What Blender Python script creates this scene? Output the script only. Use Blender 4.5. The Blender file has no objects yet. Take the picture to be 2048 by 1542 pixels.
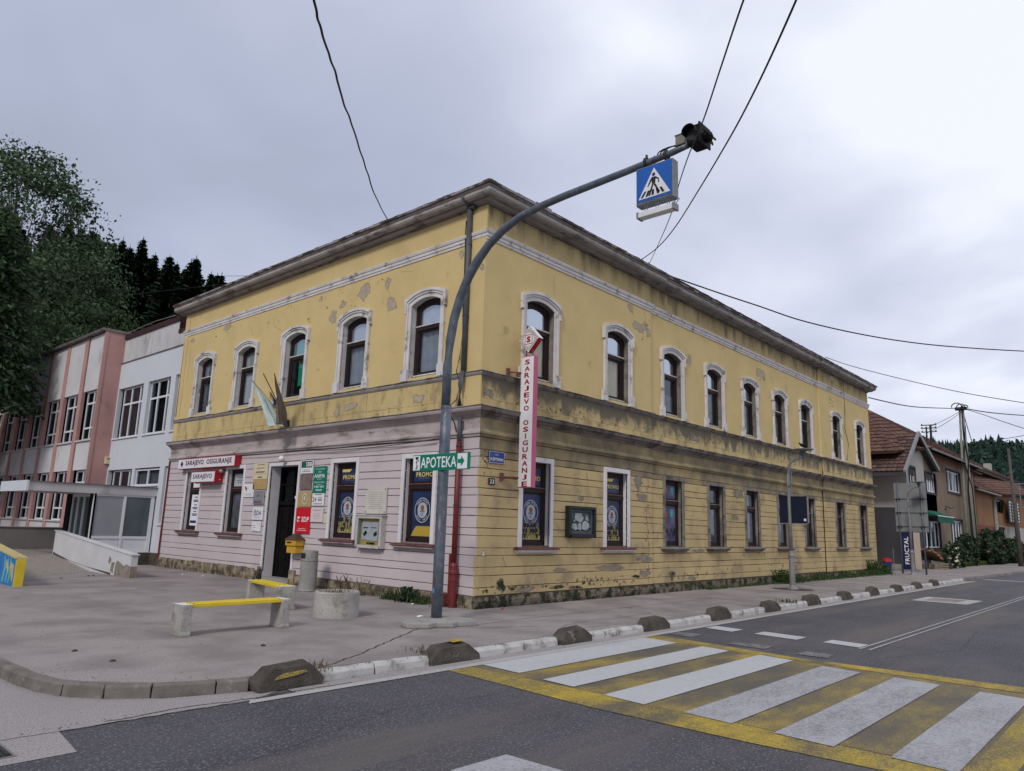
import bpy, bmesh, math, random
import numpy as np
from mathutils import Vector, Matrix
random.seed(7); np.random.seed(7)
S = bpy.context.scene
R_ = math.radians
# ---------------------------------------------------------------- camera
cam_d = bpy.data.cameras.new('camera'); cam = bpy.data.objects.new('camera', cam_d)
S.collection.objects.link(cam); S.camera = cam
rows = [(0.66526362,-0.16194246,-0.72883397),(-0.74599578,-0.10463786,-0.65767866),(0.03024247,0.98123675,-0.19042015)]
mw = Matrix(rows).to_4x4(); mw.translation = (-10.55176,-10.36329,1.6)
cam.matrix_world = mw
cam_d.sensor_width = 36; cam_d.lens = 25.632; cam_d.clip_end = 5000; cam_d.clip_start = .05
# ---------------------------------------------------------------- sky (overcast)
SUN = Vector((-.78,-.26,.66)).normalized()
W = bpy.data.worlds.new('World'); S.world = W; W.use_nodes = True
n = W.node_tree.nodes; l = W.node_tree.links; n.clear()
def wn(t, **k):
    q = n.new(t)
    for a, b in k.items(): setattr(q, a, b)
    return q
out = wn('ShaderNodeOutputWorld'); bg = wn('ShaderNodeBackground'); bg.inputs[1].default_value = .1
sky = wn('ShaderNodeTexSky', sky_type='NISHITA', sun_disc=False)
sky.sun_elevation = math.asin(SUN.z); sky.sun_rotation = math.atan2(SUN.x, SUN.y)
tc = wn('ShaderNodeTexCoord'); sx = wn('ShaderNodeSeparateXYZ'); l.new(tc.outputs['Generated'], sx.inputs[0])
az_ = wn('ShaderNodeMath', operation='ABSOLUTE'); l.new(sx.outputs[2], az_.inputs[0])
ad = wn('ShaderNodeMath', operation='ADD'); l.new(az_.outputs[0], ad.inputs[0]); ad.inputs[1].default_value = .22
cx = wn('ShaderNodeMath', operation='DIVIDE'); l.new(sx.outputs[0], cx.inputs[0]); l.new(ad.outputs[0], cx.inputs[1])
cy = wn('ShaderNodeMath', operation='DIVIDE'); l.new(sx.outputs[1], cy.inputs[0]); l.new(ad.outputs[0], cy.inputs[1])
cv = wn('ShaderNodeCombineXYZ'); l.new(cx.outputs[0], cv.inputs[0]); l.new(cy.outputs[0], cv.inputs[1])
ns1 = wn('ShaderNodeTexNoise'); ns1.inputs['Scale'].default_value = 1.35; ns1.inputs['Detail'].default_value = 5; ns1.inputs['Roughness'].default_value = .42
ns1.inputs['Distortion'].default_value = .25
l.new(cv.outputs[0], ns1.inputs['Vector'])
ns2 = wn('ShaderNodeTexNoise'); ns2.inputs['Scale'].default_value = .5; ns2.inputs['Detail'].default_value = 3
l.new(cv.outputs[0], ns2.inputs['Vector'])
dt = wn('ShaderNodeVectorMath', operation='DOT_PRODUCT'); l.new(tc.outputs['Generated'], dt.inputs[0]); dt.inputs[1].default_value = (.7,-.6,.4)
def madd(x, k, y):
    q = wn('ShaderNodeMath', operation='MULTIPLY_ADD'); l.new(x, q.inputs[0]); q.inputs[1].default_value = k
    if hasattr(y, 'is_output'): l.new(y, q.inputs[2])
    else: q.inputs[2].default_value = y
    return q.outputs[0]
zc = wn('ShaderNodeMath', operation='MINIMUM'); l.new(sx.outputs[2], zc.inputs[0]); zc.inputs[1].default_value = .35
v = madd(zc.outputs[0], .9, -.30-.655-.16)
v = madd(dt.outputs['Value'], .66, v); v = madd(ns1.outputs[0], 1.35, v); v = madd(ns2.outputs[0], .38, v)
mr = wn('ShaderNodeMapRange'); l.new(v, mr.inputs[0]); mr.inputs[1].default_value = -.35; mr.inputs[2].default_value = .50
cr_ = wn('ShaderNodeValToRGB'); l.new(mr.outputs[0], cr_.inputs[0])
e = cr_.color_ramp.elements
e[0].position = 0; e[0].color = (.31,.335,.42,1); e[1].position = 1; e[1].color = (.78,.81,.90,1)
for ps_, c_ in ((.3,(.37,.41,.53)),(.6,(.47,.50,.63)),(.85,(.63,.66,.77))):
    k = cr_.color_ramp.elements.new(ps_); k.color = (*c_,1)
sc_ = wn('ShaderNodeVectorMath', operation='SCALE'); l.new(cr_.outputs[0], sc_.inputs[0]); sc_.inputs['Scale'].default_value = 10.0
mx = wn('ShaderNodeMix', data_type='RGBA'); mx.inputs[0].default_value = .95
l.new(sky.outputs[0], mx.inputs[6]); l.new(sc_.outputs[0], mx.inputs[7])
l.new(mx.outputs[2], bg.inputs[0]); l.new(bg.outputs[0], out.inputs[0])
# ---------------------------------------------------------------- sun behind thin cloud
sd = bpy.data.lights.new('sun', 'SUN'); sd.energy = 1.5; sd.angle = R_(12); sd.color = (1.0,.955,.89)
so = bpy.data.objects.new('sun', sd); S.collection.objects.link(so)
so.rotation_euler = (-SUN).to_track_quat('-Z', 'Y').to_euler(); so.location = (-20,-10,30)
S.view_settings.view_transform = 'Standard'; S.view_settings.look = 'None'
S.view_settings.exposure = .27; S.view_settings.gamma = 1; S.view_settings.use_curve_mapping = False
# ================================================================ helpers
ID = lambda a, b, c: (a, b, c)
class Fr:                       # a wall-like plane: s runs to the viewer's right, z up, d outward
    def __init__(s, o, r, nrm): s.o = Vector(o); s.r = Vector(r).normalized(); s.n = Vector(nrm).normalized(); s.u = Vector((0,0,1))
    def __call__(s, a, z, d): return tuple(s.o + s.r*a + s.u*z + s.n*d)
def sub(fr, s0, z0, d0): return lambda a, z, d: fr(s0+a, z0+z, d0+d)
MATS = {}
class MB:
    def __init__(s): s.v = []; s.f = []; s.m = []; s.mi = 0
    def add(s, vs, fs):
        k = len(s.v); s.v += [tuple(q) for q in vs]; s.f += [tuple(i+k for i in f) for f in fs]; s.m += [s.mi]*len(fs); return s
    def box(s, P, a0, a1, b0, b1, c0, c1):
        vs = [P(a,b,c) for a in (a0,a1) for b in (b0,b1) for c in (c0,c1)]
        return s.add(vs, [(0,1,3,2),(4,6,7,5),(0,4,5,1),(2,3,7,6),(0,2,6,4),(1,5,7,3)])
    def quad(s, P, a0, a1, b0, b1, c): return s.add([P(a0,b0,c),P(a1,b0,c),P(a1,b1,c),P(a0,b1,c)], [(0,1,2,3)])
    def poly(s, pts): return s.add(pts, [tuple(range(len(pts)))])
    def prism(s, P, poly, d0, d1):
        k = len(poly); vs = [P(a,z,d0) for a, z in poly]+[P(a,z,d1) for a, z in poly]
        return s.add(vs, [tuple(range(k)), tuple(range(2*k-1,k-1,-1))]+[(i,(i+1)%k,k+(i+1)%k,k+i) for i in range(k)])
    def ring(s, P, A, B, d0, d1):   # open band between polylines A and B (same length), thickness d0..d1
        k = len(A); vs = [P(*a,d0) for a in A]+[P(*b,d0) for b in B]+[P(*a,d1) for a in A]+[P(*b,d1) for b in B]; fs = []
        for i in range(k-1):
            fs += [(i,i+1,k+i+1,k+i),(2*k+i,3*k+i,3*k+i+1,2*k+i+1),(i,2*k+i,2*k+i+1,i+1),(k+i,k+i+1,3*k+i+1,3*k+i)]
        fs += [(0,k,3*k,2*k),(k-1,3*k-1,4*k-1,2*k-1)]
        return s.add(vs, fs)
    def tube(s, pts, r, nn=8):
        pts = [Vector(p) for p in pts]; vs = []; fs = []
        for i, p in enumerate(pts):
            t = (pts[min(i+1,len(pts)-1)]-pts[max(i-1,0)]).normalized()
            a = t.cross(Vector((0,0,1))); a = t.cross(Vector((1,0,0))) if a.length < .05 else a
            a.normalize(); b = t.cross(a); rr = r[i] if hasattr(r,'__len__') else r
            vs += [p+a*math.cos(j*2*math.pi/nn)*rr+b*math.sin(j*2*math.pi/nn)*rr for j in range(nn)]
        for i in range(len(pts)-1):
            fs += [(i*nn+j,i*nn+(j+1)%nn,(i+1)*nn+(j+1)%nn,(i+1)*nn+j) for j in range(nn)]
        fs += [tuple(range(nn)), tuple(range(len(vs)-nn,len(vs)))]
        return s.add(vs, fs)
    def lathe(s, c, prof, nn=24, P=None):
        vs = []; fs = []
        for r, z in prof: vs += [(c[0]+r*math.cos(2*math.pi*j/nn), c[1]+r*math.sin(2*math.pi*j/nn), c[2]+z) for j in range(nn)]
        for i in range(len(prof)-1): fs += [(i*nn+j,i*nn+(j+1)%nn,(i+1)*nn+(j+1)%nn,(i+1)*nn+j) for j in range(nn)]
        fs += [tuple(range(nn)), tuple(range(len(vs)-nn,len(vs)))]
        return s.add(vs, fs)
    def disc(s, P, a, z, r, d, nn=24, r2=None):
        r2 = r2 or r
        return s.poly([P(a+r*math.cos(2*math.pi*j/nn), z+r2*math.sin(2*math.pi*j/nn), d) for j in range(nn)])
    def build(s, name, mat, parent=None, bevel=0, smooth=False, recalc=True, seg=1):
        me = bpy.data.meshes.new(name); me.from_pydata(s.v, [], s.f)
        mats = mat if isinstance(mat, (list,tuple)) else [mat]
        for q in mats: me.materials.append(MATS[q] if isinstance(q, str) else q)
        if len(mats) > 1: me.polygons.foreach_set('material_index', s.m)
        if recalc or bevel:
            bm = bmesh.new(); bm.from_mesh(me)
            if recalc: bmesh.ops.recalc_face_normals(bm, faces=bm.faces)
            if bevel:
                es = [q for q in bm.edges if len(q.link_faces) == 2 and q.calc_face_angle(0) > .6]
                bmesh.ops.bevel(bm, geom=es, offset=bevel, segments=seg, affect='EDGES', profile=.6)
            bm.to_mesh(me); bm.free()
        if smooth: me.polygons.foreach_set('use_smooth', [True]*len(me.polygons))
        me.update()
        return link(name, me, parent)
def link(name, me, parent=None):
    o = bpy.data.objects.new(name, me); S.collection.objects.link(o)
    if parent is not None: o.parent = parent
    return o
def tag(o, label=None, cat=None, group=None, kind=None):
    if label: o['label'] = label
    if cat: o['category'] = cat
    if group: o['group'] = group
    if kind: o['kind'] = kind
    return o
def thing(name, label, cat, group=None):
    return tag(link(name, None), label, cat, group)
def dup(o, parent=None):
    c = o.copy(); S.collection.objects.link(c)
    c.parent = parent
    for ch in [q for q in o.children]: dup(ch, c)
    return c
def sweep(prof, path, close=False):     # prof [(d,z)] closed polygon, path [(x,y)], outward = (dy,-dx)
    m = MB(); N = len(path); ms = []
    for i in range(N):
        ns = []
        for a, b in ((i-1,i),(i,i+1)):
            if a < 0 or b >= N: continue
            v = Vector((path[b][0]-path[a][0], path[b][1]-path[a][1])).normalized(); ns.append(Vector((v.y,-v.x)))
        ms.append(ns[0] if len(ns) == 1 else (ns[0]+ns[1])/(1+ns[0].dot(ns[1])))
    k = len(prof); vs = [(p[0]+mm.x*d, p[1]+mm.y*d, z) for p, mm in zip(path, ms) for d, z in prof]; fs = []
    for i in range(N-1): fs += [(i*k+j,i*k+(j+1)%k,(i+1)*k+(j+1)%k,(i+1)*k+j) for j in range(k)]
    fs += [tuple(range(k)), tuple(range((N-1)*k,N*k))]
    return m.add(vs, fs)
_tc = {}
def tmesh(txt, bold=0.0):
    if (txt,bold) not in _tc:
        cu = bpy.data.curves.new('t','FONT'); cu.body = txt; cu.resolution_u = 2; cu.offset = bold; cu.space_character = 1.0+bold*3
        ob = bpy.data.objects.new('t', cu); me = ob.to_mesh()
        v = np.array([tuple(q.co) for q in me.vertices]) if len(me.vertices) else np.zeros((1,3))
        f = [tuple(p.vertices) for p in me.polygons]
        ob.to_mesh_clear(); bpy.data.objects.remove(ob); bpy.data.curves.remove(cu)
        _tc[(txt,bold)] = (v-np.array([(v[:,0].min()+v[:,0].max())/2,(v[:,1].min()+v[:,1].max())/2,0]), v[:,0].max()-v[:,0].min(), v[:,1].max()-v[:,1].min(), f)
    return _tc[(txt,bold)]
def text_into(m, txt, P, s, z, w, h, d, bold=0.0, rot=0.0):
    v, tw, th, f = tmesh(txt, bold)
    kx = w/tw if w else h/th; ky = h/th if h else w/tw; c, q = math.cos(rot), math.sin(rot)
    m.add([P(s+a[0]*kx*c-a[1]*ky*q, z+a[0]*kx*q+a[1]*ky*c, d) for a in v], f)
def lettering(txt, parent, P, s, z, w, h, d, mat, bold=0.0, name='lettering', rot=0.0):
    m = MB(); text_into(m, txt, P, s, z, w, h, d, bold, rot)
    return m.build(name, mat, parent, recalc=False)
# ---------------------------------------------------------------- materials
def M(name, c1, c2=None, sc=2.0, rough=.85, spec=.25, metal=0, bump=0, bsc=60, det=5,
      dirt=None, dsc=1.0, dth=.6, dw=.1, dst=(1,1,1), patch=None, psc=1.5, pth=.66, speck=None, ssc=200, sth=.62, island=None, coat=0, bdist=.01, zr=None):
    m = bpy.data.materials.new(name); m.use_nodes = True; t = m.node_tree; N = t.nodes; L = t.links
    b = N['Principled BSDF']; b.inputs['Roughness'].default_value = rough; b.inputs['Metallic'].default_value = metal
    b.inputs['Specular IOR Level'].default_value = spec; b.inputs['Coat Weight'].default_value = coat
    g = N.new('ShaderNodeNewGeometry'); P = g.outputs['Position']
    def noise(scale, detail=4, st=None, rgh=.55, dist=0):
        q = N.new('ShaderNodeTexNoise'); q.inputs['Scale'].default_value = scale; q.inputs['Detail'].default_value = detail; q.inputs['Roughness'].default_value = rgh
        q.inputs['Distortion'].default_value = dist
        if st:
            mp = N.new('ShaderNodeMapping'); mp.inputs['Scale'].default_value = st; L.new(P, mp.inputs[0]); L.new(mp.outputs[0], q.inputs['Vector'])
        else: L.new(P, q.inputs['Vector'])
        return q.outputs[0]
    def step(x, a, w):
        q = N.new('ShaderNodeMapRange'); q.interpolation_type = 'SMOOTHSTEP'; L.new(x, q.inputs[0]); q.inputs[1].default_value = a-w; q.inputs[2].default_value = a+w; return q.outputs[0]
    def mix(f, a, bb):
        q = N.new('ShaderNodeMix'); q.data_type = 'RGBA'
        if hasattr(f,'is_output') or not isinstance(f,(int,float)): L.new(f, q.inputs[0])
        else: q.inputs[0].default_value = f
        for i, c in ((6,a),(7,bb)):
            if isinstance(c, tuple): q.inputs[i].default_value = (*c,1) if len(c) == 3 else c
            else: L.new(c, q.inputs[i])
        return q.outputs[2]
    col = c1
    if c2: col = mix(step(noise(sc, det), .5, .22), c1, c2)
    if island:
        col = mix(step(g.outputs['Random Per Island'], .5, .5), col, island)
    if speck:
        col = mix(step(noise(ssc, 2), sth, .05), col, speck)
    if patch:
        pm = step(noise(psc, 8, None, .62, .3), pth, .012); col = mix(pm, col, patch)
    if dirt:
        dn = noise(dsc, 6, dst, .65)
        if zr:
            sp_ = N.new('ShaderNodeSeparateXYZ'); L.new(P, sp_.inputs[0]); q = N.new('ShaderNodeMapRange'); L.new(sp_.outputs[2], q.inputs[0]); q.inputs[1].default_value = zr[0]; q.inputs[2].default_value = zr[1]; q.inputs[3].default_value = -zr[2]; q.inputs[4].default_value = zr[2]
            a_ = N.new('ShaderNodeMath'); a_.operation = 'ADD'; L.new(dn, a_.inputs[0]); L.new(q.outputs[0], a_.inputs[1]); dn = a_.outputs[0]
        col = mix(step(dn, dth, dw), col, dirt)
    if isinstance(col, tuple): b.inputs['Base Color'].default_value = (*col,1)
    else: L.new(col, b.inputs['Base Color'])
    if bump:
        bp = N.new('ShaderNodeBump'); bp.inputs['Strength'].default_value = bump; bp.inputs['Distance'].default_value = bdist
        L.new(noise(bsc, 4), bp.inputs['Height']); L.new(bp.outputs[0], b.inputs['Normal'])
    MATS[name] = m
    return m
YC, YC2 = (.605,.462,.222), (.55,.42,.20)
PLG = (.36,.31,.25)
M_LATE = []
M('yellow_plaster', YC, YC2, 1.2, .9, .15, bump=.25, bsc=35, patch=(.38,.31,.20), psc=1.1, pth=.735, dirt=(.36,.265,.125), dsc=2.2, dth=.68, dw=.08)
M('yellow_weathered', (.56,.435,.21), (.48,.37,.18), 1.0, .9, .15, bump=.35, bsc=30, dirt=(.25,.19,.105), dsc=2.6, dth=.60, dw=.16, dst=(1,1,.5))
M('attic_weathered_shaded', (.50,.38,.19), (.41,.315,.155), 1.0, .9, .15, bump=.35, bsc=30, dirt=(.17,.135,.085), dsc=2.4, dth=.53, dw=.17, dst=(1,1,.22), zr=(7.9,8.5,.14))  # dirt streaks thickened toward the eaves, partly standing in for shade there
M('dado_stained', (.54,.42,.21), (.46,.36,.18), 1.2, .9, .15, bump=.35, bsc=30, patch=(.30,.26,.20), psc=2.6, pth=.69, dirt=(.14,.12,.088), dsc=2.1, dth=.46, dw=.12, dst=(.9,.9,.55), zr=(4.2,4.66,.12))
M('yellow_stained', (.43,.33,.165), (.32,.255,.145), 1.1, .9, .15, bump=.35, bsc=30, dirt=(.155,.13,.095), dsc=1.5, dth=.49, dw=.20, dst=(.8,.8,.7))
M('yellow_course', (.535,.41,.21), (.46,.35,.182), .7, .9, .15, bump=.35, bsc=30, patch=(.30,.26,.20), psc=1.1, pth=.74, dirt=(.27,.215,.14), dsc=1.1, dth=.60, dw=.14)
M('pink_plaster', (.53,.462,.468), (.49,.425,.432), 1.0, .9, .15, bump=.25, bsc=30, dirt=(.36,.30,.28), dsc=1.4, dth=.70, dw=.12)
M('pink_trim', (.47,.40,.40), (.36,.31,.30), 1.5, .9, .15, bump=.2, bsc=30, dirt=(.16,.14,.13), dsc=1.8, dth=.60, dw=.1, dst=(.6,.6,2))
M('groove', (.10,.075,.05), (.16,.12,.08), 4, .95, .1)
M('groove_pink', (.17,.13,.13), (.26,.21,.21), 4, .95, .1)
M('white_trim', (.64,.615,.60), (.53,.505,.49), 2.5, .85, .2, bump=.2, bsc=25, dirt=(.27,.24,.21), dsc=3, dth=.60, dw=.06)
M('white_surround', (.66,.64,.65), (.58,.56,.57), 2.0, .8, .2, bump=.15, bsc=25, dirt=(.30,.27,.25), dsc=4, dth=.70, dw=.05)
M('grey_surround', (.25,.22,.195), (.17,.148,.13), 2.0, .9, .2, bump=.3, bsc=25, dirt=(.085,.075,.065), dsc=2.2, dth=.56, dw=.1)
M('soffit', (.40,.37,.35), (.30,.28,.265), 1.5, .85, .15, dirt=(.14,.12,.11), dsc=1.7, dth=.60, dw=.1, dst=(1,1,3))
M('zinc_old', (.20,.18,.17), (.12,.10,.10), 3, .6, .5, metal=.3, dirt=(.10,.035,.02), dsc=2, dth=.60, dw=.08)
M('zinc_lid', (.50,.48,.47), (.26,.23,.21), 1.2, .6, .4, metal=.2, dirt=(.09,.07,.06), dsc=2.2, dth=.50, dw=.06)
M('roof_rust', (.12,.045,.035), (.06,.035,.03), 4, .7, .3, bump=.3, bsc=15)
M('stone_light', (.34,.27,.185), (.21,.17,.12), 3.5, .95, .1, bump=.9, bsc=14, bdist=.03, dirt=(.07,.06,.045), dsc=4, dth=.52, dw=.10)
M('stone_dark', (.19,.16,.12), (.11,.095,.07), 4, .95, .1, bump=.9, bsc=14, bdist=.03, dirt=(.03,.033,.02), dsc=4, dth=.50, dw=.08)
M('window_wood', (.028,.012,.012), (.018,.009,.009), 6, .6, .25)
M('sash_dark', (.014,.009,.009), (.022,.014,.014), 6, .6, .25)
M('drip_white', (.62,.60,.58), (.42,.39,.37), 8, .6, .3)
M('sill_red', (.19,.075,.07), (.125,.055,.05), 4, .7, .3, dirt=(.05,.03,.03), dsc=5, dth=.62)
M('sill_grey', (.25,.235,.22), (.16,.145,.135), 4, .8, .3)
M('pvc_white', (.70,.71,.73), (.64,.65,.67), 3, .45, .4)
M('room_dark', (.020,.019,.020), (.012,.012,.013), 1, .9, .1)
M('curtain_grey', (.42,.44,.47), (.34,.355,.38), 5, .9, .1)
M('curtain_pale', (.78,.79,.82), (.68,.69,.72), 5, .9, .1)
M('curtain_sand', (.90,.70,.38), (.82,.62,.34), 3, .9, .1)
M('curtain_green', (.02,.50,.33), (.015,.30,.20), 9, .85, .1)
M('curtain_dim', (.24,.24,.26), (.13,.13,.14), 4, .9, .1)
M('door_dark', (.006,.0055,.0055), (.010,.009,.0085), 3, .8, .05)
M('annex_white', (.56,.58,.62), (.53,.55,.59), .6, .85, .15)
M('annex_dirty', (.54,.53,.535), (.44,.43,.435), .7, .9, .15, bump=.15, bsc=20, dirt=(.24,.225,.22), dsc=.9, dth=.64, dw=.12, dst=(1,1,.5))
M('annex_pink', (.47,.275,.25), (.40,.225,.205), 1.2, .9, .15, bump=.4, bsc=12, dirt=(.26,.155,.14), dsc=1.6, dth=.66, dw=.10)
M('fascia_brown', (.055,.02,.022), (.035,.015,.017), 2, .6, .3)
M('frost', (.30,.31,.33), (.24,.255,.27), .8, .35, .5)
M('frost_dark', (.10,.13,.14), (.07,.09,.10), .8, .2, .6)
M('concrete', (.34,.325,.30), (.25,.24,.22), 3, .95, .15, bump=.5, bsc=40, speck=(.18,.17,.16), ssc=60, sth=.6)
M('concrete_pale', (.42,.40,.37), (.30,.285,.26), 3, .95, .15, bump=.5, bsc=45, speck=(.20,.19,.17), ssc=70, sth=.6, dirt=(.17,.155,.13), dsc=2.5, dth=.6)
M('concrete_dark', (.098,.085,.072), (.058,.051,.044), 5, .95, .1, bump=.9, bsc=30, bdist=.02, dirt=(.22,.20,.175), dsc=7, dth=.66, dw=.05)
M('concrete_wall', (.22,.195,.185), (.17,.155,.148), .8, .95, .1, bump=.2, bsc=30)
M('ramp_white', (.56,.555,.56), (.50,.495,.50), 1.5, .9, .15, bump=.2, bsc=25, dirt=(.33,.32,.31), dsc=2, dth=.72)
M('bare_render', (.30,.26,.21), (.20,.175,.14), 7, .95, .1, bump=.7, bsc=35, bdist=.02)
M('render_pale', (.44,.375,.29), (.34,.285,.22), 7, .95, .1, bump=.7, bsc=35, bdist=.02)
M('flake_edge', (.20,.145,.07), None, rough=.95)
M('curtain_shade', (.15,.16,.18), (.11,.12,.135), 5, .9, .1)
M('wing_panel', (.60,.585,.59), (.52,.505,.51), .7, .9, .15, bump=.15, bsc=20, dirt=(.34,.32,.31), dsc=1.2, dth=.68, dw=.10, dst=(1,1,.4))
M('grit', (.22,.20,.18), (.12,.105,.09), 40, .95, .1)
M('sidewalk', (.305,.272,.262), (.25,.222,.214), .8, .92, .2, bump=.4, bsc=80, bdist=.008, speck=(.165,.148,.14), ssc=46, sth=.61, dirt=(.195,.172,.166), dsc=.8, dth=.55, dw=.14)
M('apron', (.33,.305,.30), (.285,.262,.262), .6, .95, .15, bump=.5, bsc=90, bdist=.006, speck=(.17,.155,.15), ssc=70, sth=.58)
M('aggregate', (.36,.325,.29), (.28,.25,.22), 25, .95, .1, bump=.9, bsc=70, bdist=.01, speck=(.12,.105,.09), ssc=45, sth=.56)
M('asphalt', (.074,.071,.082), (.050,.048,.057), .8, .80, .35, bump=1.0, bsc=60, bdist=.014, speck=(.17,.165,.17), ssc=48, sth=.60, dirt=(.118,.104,.100), dsc=.42, dth=.55, dw=.10, dst=(.22,1.5,1))
M('crack', (.05,.043,.038), (.09,.08,.07), 10, .95, .1)
M('kerb_white', (.48,.465,.45), (.38,.365,.35), 4, .9, .15, bump=.5, bsc=40, dirt=(.20,.18,.165), dsc=4, dth=.58, dw=.08)
M('kerb_grey', (.19,.17,.155), (.13,.115,.10), 4, .95, .1, bump=.6, bsc=40, dirt=(.28,.255,.24), dsc=7, dth=.64, dw=.08)
M('yellow_paint', (.66,.48,.03), (.55,.40,.03), 6, .6, .35)
M('bench_yellow', (.66,.50,.025), (.58,.42,.02), 3, .55, .35)
M('galv', (.135,.16,.19), (.085,.10,.125), 7, .5, .45, metal=.4, dirt=(.24,.26,.28), dsc=14, dth=.64, dw=.05, dst=(1,1,.25))
M('galv_pale', (.26,.26,.265), (.20,.20,.205), 5, .55, .5, metal=.4)
M('black_plastic', (.006,.006,.007), None, rough=.6, spec=.12)
M('box_grey', (.22,.21,.17), (.16,.155,.13), 9, .6, .4)
M('sign_blue', (.006,.10,.42), (.006,.085,.36), 2, .35, .5)
M('street_blue', (.012,.045,.22), None, rough=.35, spec=.5)
M('sign_white', (.72,.72,.74), (.66,.66,.68), 2, .4, .4)
M('sign_grey', (.22,.225,.235), (.18,.185,.195), 3, .5, .4)
M('paint_faded', (.10,.19,.36), None, rough=.7)
M('sign_green', (.0,.18,.115), (.0,.155,.10), 2, .4, .4)
M('sign_teal', (.0,.17,.115), None, rough=.45, spec=.4)
M('sign_red', (.42,.012,.022), (.36,.01,.02), 2, .4, .4)
M('sign_crimson', (.55,.008,.02), None, rough=.4, spec=.4)
M('sign_pink', (.50,.10,.20), (.44,.085,.17), 2, .5, .35)
M('letter_maroon', (.30,.01,.02), None, rough=.5)
M('letter_dark', (.10,.02,.06), None, rough=.5)
M('letter_navy', (.012,.02,.13), None, rough=.5)
M('letter_black', (.02,.02,.022), None, rough=.6)
M('letter_grey', (.16,.16,.17), None, rough=.6)
M('letter_gold', (.66,.50,.14), None, rough=.6)
M('badge_white', (.40,.41,.44), None, rough=.6)
M('letter_white', (.72,.72,.73), None, rough=.6)
M('ray_grey', (.30,.27,.27), None, rough=.6)
M('cream', (.62,.53,.36), (.56,.47,.31), 4, .7, .2)
M('ochre', (.42,.30,.13), (.37,.26,.11), 4, .7, .2)
M('plate_brown', (.20,.145,.13), (.15,.105,.095), 6, .6, .3)
M('plate_silver', (.36,.35,.38), (.30,.29,.32), 4, .4, .5, metal=.4)
M('plate_pink', (.60,.52,.52), None, rough=.6)
M('marble', (.55,.53,.46), (.48,.46,.40), 4, .5, .3)
M('poster_blue', (.010,.017,.050), (.012,.032,.11), 1.6, .45, .4)
M('poster_gold', (.42,.30,.04), None, rough=.5)
M('poster_floor', (.36,.27,.17), (.42,.38,.16), 9, .6)
M('poster_violet', (.05,.05,.12), (.16,.15,.24), 2, .5)
M('kit_yellow', (.30,.27,.03), (.16,.14,.02), 30, .6)
M('kit_black', (.02,.02,.022), None, rough=.6)
M('skin_print', (.36,.22,.15), None, rough=.6)
M('ball', (.26,.10,.035), None, rough=.6)
M('print_teal', (.05,.40,.36), None, rough=.6)
M('print_orange', (.40,.12,.04), None, rough=.6)
M('mail_yellow', (.58,.34,.03), (.50,.28,.03), 5, .5, .4)
M('mail_roof', (.10,.05,.035), (.06,.035,.03), 8, .7)
M('pipe_red', (.165,.018,.018), (.12,.014,.014), 6, .5, .4)
M('pipe_grey', (.085,.09,.095), (.06,.064,.07), 5, .5, .4)
M('cable', (.012,.012,.013), None, rough=.6)
M('relief_frame', (.018,.02,.02), None, rough=.5)
M('relief_stone', (.10,.125,.13), (.065,.085,.09), 6, .7, bump=.5, bsc=30)
M('relief_pale', (.38,.42,.43), (.28,.32,.33), 8, .7)
M('flag_pale', (.50,.58,.55), (.44,.52,.49), 3, .9, dirt=(.34,.44,.40), dsc=6, dth=.62)
M('flag_blue', (.015,.03,.14), None, rough=.9)
M('flag_gold', (.45,.33,.06), None, rough=.9)
M('flag_grey', (.20,.165,.13), (.145,.12,.095), 4, .9)
M('emblem_red', (.40,.12,.14), None, rough=.9)
M('wood_pole', (.13,.115,.10), (.085,.072,.06), 6, .9, bump=.4, bsc=30)
M('pole_brown', (.05,.035,.02), None, rough=.7)
M('concrete_pole', (.30,.29,.25), (.22,.21,.185), 4, .9, bump=.3, bsc=30)
M('leaf_a', (.060,.108,.036), (.080,.138,.046), 1.2, .65, .15, island=(.034,.064,.026))
M('leaf_b', (.075,.128,.044), (.10,.16,.055), .7, .65, .15, island=(.042,.074,.030))
M('leaf_light', (.085,.130,.060), (.06,.10,.048), 1.0, .6, .15, island=(.042,.076,.034))
M('needle', (.028,.054,.028), (.038,.070,.034), .8, .8, .1, island=(.014,.028,.017))
M('needle_mid', (.046,.086,.036), (.062,.108,.044), .8, .7, .15, island=(.022,.044,.024))
M('bush_dark', (.018,.042,.014), (.030,.060,.018), 2, .6, .3, island=(.012,.026,.010))
M('weed', (.04,.085,.022), (.055,.075,.028), 8, .7, .2, island=(.03,.055,.02))
M('dry_weed', (.13,.10,.06), (.09,.07,.045), 8, .8, .2)
M('petal', (.60,.56,.44), None, rough=.8)
M('petal_pink', (.50,.14,.16), None, rough=.8)
M('bark', (.055,.048,.040), (.085,.075,.065), 6, .95, .1, bump=.6, bsc=20)
M('forest_floor', (.02,.03,.014), (.035,.045,.02), .3, .95, .1)
M('grass', (.05,.085,.025), (.08,.11,.035), 3, .95, .1)
M('far_needle', (.016,.036,.032), (.024,.048,.038), .02, .9, .1, island=(.012,.027,.025))
M('far_leaf', (.032,.062,.045), (.042,.078,.052), .02, .9, .1, island=(.024,.046,.036))
M('house_white', (.40,.375,.35), (.36,.34,.315), .6, .9)
M('house_dark', (.055,.052,.058), (.047,.044,.05), .8, .8)
M('house_brown', (.22,.165,.115), (.18,.135,.09), .8, .95, bump=.3, bsc=20)
M('house_rust', (.19,.10,.062), (.155,.082,.05), .8, .95, bump=.3, bsc=20)
M('house_orange', (.27,.135,.065), (.22,.11,.055), .8, .95, bump=.3, bsc=20)
M('house_red', (.20,.035,.025), None, rough=.7)
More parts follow.
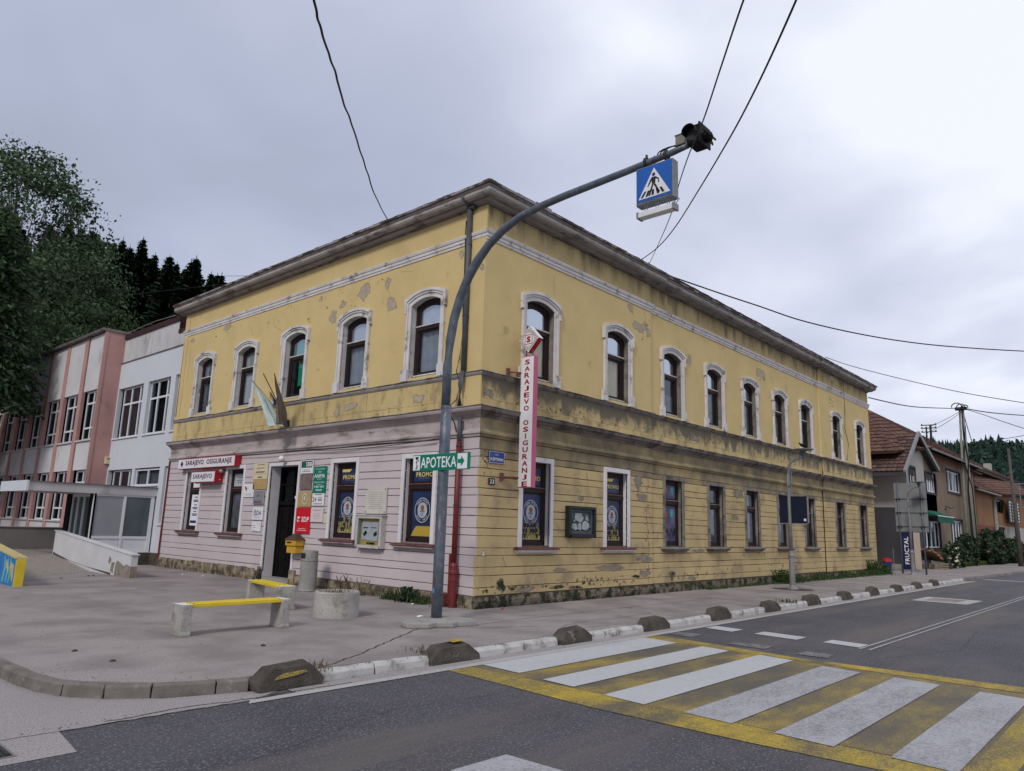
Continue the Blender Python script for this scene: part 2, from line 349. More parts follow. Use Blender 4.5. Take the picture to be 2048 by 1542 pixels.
M('tile_red', (.105,.050,.038), (.068,.036,.030), .9, .9, bump=.4, bsc=14, island=(.15,.08,.06))
M('tile_brown', (.088,.050,.042), (.055,.035,.030), .9, .9, bump=.4, bsc=14, island=(.135,.082,.068))
M('awning', (.0,.095,.06), (.0,.08,.05), 3, .8)
M('fridge_navy', (.008,.015,.07), None, rough=.4, spec=.4)
M('fridge_side', (.45,.37,.30), None, rough=.5)
M('plastic_blue', (.01,.03,.25), None, rough=.4, spec=.4)
M('plastic_red', (.40,.01,.02), None, rough=.4, spec=.4)
M('fruit_red', (.30,.05,.02), (.36,.16,.05), 6, .6)
M('crate_wood', (.26,.21,.15), (.18,.145,.10), 6, .9)
M('banner_navy', (.007,.012,.03), None, rough=.5)
M('lamp_globe', (.72,.70,.66), None, rough=.25, spec=.5)
M('grate', (.05,.048,.048), (.03,.03,.03), 8, .6, .4, metal=.3)
M('mural_blue', (.03,.22,.50), (.02,.12,.38), 1.6, .6, .3)
M('mural_teal', (.12,.42,.42), (.10,.33,.36), 3, .6, .3)
M('mural_cream', (.50,.42,.20), (.42,.34,.14), 3, .7)
M('paper', (.75,.75,.77), (.68,.68,.70), 5, .7)
M('case_white', (.48,.46,.44), (.40,.38,.36), 4, .7, dirt=(.25,.2,.15), dsc=7, dth=.66)
def worn(name, paint, under, sc1, th, w, sc2, th2, big=1.2):
    m = bpy.data.materials.new(name); m.use_nodes = True; t = m.node_tree; N = t.nodes; L = t.links
    b = N['Principled BSDF']; b.inputs['Roughness'].default_value = .75; b.inputs['Specular IOR Level'].default_value = .3
    g = N.new('ShaderNodeNewGeometry')
    def ns(s, d, st=(1,1,1)):
        mp = N.new('ShaderNodeMapping'); mp.inputs['Scale'].default_value = st; L.new(g.outputs['Position'], mp.inputs[0])
        q = N.new('ShaderNodeTexNoise'); q.inputs['Scale'].default_value = s; q.inputs['Detail'].default_value = d; q.inputs['Roughness'].default_value = .7; L.new(mp.outputs[0], q.inputs['Vector']); return q.outputs[0]
    a = N.new('ShaderNodeMath'); a.operation = 'MULTIPLY_ADD'; L.new(ns(big, 4, (.6,1.3,1)), a.inputs[0]); a.inputs[1].default_value = sc2; L.new(ns(sc1, 5), a.inputs[2])
    q = N.new('ShaderNodeMapRange'); L.new(a.outputs[0], q.inputs[0]); q.inputs[1].default_value = th-w; q.inputs[2].default_value = th+w
    c2 = N.new('ShaderNodeMix'); c2.data_type = 'RGBA'; L.new(ns(9, 3), c2.inputs[0]); c2.inputs[6].default_value = (*paint,1); c2.inputs[7].default_value = (*[x*.78 for x in paint],1)
    mx = N.new('ShaderNodeMix'); mx.data_type = 'RGBA'; L.new(q.outputs[0], mx.inputs[0]); L.new(c2.outputs[2], mx.inputs[6]); mx.inputs[7].default_value = (*under,1)
    sp = N.new('ShaderNodeMapRange'); L.new(ns(120, 2), sp.inputs[0]); sp.inputs[1].default_value = .58; sp.inputs[2].default_value = .66
    m3 = N.new('ShaderNodeMix'); m3.data_type = 'RGBA'; L.new(sp.outputs[0], m3.inputs[0]); L.new(mx.outputs[2], m3.inputs[6]); m3.inputs[7].default_value = (*[x*1.1 for x in under],1)
    L.new(m3.outputs[2], b.inputs['Base Color'])
    bp = N.new('ShaderNodeBump'); bp.inputs['Strength'].default_value = .6; bp.inputs['Distance'].default_value = .006; L.new(ns(130,3), bp.inputs['Height']); L.new(bp.outputs[0], b.inputs['Normal'])
    MATS[name] = m
ASP = (.074,.070,.076)
worn('paint_white', (.50,.505,.52), (.17,.165,.17), 38, .93, .10, .50, 0)
worn('paint_white_worn', (.42,.42,.44), (.14,.135,.14), 42, .83, .13, .50, 0, 2.0)
worn('paint_line', (.44,.425,.41), (.17,.16,.155), 30, .80, .08, .30, 0)
worn('paint_ghost', (.34,.34,.35), ASP, 50, .57, .06, .2, 0)
worn('paint_yellow', (.54,.38,.03), (.105,.092,.066), 66, .935, .12, .90, 0, .8)
worn('paint_yellow_faint', (.46,.33,.045), (.100,.089,.072), 70, .875, .13, .90, 0, 1.0)
def glass(name, base=(.02,.022,.025), refl=.28, tint=(.66,.74,.86)):
    m = bpy.data.materials.new(name); m.use_nodes = True; t = m.node_tree; N = t.nodes; L = t.links; N.clear()
    o = N.new('ShaderNodeOutputMaterial'); mx = N.new('ShaderNodeMixShader'); tr = N.new('ShaderNodeBsdfTransparent'); gl = N.new('ShaderNodeBsdfGlossy')
    gl.inputs['Roughness'].default_value = .03; gl.inputs['Color'].default_value = (*tint,1); tr.inputs[0].default_value = (.80,.84,.86,1)
    fr = N.new('ShaderNodeFresnel'); fr.inputs[0].default_value = 1.5
    ma = N.new('ShaderNodeMath'); ma.operation = 'MULTIPLY_ADD'; L.new(fr.outputs[0], ma.inputs[0]); ma.inputs[1].default_value = .5; ma.inputs[2].default_value = refl; ma.use_clamp = True
    ge = N.new('ShaderNodeNewGeometry'); no = N.new('ShaderNodeTexNoise'); no.inputs['Scale'].default_value = 2.0; L.new(ge.outputs['Position'], no.inputs['Vector'])
    bp = N.new('ShaderNodeBump'); bp.inputs['Strength'].default_value = .12; bp.inputs['Distance'].default_value = .05; L.new(no.outputs[0], bp.inputs['Height']); L.new(bp.outputs[0], gl.inputs['Normal'])
    L.new(ma.outputs[0], mx.inputs[0]); L.new(tr.outputs[0], mx.inputs[1]); L.new(gl.outputs[0], mx.inputs[2]); L.new(mx.outputs[0], o.inputs[0])
    MATS[name] = m
glass('glass', refl=.10); glass('glass_dark', refl=.02)
# ================================================================ ground, road, pavement
ZR = -.12
tag(MB().box(ID,-300,900,-300,400,-.9,-.17).build('ground','grass'), kind='structure')
road = tag(MB().quad(ID,-90,300,-40,-3.30,ZR).add([(-90,-4.3,ZR+.0),(-8.3,-4.3,ZR+.0),(-8.3,-3.31,ZR+.0),(-90,-3.31,ZR+.0)],[]).build('road','asphalt',recalc=False), kind='structure')
# light side-street surface west of the kerb, and the dusty gutter
m = MB(); z = ZR+.004
m.poly([(-8.26,-3.52,z),(-8.34,-4.18,z),(-60,-4.40,z),(-60,60,z),(-7.9,60,z),(-7.9,-2.2,z),(-7.2,-2.95,z),(-6.1,-3.30,z),(-6.6,-3.535,z)])
tag(m.build('side_street','apron',recalc=False), kind='structure')
KP = [(-8.06,34),(-8.06,-.60),(-8.03,-1.55),(-7.95,-2.05),(-7.80,-2.42),(-7.52,-2.72),(-7.10,-2.97),(-6.46,-3.17),(-5.7,-3.26),(-4,-3.29),(27,-3.31),(42,-3.7),(140,-4.2)]
m = MB(); m.add([(x,y,z) for z in (-.16,0) for x,y in [(a+.14 if i<6 else a, b+.13 if i>=4 else b) for i,(a,b) in enumerate(KP)]+[(140,34)]],
      [tuple(range(14)), tuple(range(27,13,-1))]+[(i,(i+1)%14,14+(i+1)%14,14+i) for i in range(14)])
pave = tag(m.build('pavement','sidewalk'), kind='structure')
m = MB(); m.quad(ID,-6.1,27,-3.53,-3.30,ZR+.004); tag(m.build('gutter','apron',recalc=False), kind='structure')
# far pavement under the photographer
tag(MB().box(ID,-60,200,-16,-9.75,-.16,0).build('far_pavement','sidewalk'), kind='structure')
tag(MB().box(ID,38.5,120,-.25,20,-.1,.05).build('garden_ground','grass'), kind='structure')
# kerb stones
kerb = tag(link('kerb',None), kind='structure')
def along(P, s):
    for a, b in zip(P[:-1], P[1:]):
        d = (Vector(b)-Vector(a)); L_ = d.length
        if s <= L_: return Vector(a)+d*(s/L_), d.normalized()
        s -= L_
    return Vector(P[-1]), d.normalized()
BOL = [-6.05,-3.68,-1.10,1.30,3.82,6.42,9.0,11.55,14.1,16.75,19.3,21.85]
P0 = [Vector(p) for p in KP[1:]]
def kerb_stone(a, b, white):
    t = (b-a).normalized(); nrm = Vector((-t.y,t.x)); j = lambda q=.006: random.uniform(-q,q)
    top = .006 if not white else -.004; w = .10 if not white else .15; lo = .018 if not white else .04; vs = []
    for p in (a,(a+b)/2,b):
        for off, zz in ((-.01,-.135),(0,top-lo),(lo*.8,top+j(.008)),(w,top-.002),(w,-.135)):
            q = p+nrm*off; vs.append((q.x+j(.005),q.y+j(.005),zz+j(.004)))
    f = [(0,4,3,2,1),(10,11,12,13,14)]
    for k in (0,5): f += [(k,k+1,k+6,k+5),(k+1,k+2,k+7,k+6),(k+2,k+3,k+8,k+7),(k+3,k+4,k+9,k+8),(k+4,k,k+5,k+9)]
    o = MB().add(vs,f).build('kerb_stone','kerb_white' if white else 'kerb_grey',kerb,bevel=.006)
    if not white: o['label'] = 'bare grey kerb stone'
s = 0
while True:
    ln = .40+random.random()*.05 if s < 2.2 else .58+random.random()*.08
    a, d = along(P0, s+.008); b, _ = along(P0, s+ln-.008)
    if b.x > -6.40: break
    kerb_stone(a,b,False); s += ln
kerb_stone(a,Vector((-6.44,-3.18)),False)
XB = BOL+[27.3]
for x0, x1 in zip(XB[:-1],XB[1:]):
    a, b = x0+.41, x1-.41; n_ = 2 if b-a < 2.2 else 6; c0 = a
    for k in range(n_):
        c1 = a+(b-a)*(k+1)/n_+(random.uniform(-.12,.12) if k < n_-1 else 0); yk = lambda x: -3.26 if x < -4.4 else -3.295
        kerb_stone(Vector((c0+.012,yk(c0))),Vector((c1-.012,yk(c1))),True); c0 = c1
names = ['first kerb block on the left, with a yellow paint smear','second kerb block from the left, by the yellow crossing corner',
 'third kerb block from the left, behind the first white stripe','fourth kerb block from the left, behind the far end of the crossing']
names += ['%s kerb block from the left along the white kerb' % q for q in ('fifth','sixth','seventh','eighth','ninth','tenth','eleventh','twelfth and farthest')]
for i, x in enumerate(BOL):
    L0 = .40+.03*math.sin(i*2.3) if i else .38; h = random.uniform(-.015,.02); m = MB()
    for yy in (-3.35,-3.13): 
        for dx, zz in ((-L0,-.13),(-L0,-.05),(-L0*.66,.085+h),(L0*.62,.10+h),(L0,-.04),(L0,-.13)): m.v.append((x+dx+random.uniform(-.02,.02), yy+(.035 if yy<-3.2 and zz>0 else 0)+random.uniform(-.008,.008), zz+random.uniform(-.01,.01)+(.02 if yy>-3.2 else 0)))
    m.f = [(0,1,2,3,4,5),(11,10,9,8,7,6)]+[(q,(q+1)%6,6+(q+1)%6,6+q) for q in range(6)]; m.m = [0]*8
    o = tag(m.build('kerb_block','concrete_dark',bevel=.010), 'dark '+names[i], 'kerb block', 'concrete blocks along the kerb')
    if i == 0:
        m = MB(); m.poly([(x-.22,-3.354,-.01),(x+.05,-3.350,.01),(x+.18,-3.345,.03),(x+.16,-3.340,.055),(x-.1,-3.342,.045),(x-.18,-3.348,.02)]); m.build('paint_smear','paint_yellow',o,recalc=False)
    if i == 1:
        m = MB(); m.poly([(x-.02,-3.29,.128+h),(x+.20,-3.29,.132+h),(x+.20,-3.15,.140+h),(x+.0,-3.15,.138+h)]); m.build('paint_smear','paint_yellow',o,recalc=False)
# road markings
mk = tag(link('road_marking',None), kind='structure')
def mark(pts, mat, lift, name='marking'):
    m = MB(); m.poly([(x,y,ZR+lift) for x,y in pts]); return m.build(name, mat, mk, recalc=False)
mark([(-6.70,-3.665),(-6.62,-3.545),(-4.2,-3.54),(27.5,-3.54),(27.5,-3.66),(-4.2,-3.675)],'paint_line',.008,'edge_line')
mark([(-3.75,-3.68),(-3.75,-9.05),(.12,-9.05),(.22,-3.68)],'paint_yellow_faint',.004,'crossing_ground')
mark([(-4.12,-3.68),(-4.30,-5.9),(-4.28,-7.5),(-4.18,-9.25),(-3.78,-9.05),(-3.74,-3.68)],'paint_yellow',.006,'crossing_border')
mark([(.22,-3.68),(.14,-9.05),(.60,-9.25),(.42,-6.1),(.72,-3.68)],'paint_yellow',.006,'crossing_border')
mark([(-3.79,-9.0),(-4.18,-9.28),(.60,-9.28),(.14,-9.0)],'paint_yellow',.007,'crossing_border')
for i,(y0,y1,xa,xb) in enumerate([(-3.70,-4.34,-3.55,.25),(-4.76,-5.23,-3.66,.20),(-5.68,-6.20,-3.77,.16),(-6.63,-7.14,-3.79,-.02),(-7.54,-8.06,-3.84,-.08),(-8.48,-8.96,-3.83,-.19)]):
    mark([(xa,y0),(xa-.04,y1),(xb-.06,y1),(xb,y0)],'paint_white' if i<3 else 'paint_white_worn',.012,'zebra_stripe')
for y0,y1 in ((-3.72,-4.28),(-4.65,-5.43),(-5.83,-6.43)): mark([(2.33,y0),(2.24,y1),(2.70,y1),(2.77,y0)],'paint_white',.008,'yield_dash')
mark([(1.0,-3.70),(1.0,-4.15),(1.45,-4.12),(1.4,-3.70)],'paint_ghost',.009,'old_dash')
mark([(.80,-4.86),(.78,-5.50),(1.15,-5.48),(1.12,-4.88)],'paint_ghost',.009,'old_dash'); mark([(.72,-6.0),(.72,-6.45),(1.1,-6.4),(1.1,-6.02)],'paint_ghost',.009,'old_dash')
for yy in (-6.47,-6.61): mark([(2.1,yy-.022),(2.1,yy+.022),(80,yy+.03),(80,yy-.03)],'paint_white_worn',.009,'centre_line')
mark([(-6.62,-6.34),(-6.62,-7.2),(-6.02,-7.2),(-6.05,-6.36)],'paint_white_worn',.009,'yield_dash')
mark([(-7.3,-6.36),(-7.3,-7.2),(-6.72,-7.2),(-6.70,-6.32)],'paint_white_worn',.0095,'old_dash')
mark([(13.3,-5.9),(13.3,-4.5),(15.3,-4.48),(15.25,-5.95)],'paint_line',.008,'repair_patch'); mark([(13.7,-5.55),(13.7,-4.75),(14.95,-4.75),(14.95,-5.6)],'sidewalk',.010,'repair_patch')
mark([(29.6,-3.5),(29.5,-3.65),(29.6,-9.2),(30.0,-9.2),(30.2,-3.6)],'paint_white_worn',.009,'stop_line')
# drain grate
dg = tag(MB().box(ID,-9.05,-8.68,-4.02,-3.58,ZR-.02,ZR+.010).build('drain_grate','concrete_wall'), 'rusty storm drain grate set in the light slab at the left edge', 'drain')
for k in range(7): MB().box(ID,-9.02+k*.047,-9.0+k*.047,-3.99,-3.61,ZR+.010,ZR+.022).build('bar','grate',dg)
MB().box(ID,-9.03,-8.70,-4.0,-3.6,ZR+.010,ZR+.013).build('frame','grate',dg)
# cracks and joints in the pavement
def crack(pts, w=.014, z=.0025, mat='crack', rough=.02, name='pavement_crack'):
    P = []; 
    for a, b in zip(pts[:-1], pts[1:]):
        a = Vector(a); b = Vector(b); k = max(2,int((b-a).length/.09))
        for q in range(k): P.append(a.lerp(b,q/k)+Vector((random.uniform(-rough,rough),random.uniform(-rough,rough))))
    P.append(Vector(pts[-1])); m = MB(); vs = []
    for i, p in enumerate(P):
        t = (P[min(i+1,len(P)-1)]-P[max(i-1,0)]).normalized(); nn = Vector((-t.y,t.x))*w*random.uniform(.35,.8); vs += [(*(p+nn),z),(*(p-nn),z)]
    m.add(vs,[(2*i,2*i+1,2*i+3,2*i+2) for i in range(len(P)-1)]); o = m.build(name,mat,recalc=False); tag(o,kind='structure'); return o
crack([(-2.6,-1.38),(-3.6,-2.0),(-4.6,-2.62),(-5.5,-3.1)],.022)
crack([(-1.7,-1.62),(-.4,-1.55),(1.5,-1.50),(4,-1.56),(9,-1.5),(18,-1.55)],.012,rough=.01)
crack([(-2.6,-1.45),(-1.6,-1.98),(-.9,-2.3),(-.3,-2.9),(.6,-3.0)],.010)
crack([(-.9,-1.7),(0,-1.9),(.9,-2.5),(2.6,-2.4),(4.5,-2.9)],.009); crack([(1.5,-1.5),(1.7,-2.2),(1.3,-3.0)],.007); crack([(5,-.9),(6.6,-1.1),(8,-2.3),(9.3,-3)],.008)
crack([(-.35,-.35),(-.1,-.62),(.5,-.8),(1.9,-.75)],.008); crack([(9,-1.5),(10.5,-2.6),(14,-2.4)],.01); crack([(17,-.4),(17.2,-3)],.01); crack([(23,-.2),(23.4,-3)],.01)
crack([(-8.26,-3.515),(-9.4,-3.50),(-12,-3.46)],.008,ZR+.006); crack([(-7.9,-3.47),(-7.2,-3.42),(-6.5,-3.50),(-6.0,-3.46),(-5.4,-3.50)],.014,ZR+.0075)
crack([(-6.6,-3.55),(-7.4,-3.54),(-8.26,-3.53)],.010,ZR+.007)
for pts,w in (([(-7.9,1.2),(-6.6,1.0),(-5.9,1.1)],.003),([(-2.0,1.0),(-1.2,1.3),(-.2,1.2)],.003),
    ([(2.6,-2.4),(3.0,-1.6),(4.4,-1.2),(5.2,-.4)],.006),([(11,-.6),(12.5,-.9),(13.2,-2.0),(15,-3.0)],.008),([(7,-1.9),(7.5,-2.6),(7.2,-3.1)],.008),([(19,-.5),(20.5,-1.6),(20.2,-3)],.012),([(-1.2,-3.0),(-.3,-2.5),(1.1,-2.35)],.008)): crack(pts,w)
m = MB(); r = random.Random(31)
for k in range(900):
    if k < 500: a_, d_ = along(P0, r.uniform(.5,34)); q = a_+Vector((-d_.y,d_.x))*abs(r.gauss(.18,.25)); zz = 0
    elif k < 700: q = Vector((r.uniform(-.5,.0) if r.random()<.5 else r.gauss(-.15,.1), r.uniform(0,14))); zz = 0; q.x = min(q.x,-.1)
    else: q = Vector((r.uniform(-7.4,-2),r.uniform(-2.6,9))); zz = 0
    w_ = r.uniform(.004,.014); m.add([(q.x+w_*math.cos(t),q.y+w_*math.sin(t),zz) for t in (0,1.6,3.1,4.7)]+[(q.x,q.y,zz+w_)],[(0,1,4),(1,2,4),(2,3,4),(3,0,4)])
for k in range(350): q = Vector((r.uniform(-6,26) if k<250 else r.uniform(-8.6,-6),0)); yy = r.gauss(-3.43,.05); w_ = r.uniform(.004,.012); m.add([(q.x+w_*math.cos(t),yy+w_*math.sin(t),ZR+.004) for t in (0,1.6,3.1,4.7)]+[(q.x,yy,ZR+.004+w_)],[(0,1,4),(1,2,4),(2,3,4),(3,0,4)])
tag(m.build('grit','grit'),kind='stuff')
for pts,w in (([(-7.5,-5.2),(-5.8,-4.7),(-4.6,-4.9)],.004),([(1.2,-6.9),(3.4,-7.6),(6.5,-7.3),(11,-7.9)],.006),([(6,-4.6),(8.2,-5.2),(12,-5.0)],.006),([(-5.2,-8.2),(-4.7,-6.6),(-4.9,-5.4)],.003)): crack(pts,w,ZR+.003,name='road_crack')
# small litter
for i,(x,y,w,mt,lb) in enumerate([(-1.62,-.30,.09,'paper','crumpled white paper scrap on the pavement between planter and lamp pole'),(-.66,9.9,.06,'paper','small white scrap by the stone base left of the door'),
   (-.9,10.6,.05,'paper','tiny pale scrap near the left end of the stone base'),(.55,-.28,.05,'plastic_red','tiny red and white scrap at the foot of the yellow wall'),(-.42,1.3,.05,'paper','pale scrap among weeds at the stone base')]):
    m = MB(); m.add([(x-w,y-w*.4,.004),(x,y-w*.7,.02),(x+w,y-w*.2,.006),(x+w*.7,y+w*.6,.018),(x-w*.5,y+w*.6,.012),(x,y,.03)],[(0,1,5),(1,2,5),(2,3,5),(3,4,5),(4,0,5)])
    tag(m.build('litter',mt,recalc=False),lb,'litter')
for i,(x,y) in enumerate([(-7.2,-.5),(-7.1,-1.4),(-5.3,-1.45),(-4.9,10.4),(-4.0,10.5),(-3.2,11.0),(-3.05,11.1)]):
    m = MB(); m.lathe((x,y,0),[(.03,0),(.035,.012),(.018,.022)],6); lab = ['leaf lying far left on the pavement','leaf on the pavement near the kerb bend','speck on the pavement left of the first kerb block','leaf at the left side of the ramp foot','leaf in the middle of the ramp foot','leaf near the white ramp wall','second leaf near the white ramp wall'][i]
    tag(m.build('fallen_leaf','crack'),'small dark curled '+lab,'leaf','dark leaves fallen on the pavement')

# ================================================================ corner building
FA = Fr((0,0,0),(1,0,0),(0,-1,0)); FB = Fr((0,0,0),(0,-1,0),(-1,0,0))
BL = thing('corner_building','long two storey corner building in peeling yellow plaster, short side pink at street level','building')
UA = [1.83,5.0,7.92,10.55,13.17,15.75,18.32,21.69,24.83]; UB = [-12.57,-9.92,-7.25,-4.54,-1.85]
GA = [1.83,4.98,7.91,10.51,13.12,15.75,18.3,21.62,24.67]; GB = [-12.48,-9.86,-4.53,-1.80]
dA = lambda s: -.06 if 6.67 < s < 19.8 else 0.
def arc(c, hw, spring, apex, n=12):
    h = apex-spring; R = (hw*hw+h*h)/(2*h); zc = apex-R
    return [(c+x, zc+math.sqrt(max(0,R*R-x*x))) for x in [hw*(2*i/n-1) for i in range(n+1)]]
def wall_sheet(m, fr, s0, s1, z0, z1, d, ops):     # ops: (c, hw, zb, spring, apex)
    xs = [s0]; cells = []
    for c, hw, zb, sp, ap in sorted(ops):
        m.quad(fr, xs[-1], c-hw, z0, z1, d)
        if zb > z0: m.quad(fr, c-hw, c+hw, z0, zb, d)
        if ap > sp:
            A = arc(c,hw,sp,ap)
            for a, b in zip(A[:-1],A[1:]): m.add([fr(*a,d),fr(*b,d),fr(b[0],z1,d),fr(a[0],z1,d)],[(0,1,2,3)])
        else: m.quad(fr, c-hw, c+hw, sp, z1, d)
        xs.append(c+hw)
    m.quad(fr, xs[-1], s1, z0, z1, d)
def up_ops(C): return [(c,.5,4.86,6.57,6.70) for c in C]
m = MB()
for a, b, d in ((0,6.67,0),(6.67,19.8,-.06),(19.8,26.4,0)):
    wall_sheet(m, FA, a, b, 4.66, 7.66, d, up_ops([c for c in UA if a<c<b]))
for s, d0, d1 in ((6.67,-.06,0),(19.8,-.06,0)): m.add([FA(s,4.0,d0),FA(s,4.0,d1),FA(s,7.66,d1),FA(s,7.66,d0)],[(0,1,2,3)])
m.build('upper_wall','yellow_plaster',BL)
m = MB(); wall_sheet(m, FB, -14.4, 0, 4.66, 8.6, 0, up_ops(UB)); m.box(FB,-.62,-.0,4.0,8.5,0,.03); m.box(FB,-14.4,-14.1,4.0,8.5,0,.02); m.build('upper_wall','yellow_plaster',BL)
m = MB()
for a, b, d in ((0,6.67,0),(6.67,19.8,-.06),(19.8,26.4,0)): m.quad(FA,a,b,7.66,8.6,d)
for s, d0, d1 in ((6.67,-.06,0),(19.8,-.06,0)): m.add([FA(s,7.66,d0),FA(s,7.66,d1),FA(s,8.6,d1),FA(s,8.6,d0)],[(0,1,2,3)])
m.build('attic_wall','attic_weathered_shaded',BL)
# ground floor base sheets + back
for fr, s0, s1, C, mt, extra in ((FA,0,6.67,GA[:2],'groove',[]),(FA,6.67,19.8,GA[2:7],'groove',[]),(FA,19.8,26.4,GA[7:],'groove',[]),(FB,-14.4,0,GB,'groove_pink',[(-7.25,.69,0,3.03,3.03)])):
    m = MB(); wall_sheet(m, fr, s0, s1, 0, 4.66, (dA((s0+s1)/2) if fr is FA else 0)-.018, [(c,.47,1.22,3.02,3.02) for c in C]+extra); m.build('ground_wall',mt,BL)
m = MB(); m.add([(26.4,0,0),(26.4,14.4,0),(26.4,14.4,8.6),(26.4,0,8.6)],[(0,1,2,3)]); m.add([(26.4,14.4,0),(0,14.4,0),(0,14.4,8.6),(26.4,14.4,8.6)],[(0,1,2,3)]); m.build('rear_wall','yellow_weathered',BL)
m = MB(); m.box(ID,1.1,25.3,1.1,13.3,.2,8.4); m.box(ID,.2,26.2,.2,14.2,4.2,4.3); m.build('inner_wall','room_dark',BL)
# plaster courses
CZ = [.24,.40,.63,.79,1.02,1.17,1.41,1.56,1.80,1.96,2.21,2.36,2.60,2.76,2.99,3.14,3.40]
def segs(s0, s1, cut):
    r = []; a = s0
    for c0, c1 in sorted(cut): 
        if c0 > a: r.append((a,c0))
        a = max(a,c1)
    if a < s1: r.append((a,s1))
    return r
def course(fr, a, b, z0, z1, d, mt):
    n_ = max(1,int((b-a)/.22)); vs = []; fs = []; lo = hi = 0
    for i in range(n_+1):
        s_ = a+(b-a)*i/n_; e_ = 0 if i in (0,n_) else 1
        lo = lo*.6+random.uniform(-.0035,.0035); hi = hi*.6+random.uniform(-.0035,.0035)
        if e_ and random.random() < .06: lo += random.choice((1,-.4))*random.uniform(.004,.012)
        vs += [fr(s_,z0+lo,d-.03),fr(s_,z0+lo+.001,d-.006),fr(s_,z0+lo+.006,d),fr(s_,z1+hi-.006,d),fr(s_,z1+hi-.001,d-.006),fr(s_,z1+hi,d-.03)]
    for i in range(n_): fs += [(i*6+j,i*6+j+1,i*6+j+7,i*6+j+6) for j in range(5)]
    fs += [tuple(range(6)),tuple(range(n_*6,n_*6+6))]
    MB().add(vs,fs).build('plaster_course',mt,BL)
for z0, z1 in zip(CZ[:-1],CZ[1:]):
    g = .0065
    cutA = [(c-.47,c+.47) for c in GA] if z1 > 1.2 and z0 < 3.0 else []
    for a, b in segs(0,26.4,cutA+[(6.665,6.675),(19.795,19.805)]): course(FA,a,b,z0+g,z1-g,dA((a+b)/2)+random.uniform(-.0015,.0015),'yellow_stained' if z0 > 2.9 else 'yellow_course')
    cutB = ([(c-.47,c+.47) for c in GB] if z1 > 1.2 and z0 < 3.0 else [])+([(-7.94,-6.56)] if z0 < 3.0 else [])
    for a, b in segs(-14.4,0,cutB): course(FB,a,b,z0+g,z1-g,random.uniform(-.0015,.0015),'pink_plaster')
# mouldings and cornices
PB_ = [(0,14.4),(0,0)]; PA_ = [(0,0),(6.67,0),(6.67,.06),(19.8,.06),(19.8,0),(26.4,0),(26.4,3)]
PATH = PB_+PA_[1:]
def mould(name, prof, matB, matA, fA=None):
    # two runs meeting at a mitred corner
    full = sweep(prof, PATH); k = len(prof)
    for nm, i0, i1, mt in (('B',0,1,matB),('A',1,len(PATH)-1,matA)):
        m = MB(); m.v = full.v[i0*k:(i1+1)*k]; n_ = i1-i0
        m.f = [(i*k+j,i*k+(j+1)%k,(i+1)*k+(j+1)%k,(i+1)*k+j) for i in range(n_) for j in range(k)]+[tuple(range(k)),tuple(range(n_*k,(n_+1)*k))]; m.m = [0]*len(m.f)
        m.build(name, mt, BL)
mould('string_moulding',[(-.02,3.40),(.03,3.40),(.045,3.44),(.075,3.46),(.075,3.50),(.04,3.53),(.03,3.56),(-.02,3.56)],'pink_trim','yellow_stained')
mould('frieze',[(-.02,3.56),(.012,3.56),(.012,3.80),(-.02,3.80)],'pink_trim','yellow_stained')
mould('cornice',[(-.02,3.80),(.03,3.80),(.05,3.84),(.10,3.87),(.12,3.90),(.19,3.92),(.21,3.96),(.21,4.0),(-.02,4.02)],'pink_trim','grey_surround')
mould('cornice_lid',[(-.01,4.021),(.235,4.001),(.235,4.013),(-.01,4.045)],'zinc_lid','zinc_lid')
mould('sill_course',[(-.02,4.66),(.02,4.66),(.05,4.69),(.07,4.72),(.07,4.755),(-.02,4.76)],'soffit','grey_surround')
mould('sill_lid',[(-.01,4.761),(.095,4.756),(.095,4.767),(-.01,4.79)],'zinc_lid','zinc_lid')
mould('attic_band',[(-.02,7.66),(.02,7.66),(.022,7.72),(.04,7.725),(.042,7.79),(.06,7.80),(.075,7.85),(.075,7.87),(-.02,7.885)],'white_trim','white_trim')
EP = [(-.0,14.62),(0,0),(26.4,0),(26.4,3)]
def mould2(name, prof, path, mt): sweep(prof, path).build(name, mt, BL)
EPATH = [(0,14.75),(0,0),(6.67,0),(6.67,.06),(19.8,.06),(19.8,0),(26.4,0),(26.4,12)]
mould2('eaves_soffit',[(-.03,8.46),(.02,8.46),(.05,8.50),(.15,8.525),(.19,8.555),(.20,8.53),(.30,8.56),(.33,8.60),(.33,8.66),(-.03,8.70)],EPATH,'soffit')
mould2('eaves_dark_strip',[(.185,8.50),(.215,8.50),(.215,8.60),(.185,8.60)],EPATH,'zinc_old')  # solid darker strips that draw the dark lines along the eaves
mould2('eaves_dark_strip',[(.02,8.440),(.045,8.440),(.05,8.47),(.02,8.47)],EPATH,'grey_surround')
mould2('eaves_fascia',[(.20,8.661),(.335,8.661),(.352,8.70),(.352,8.735),(.20,8.735)],EPATH,'zinc_old')
mould2('gutter',[(.30,8.736),(.385,8.736),(.395,8.765),(.40,8.775),(.30,8.775)],EPATH,'zinc_lid')
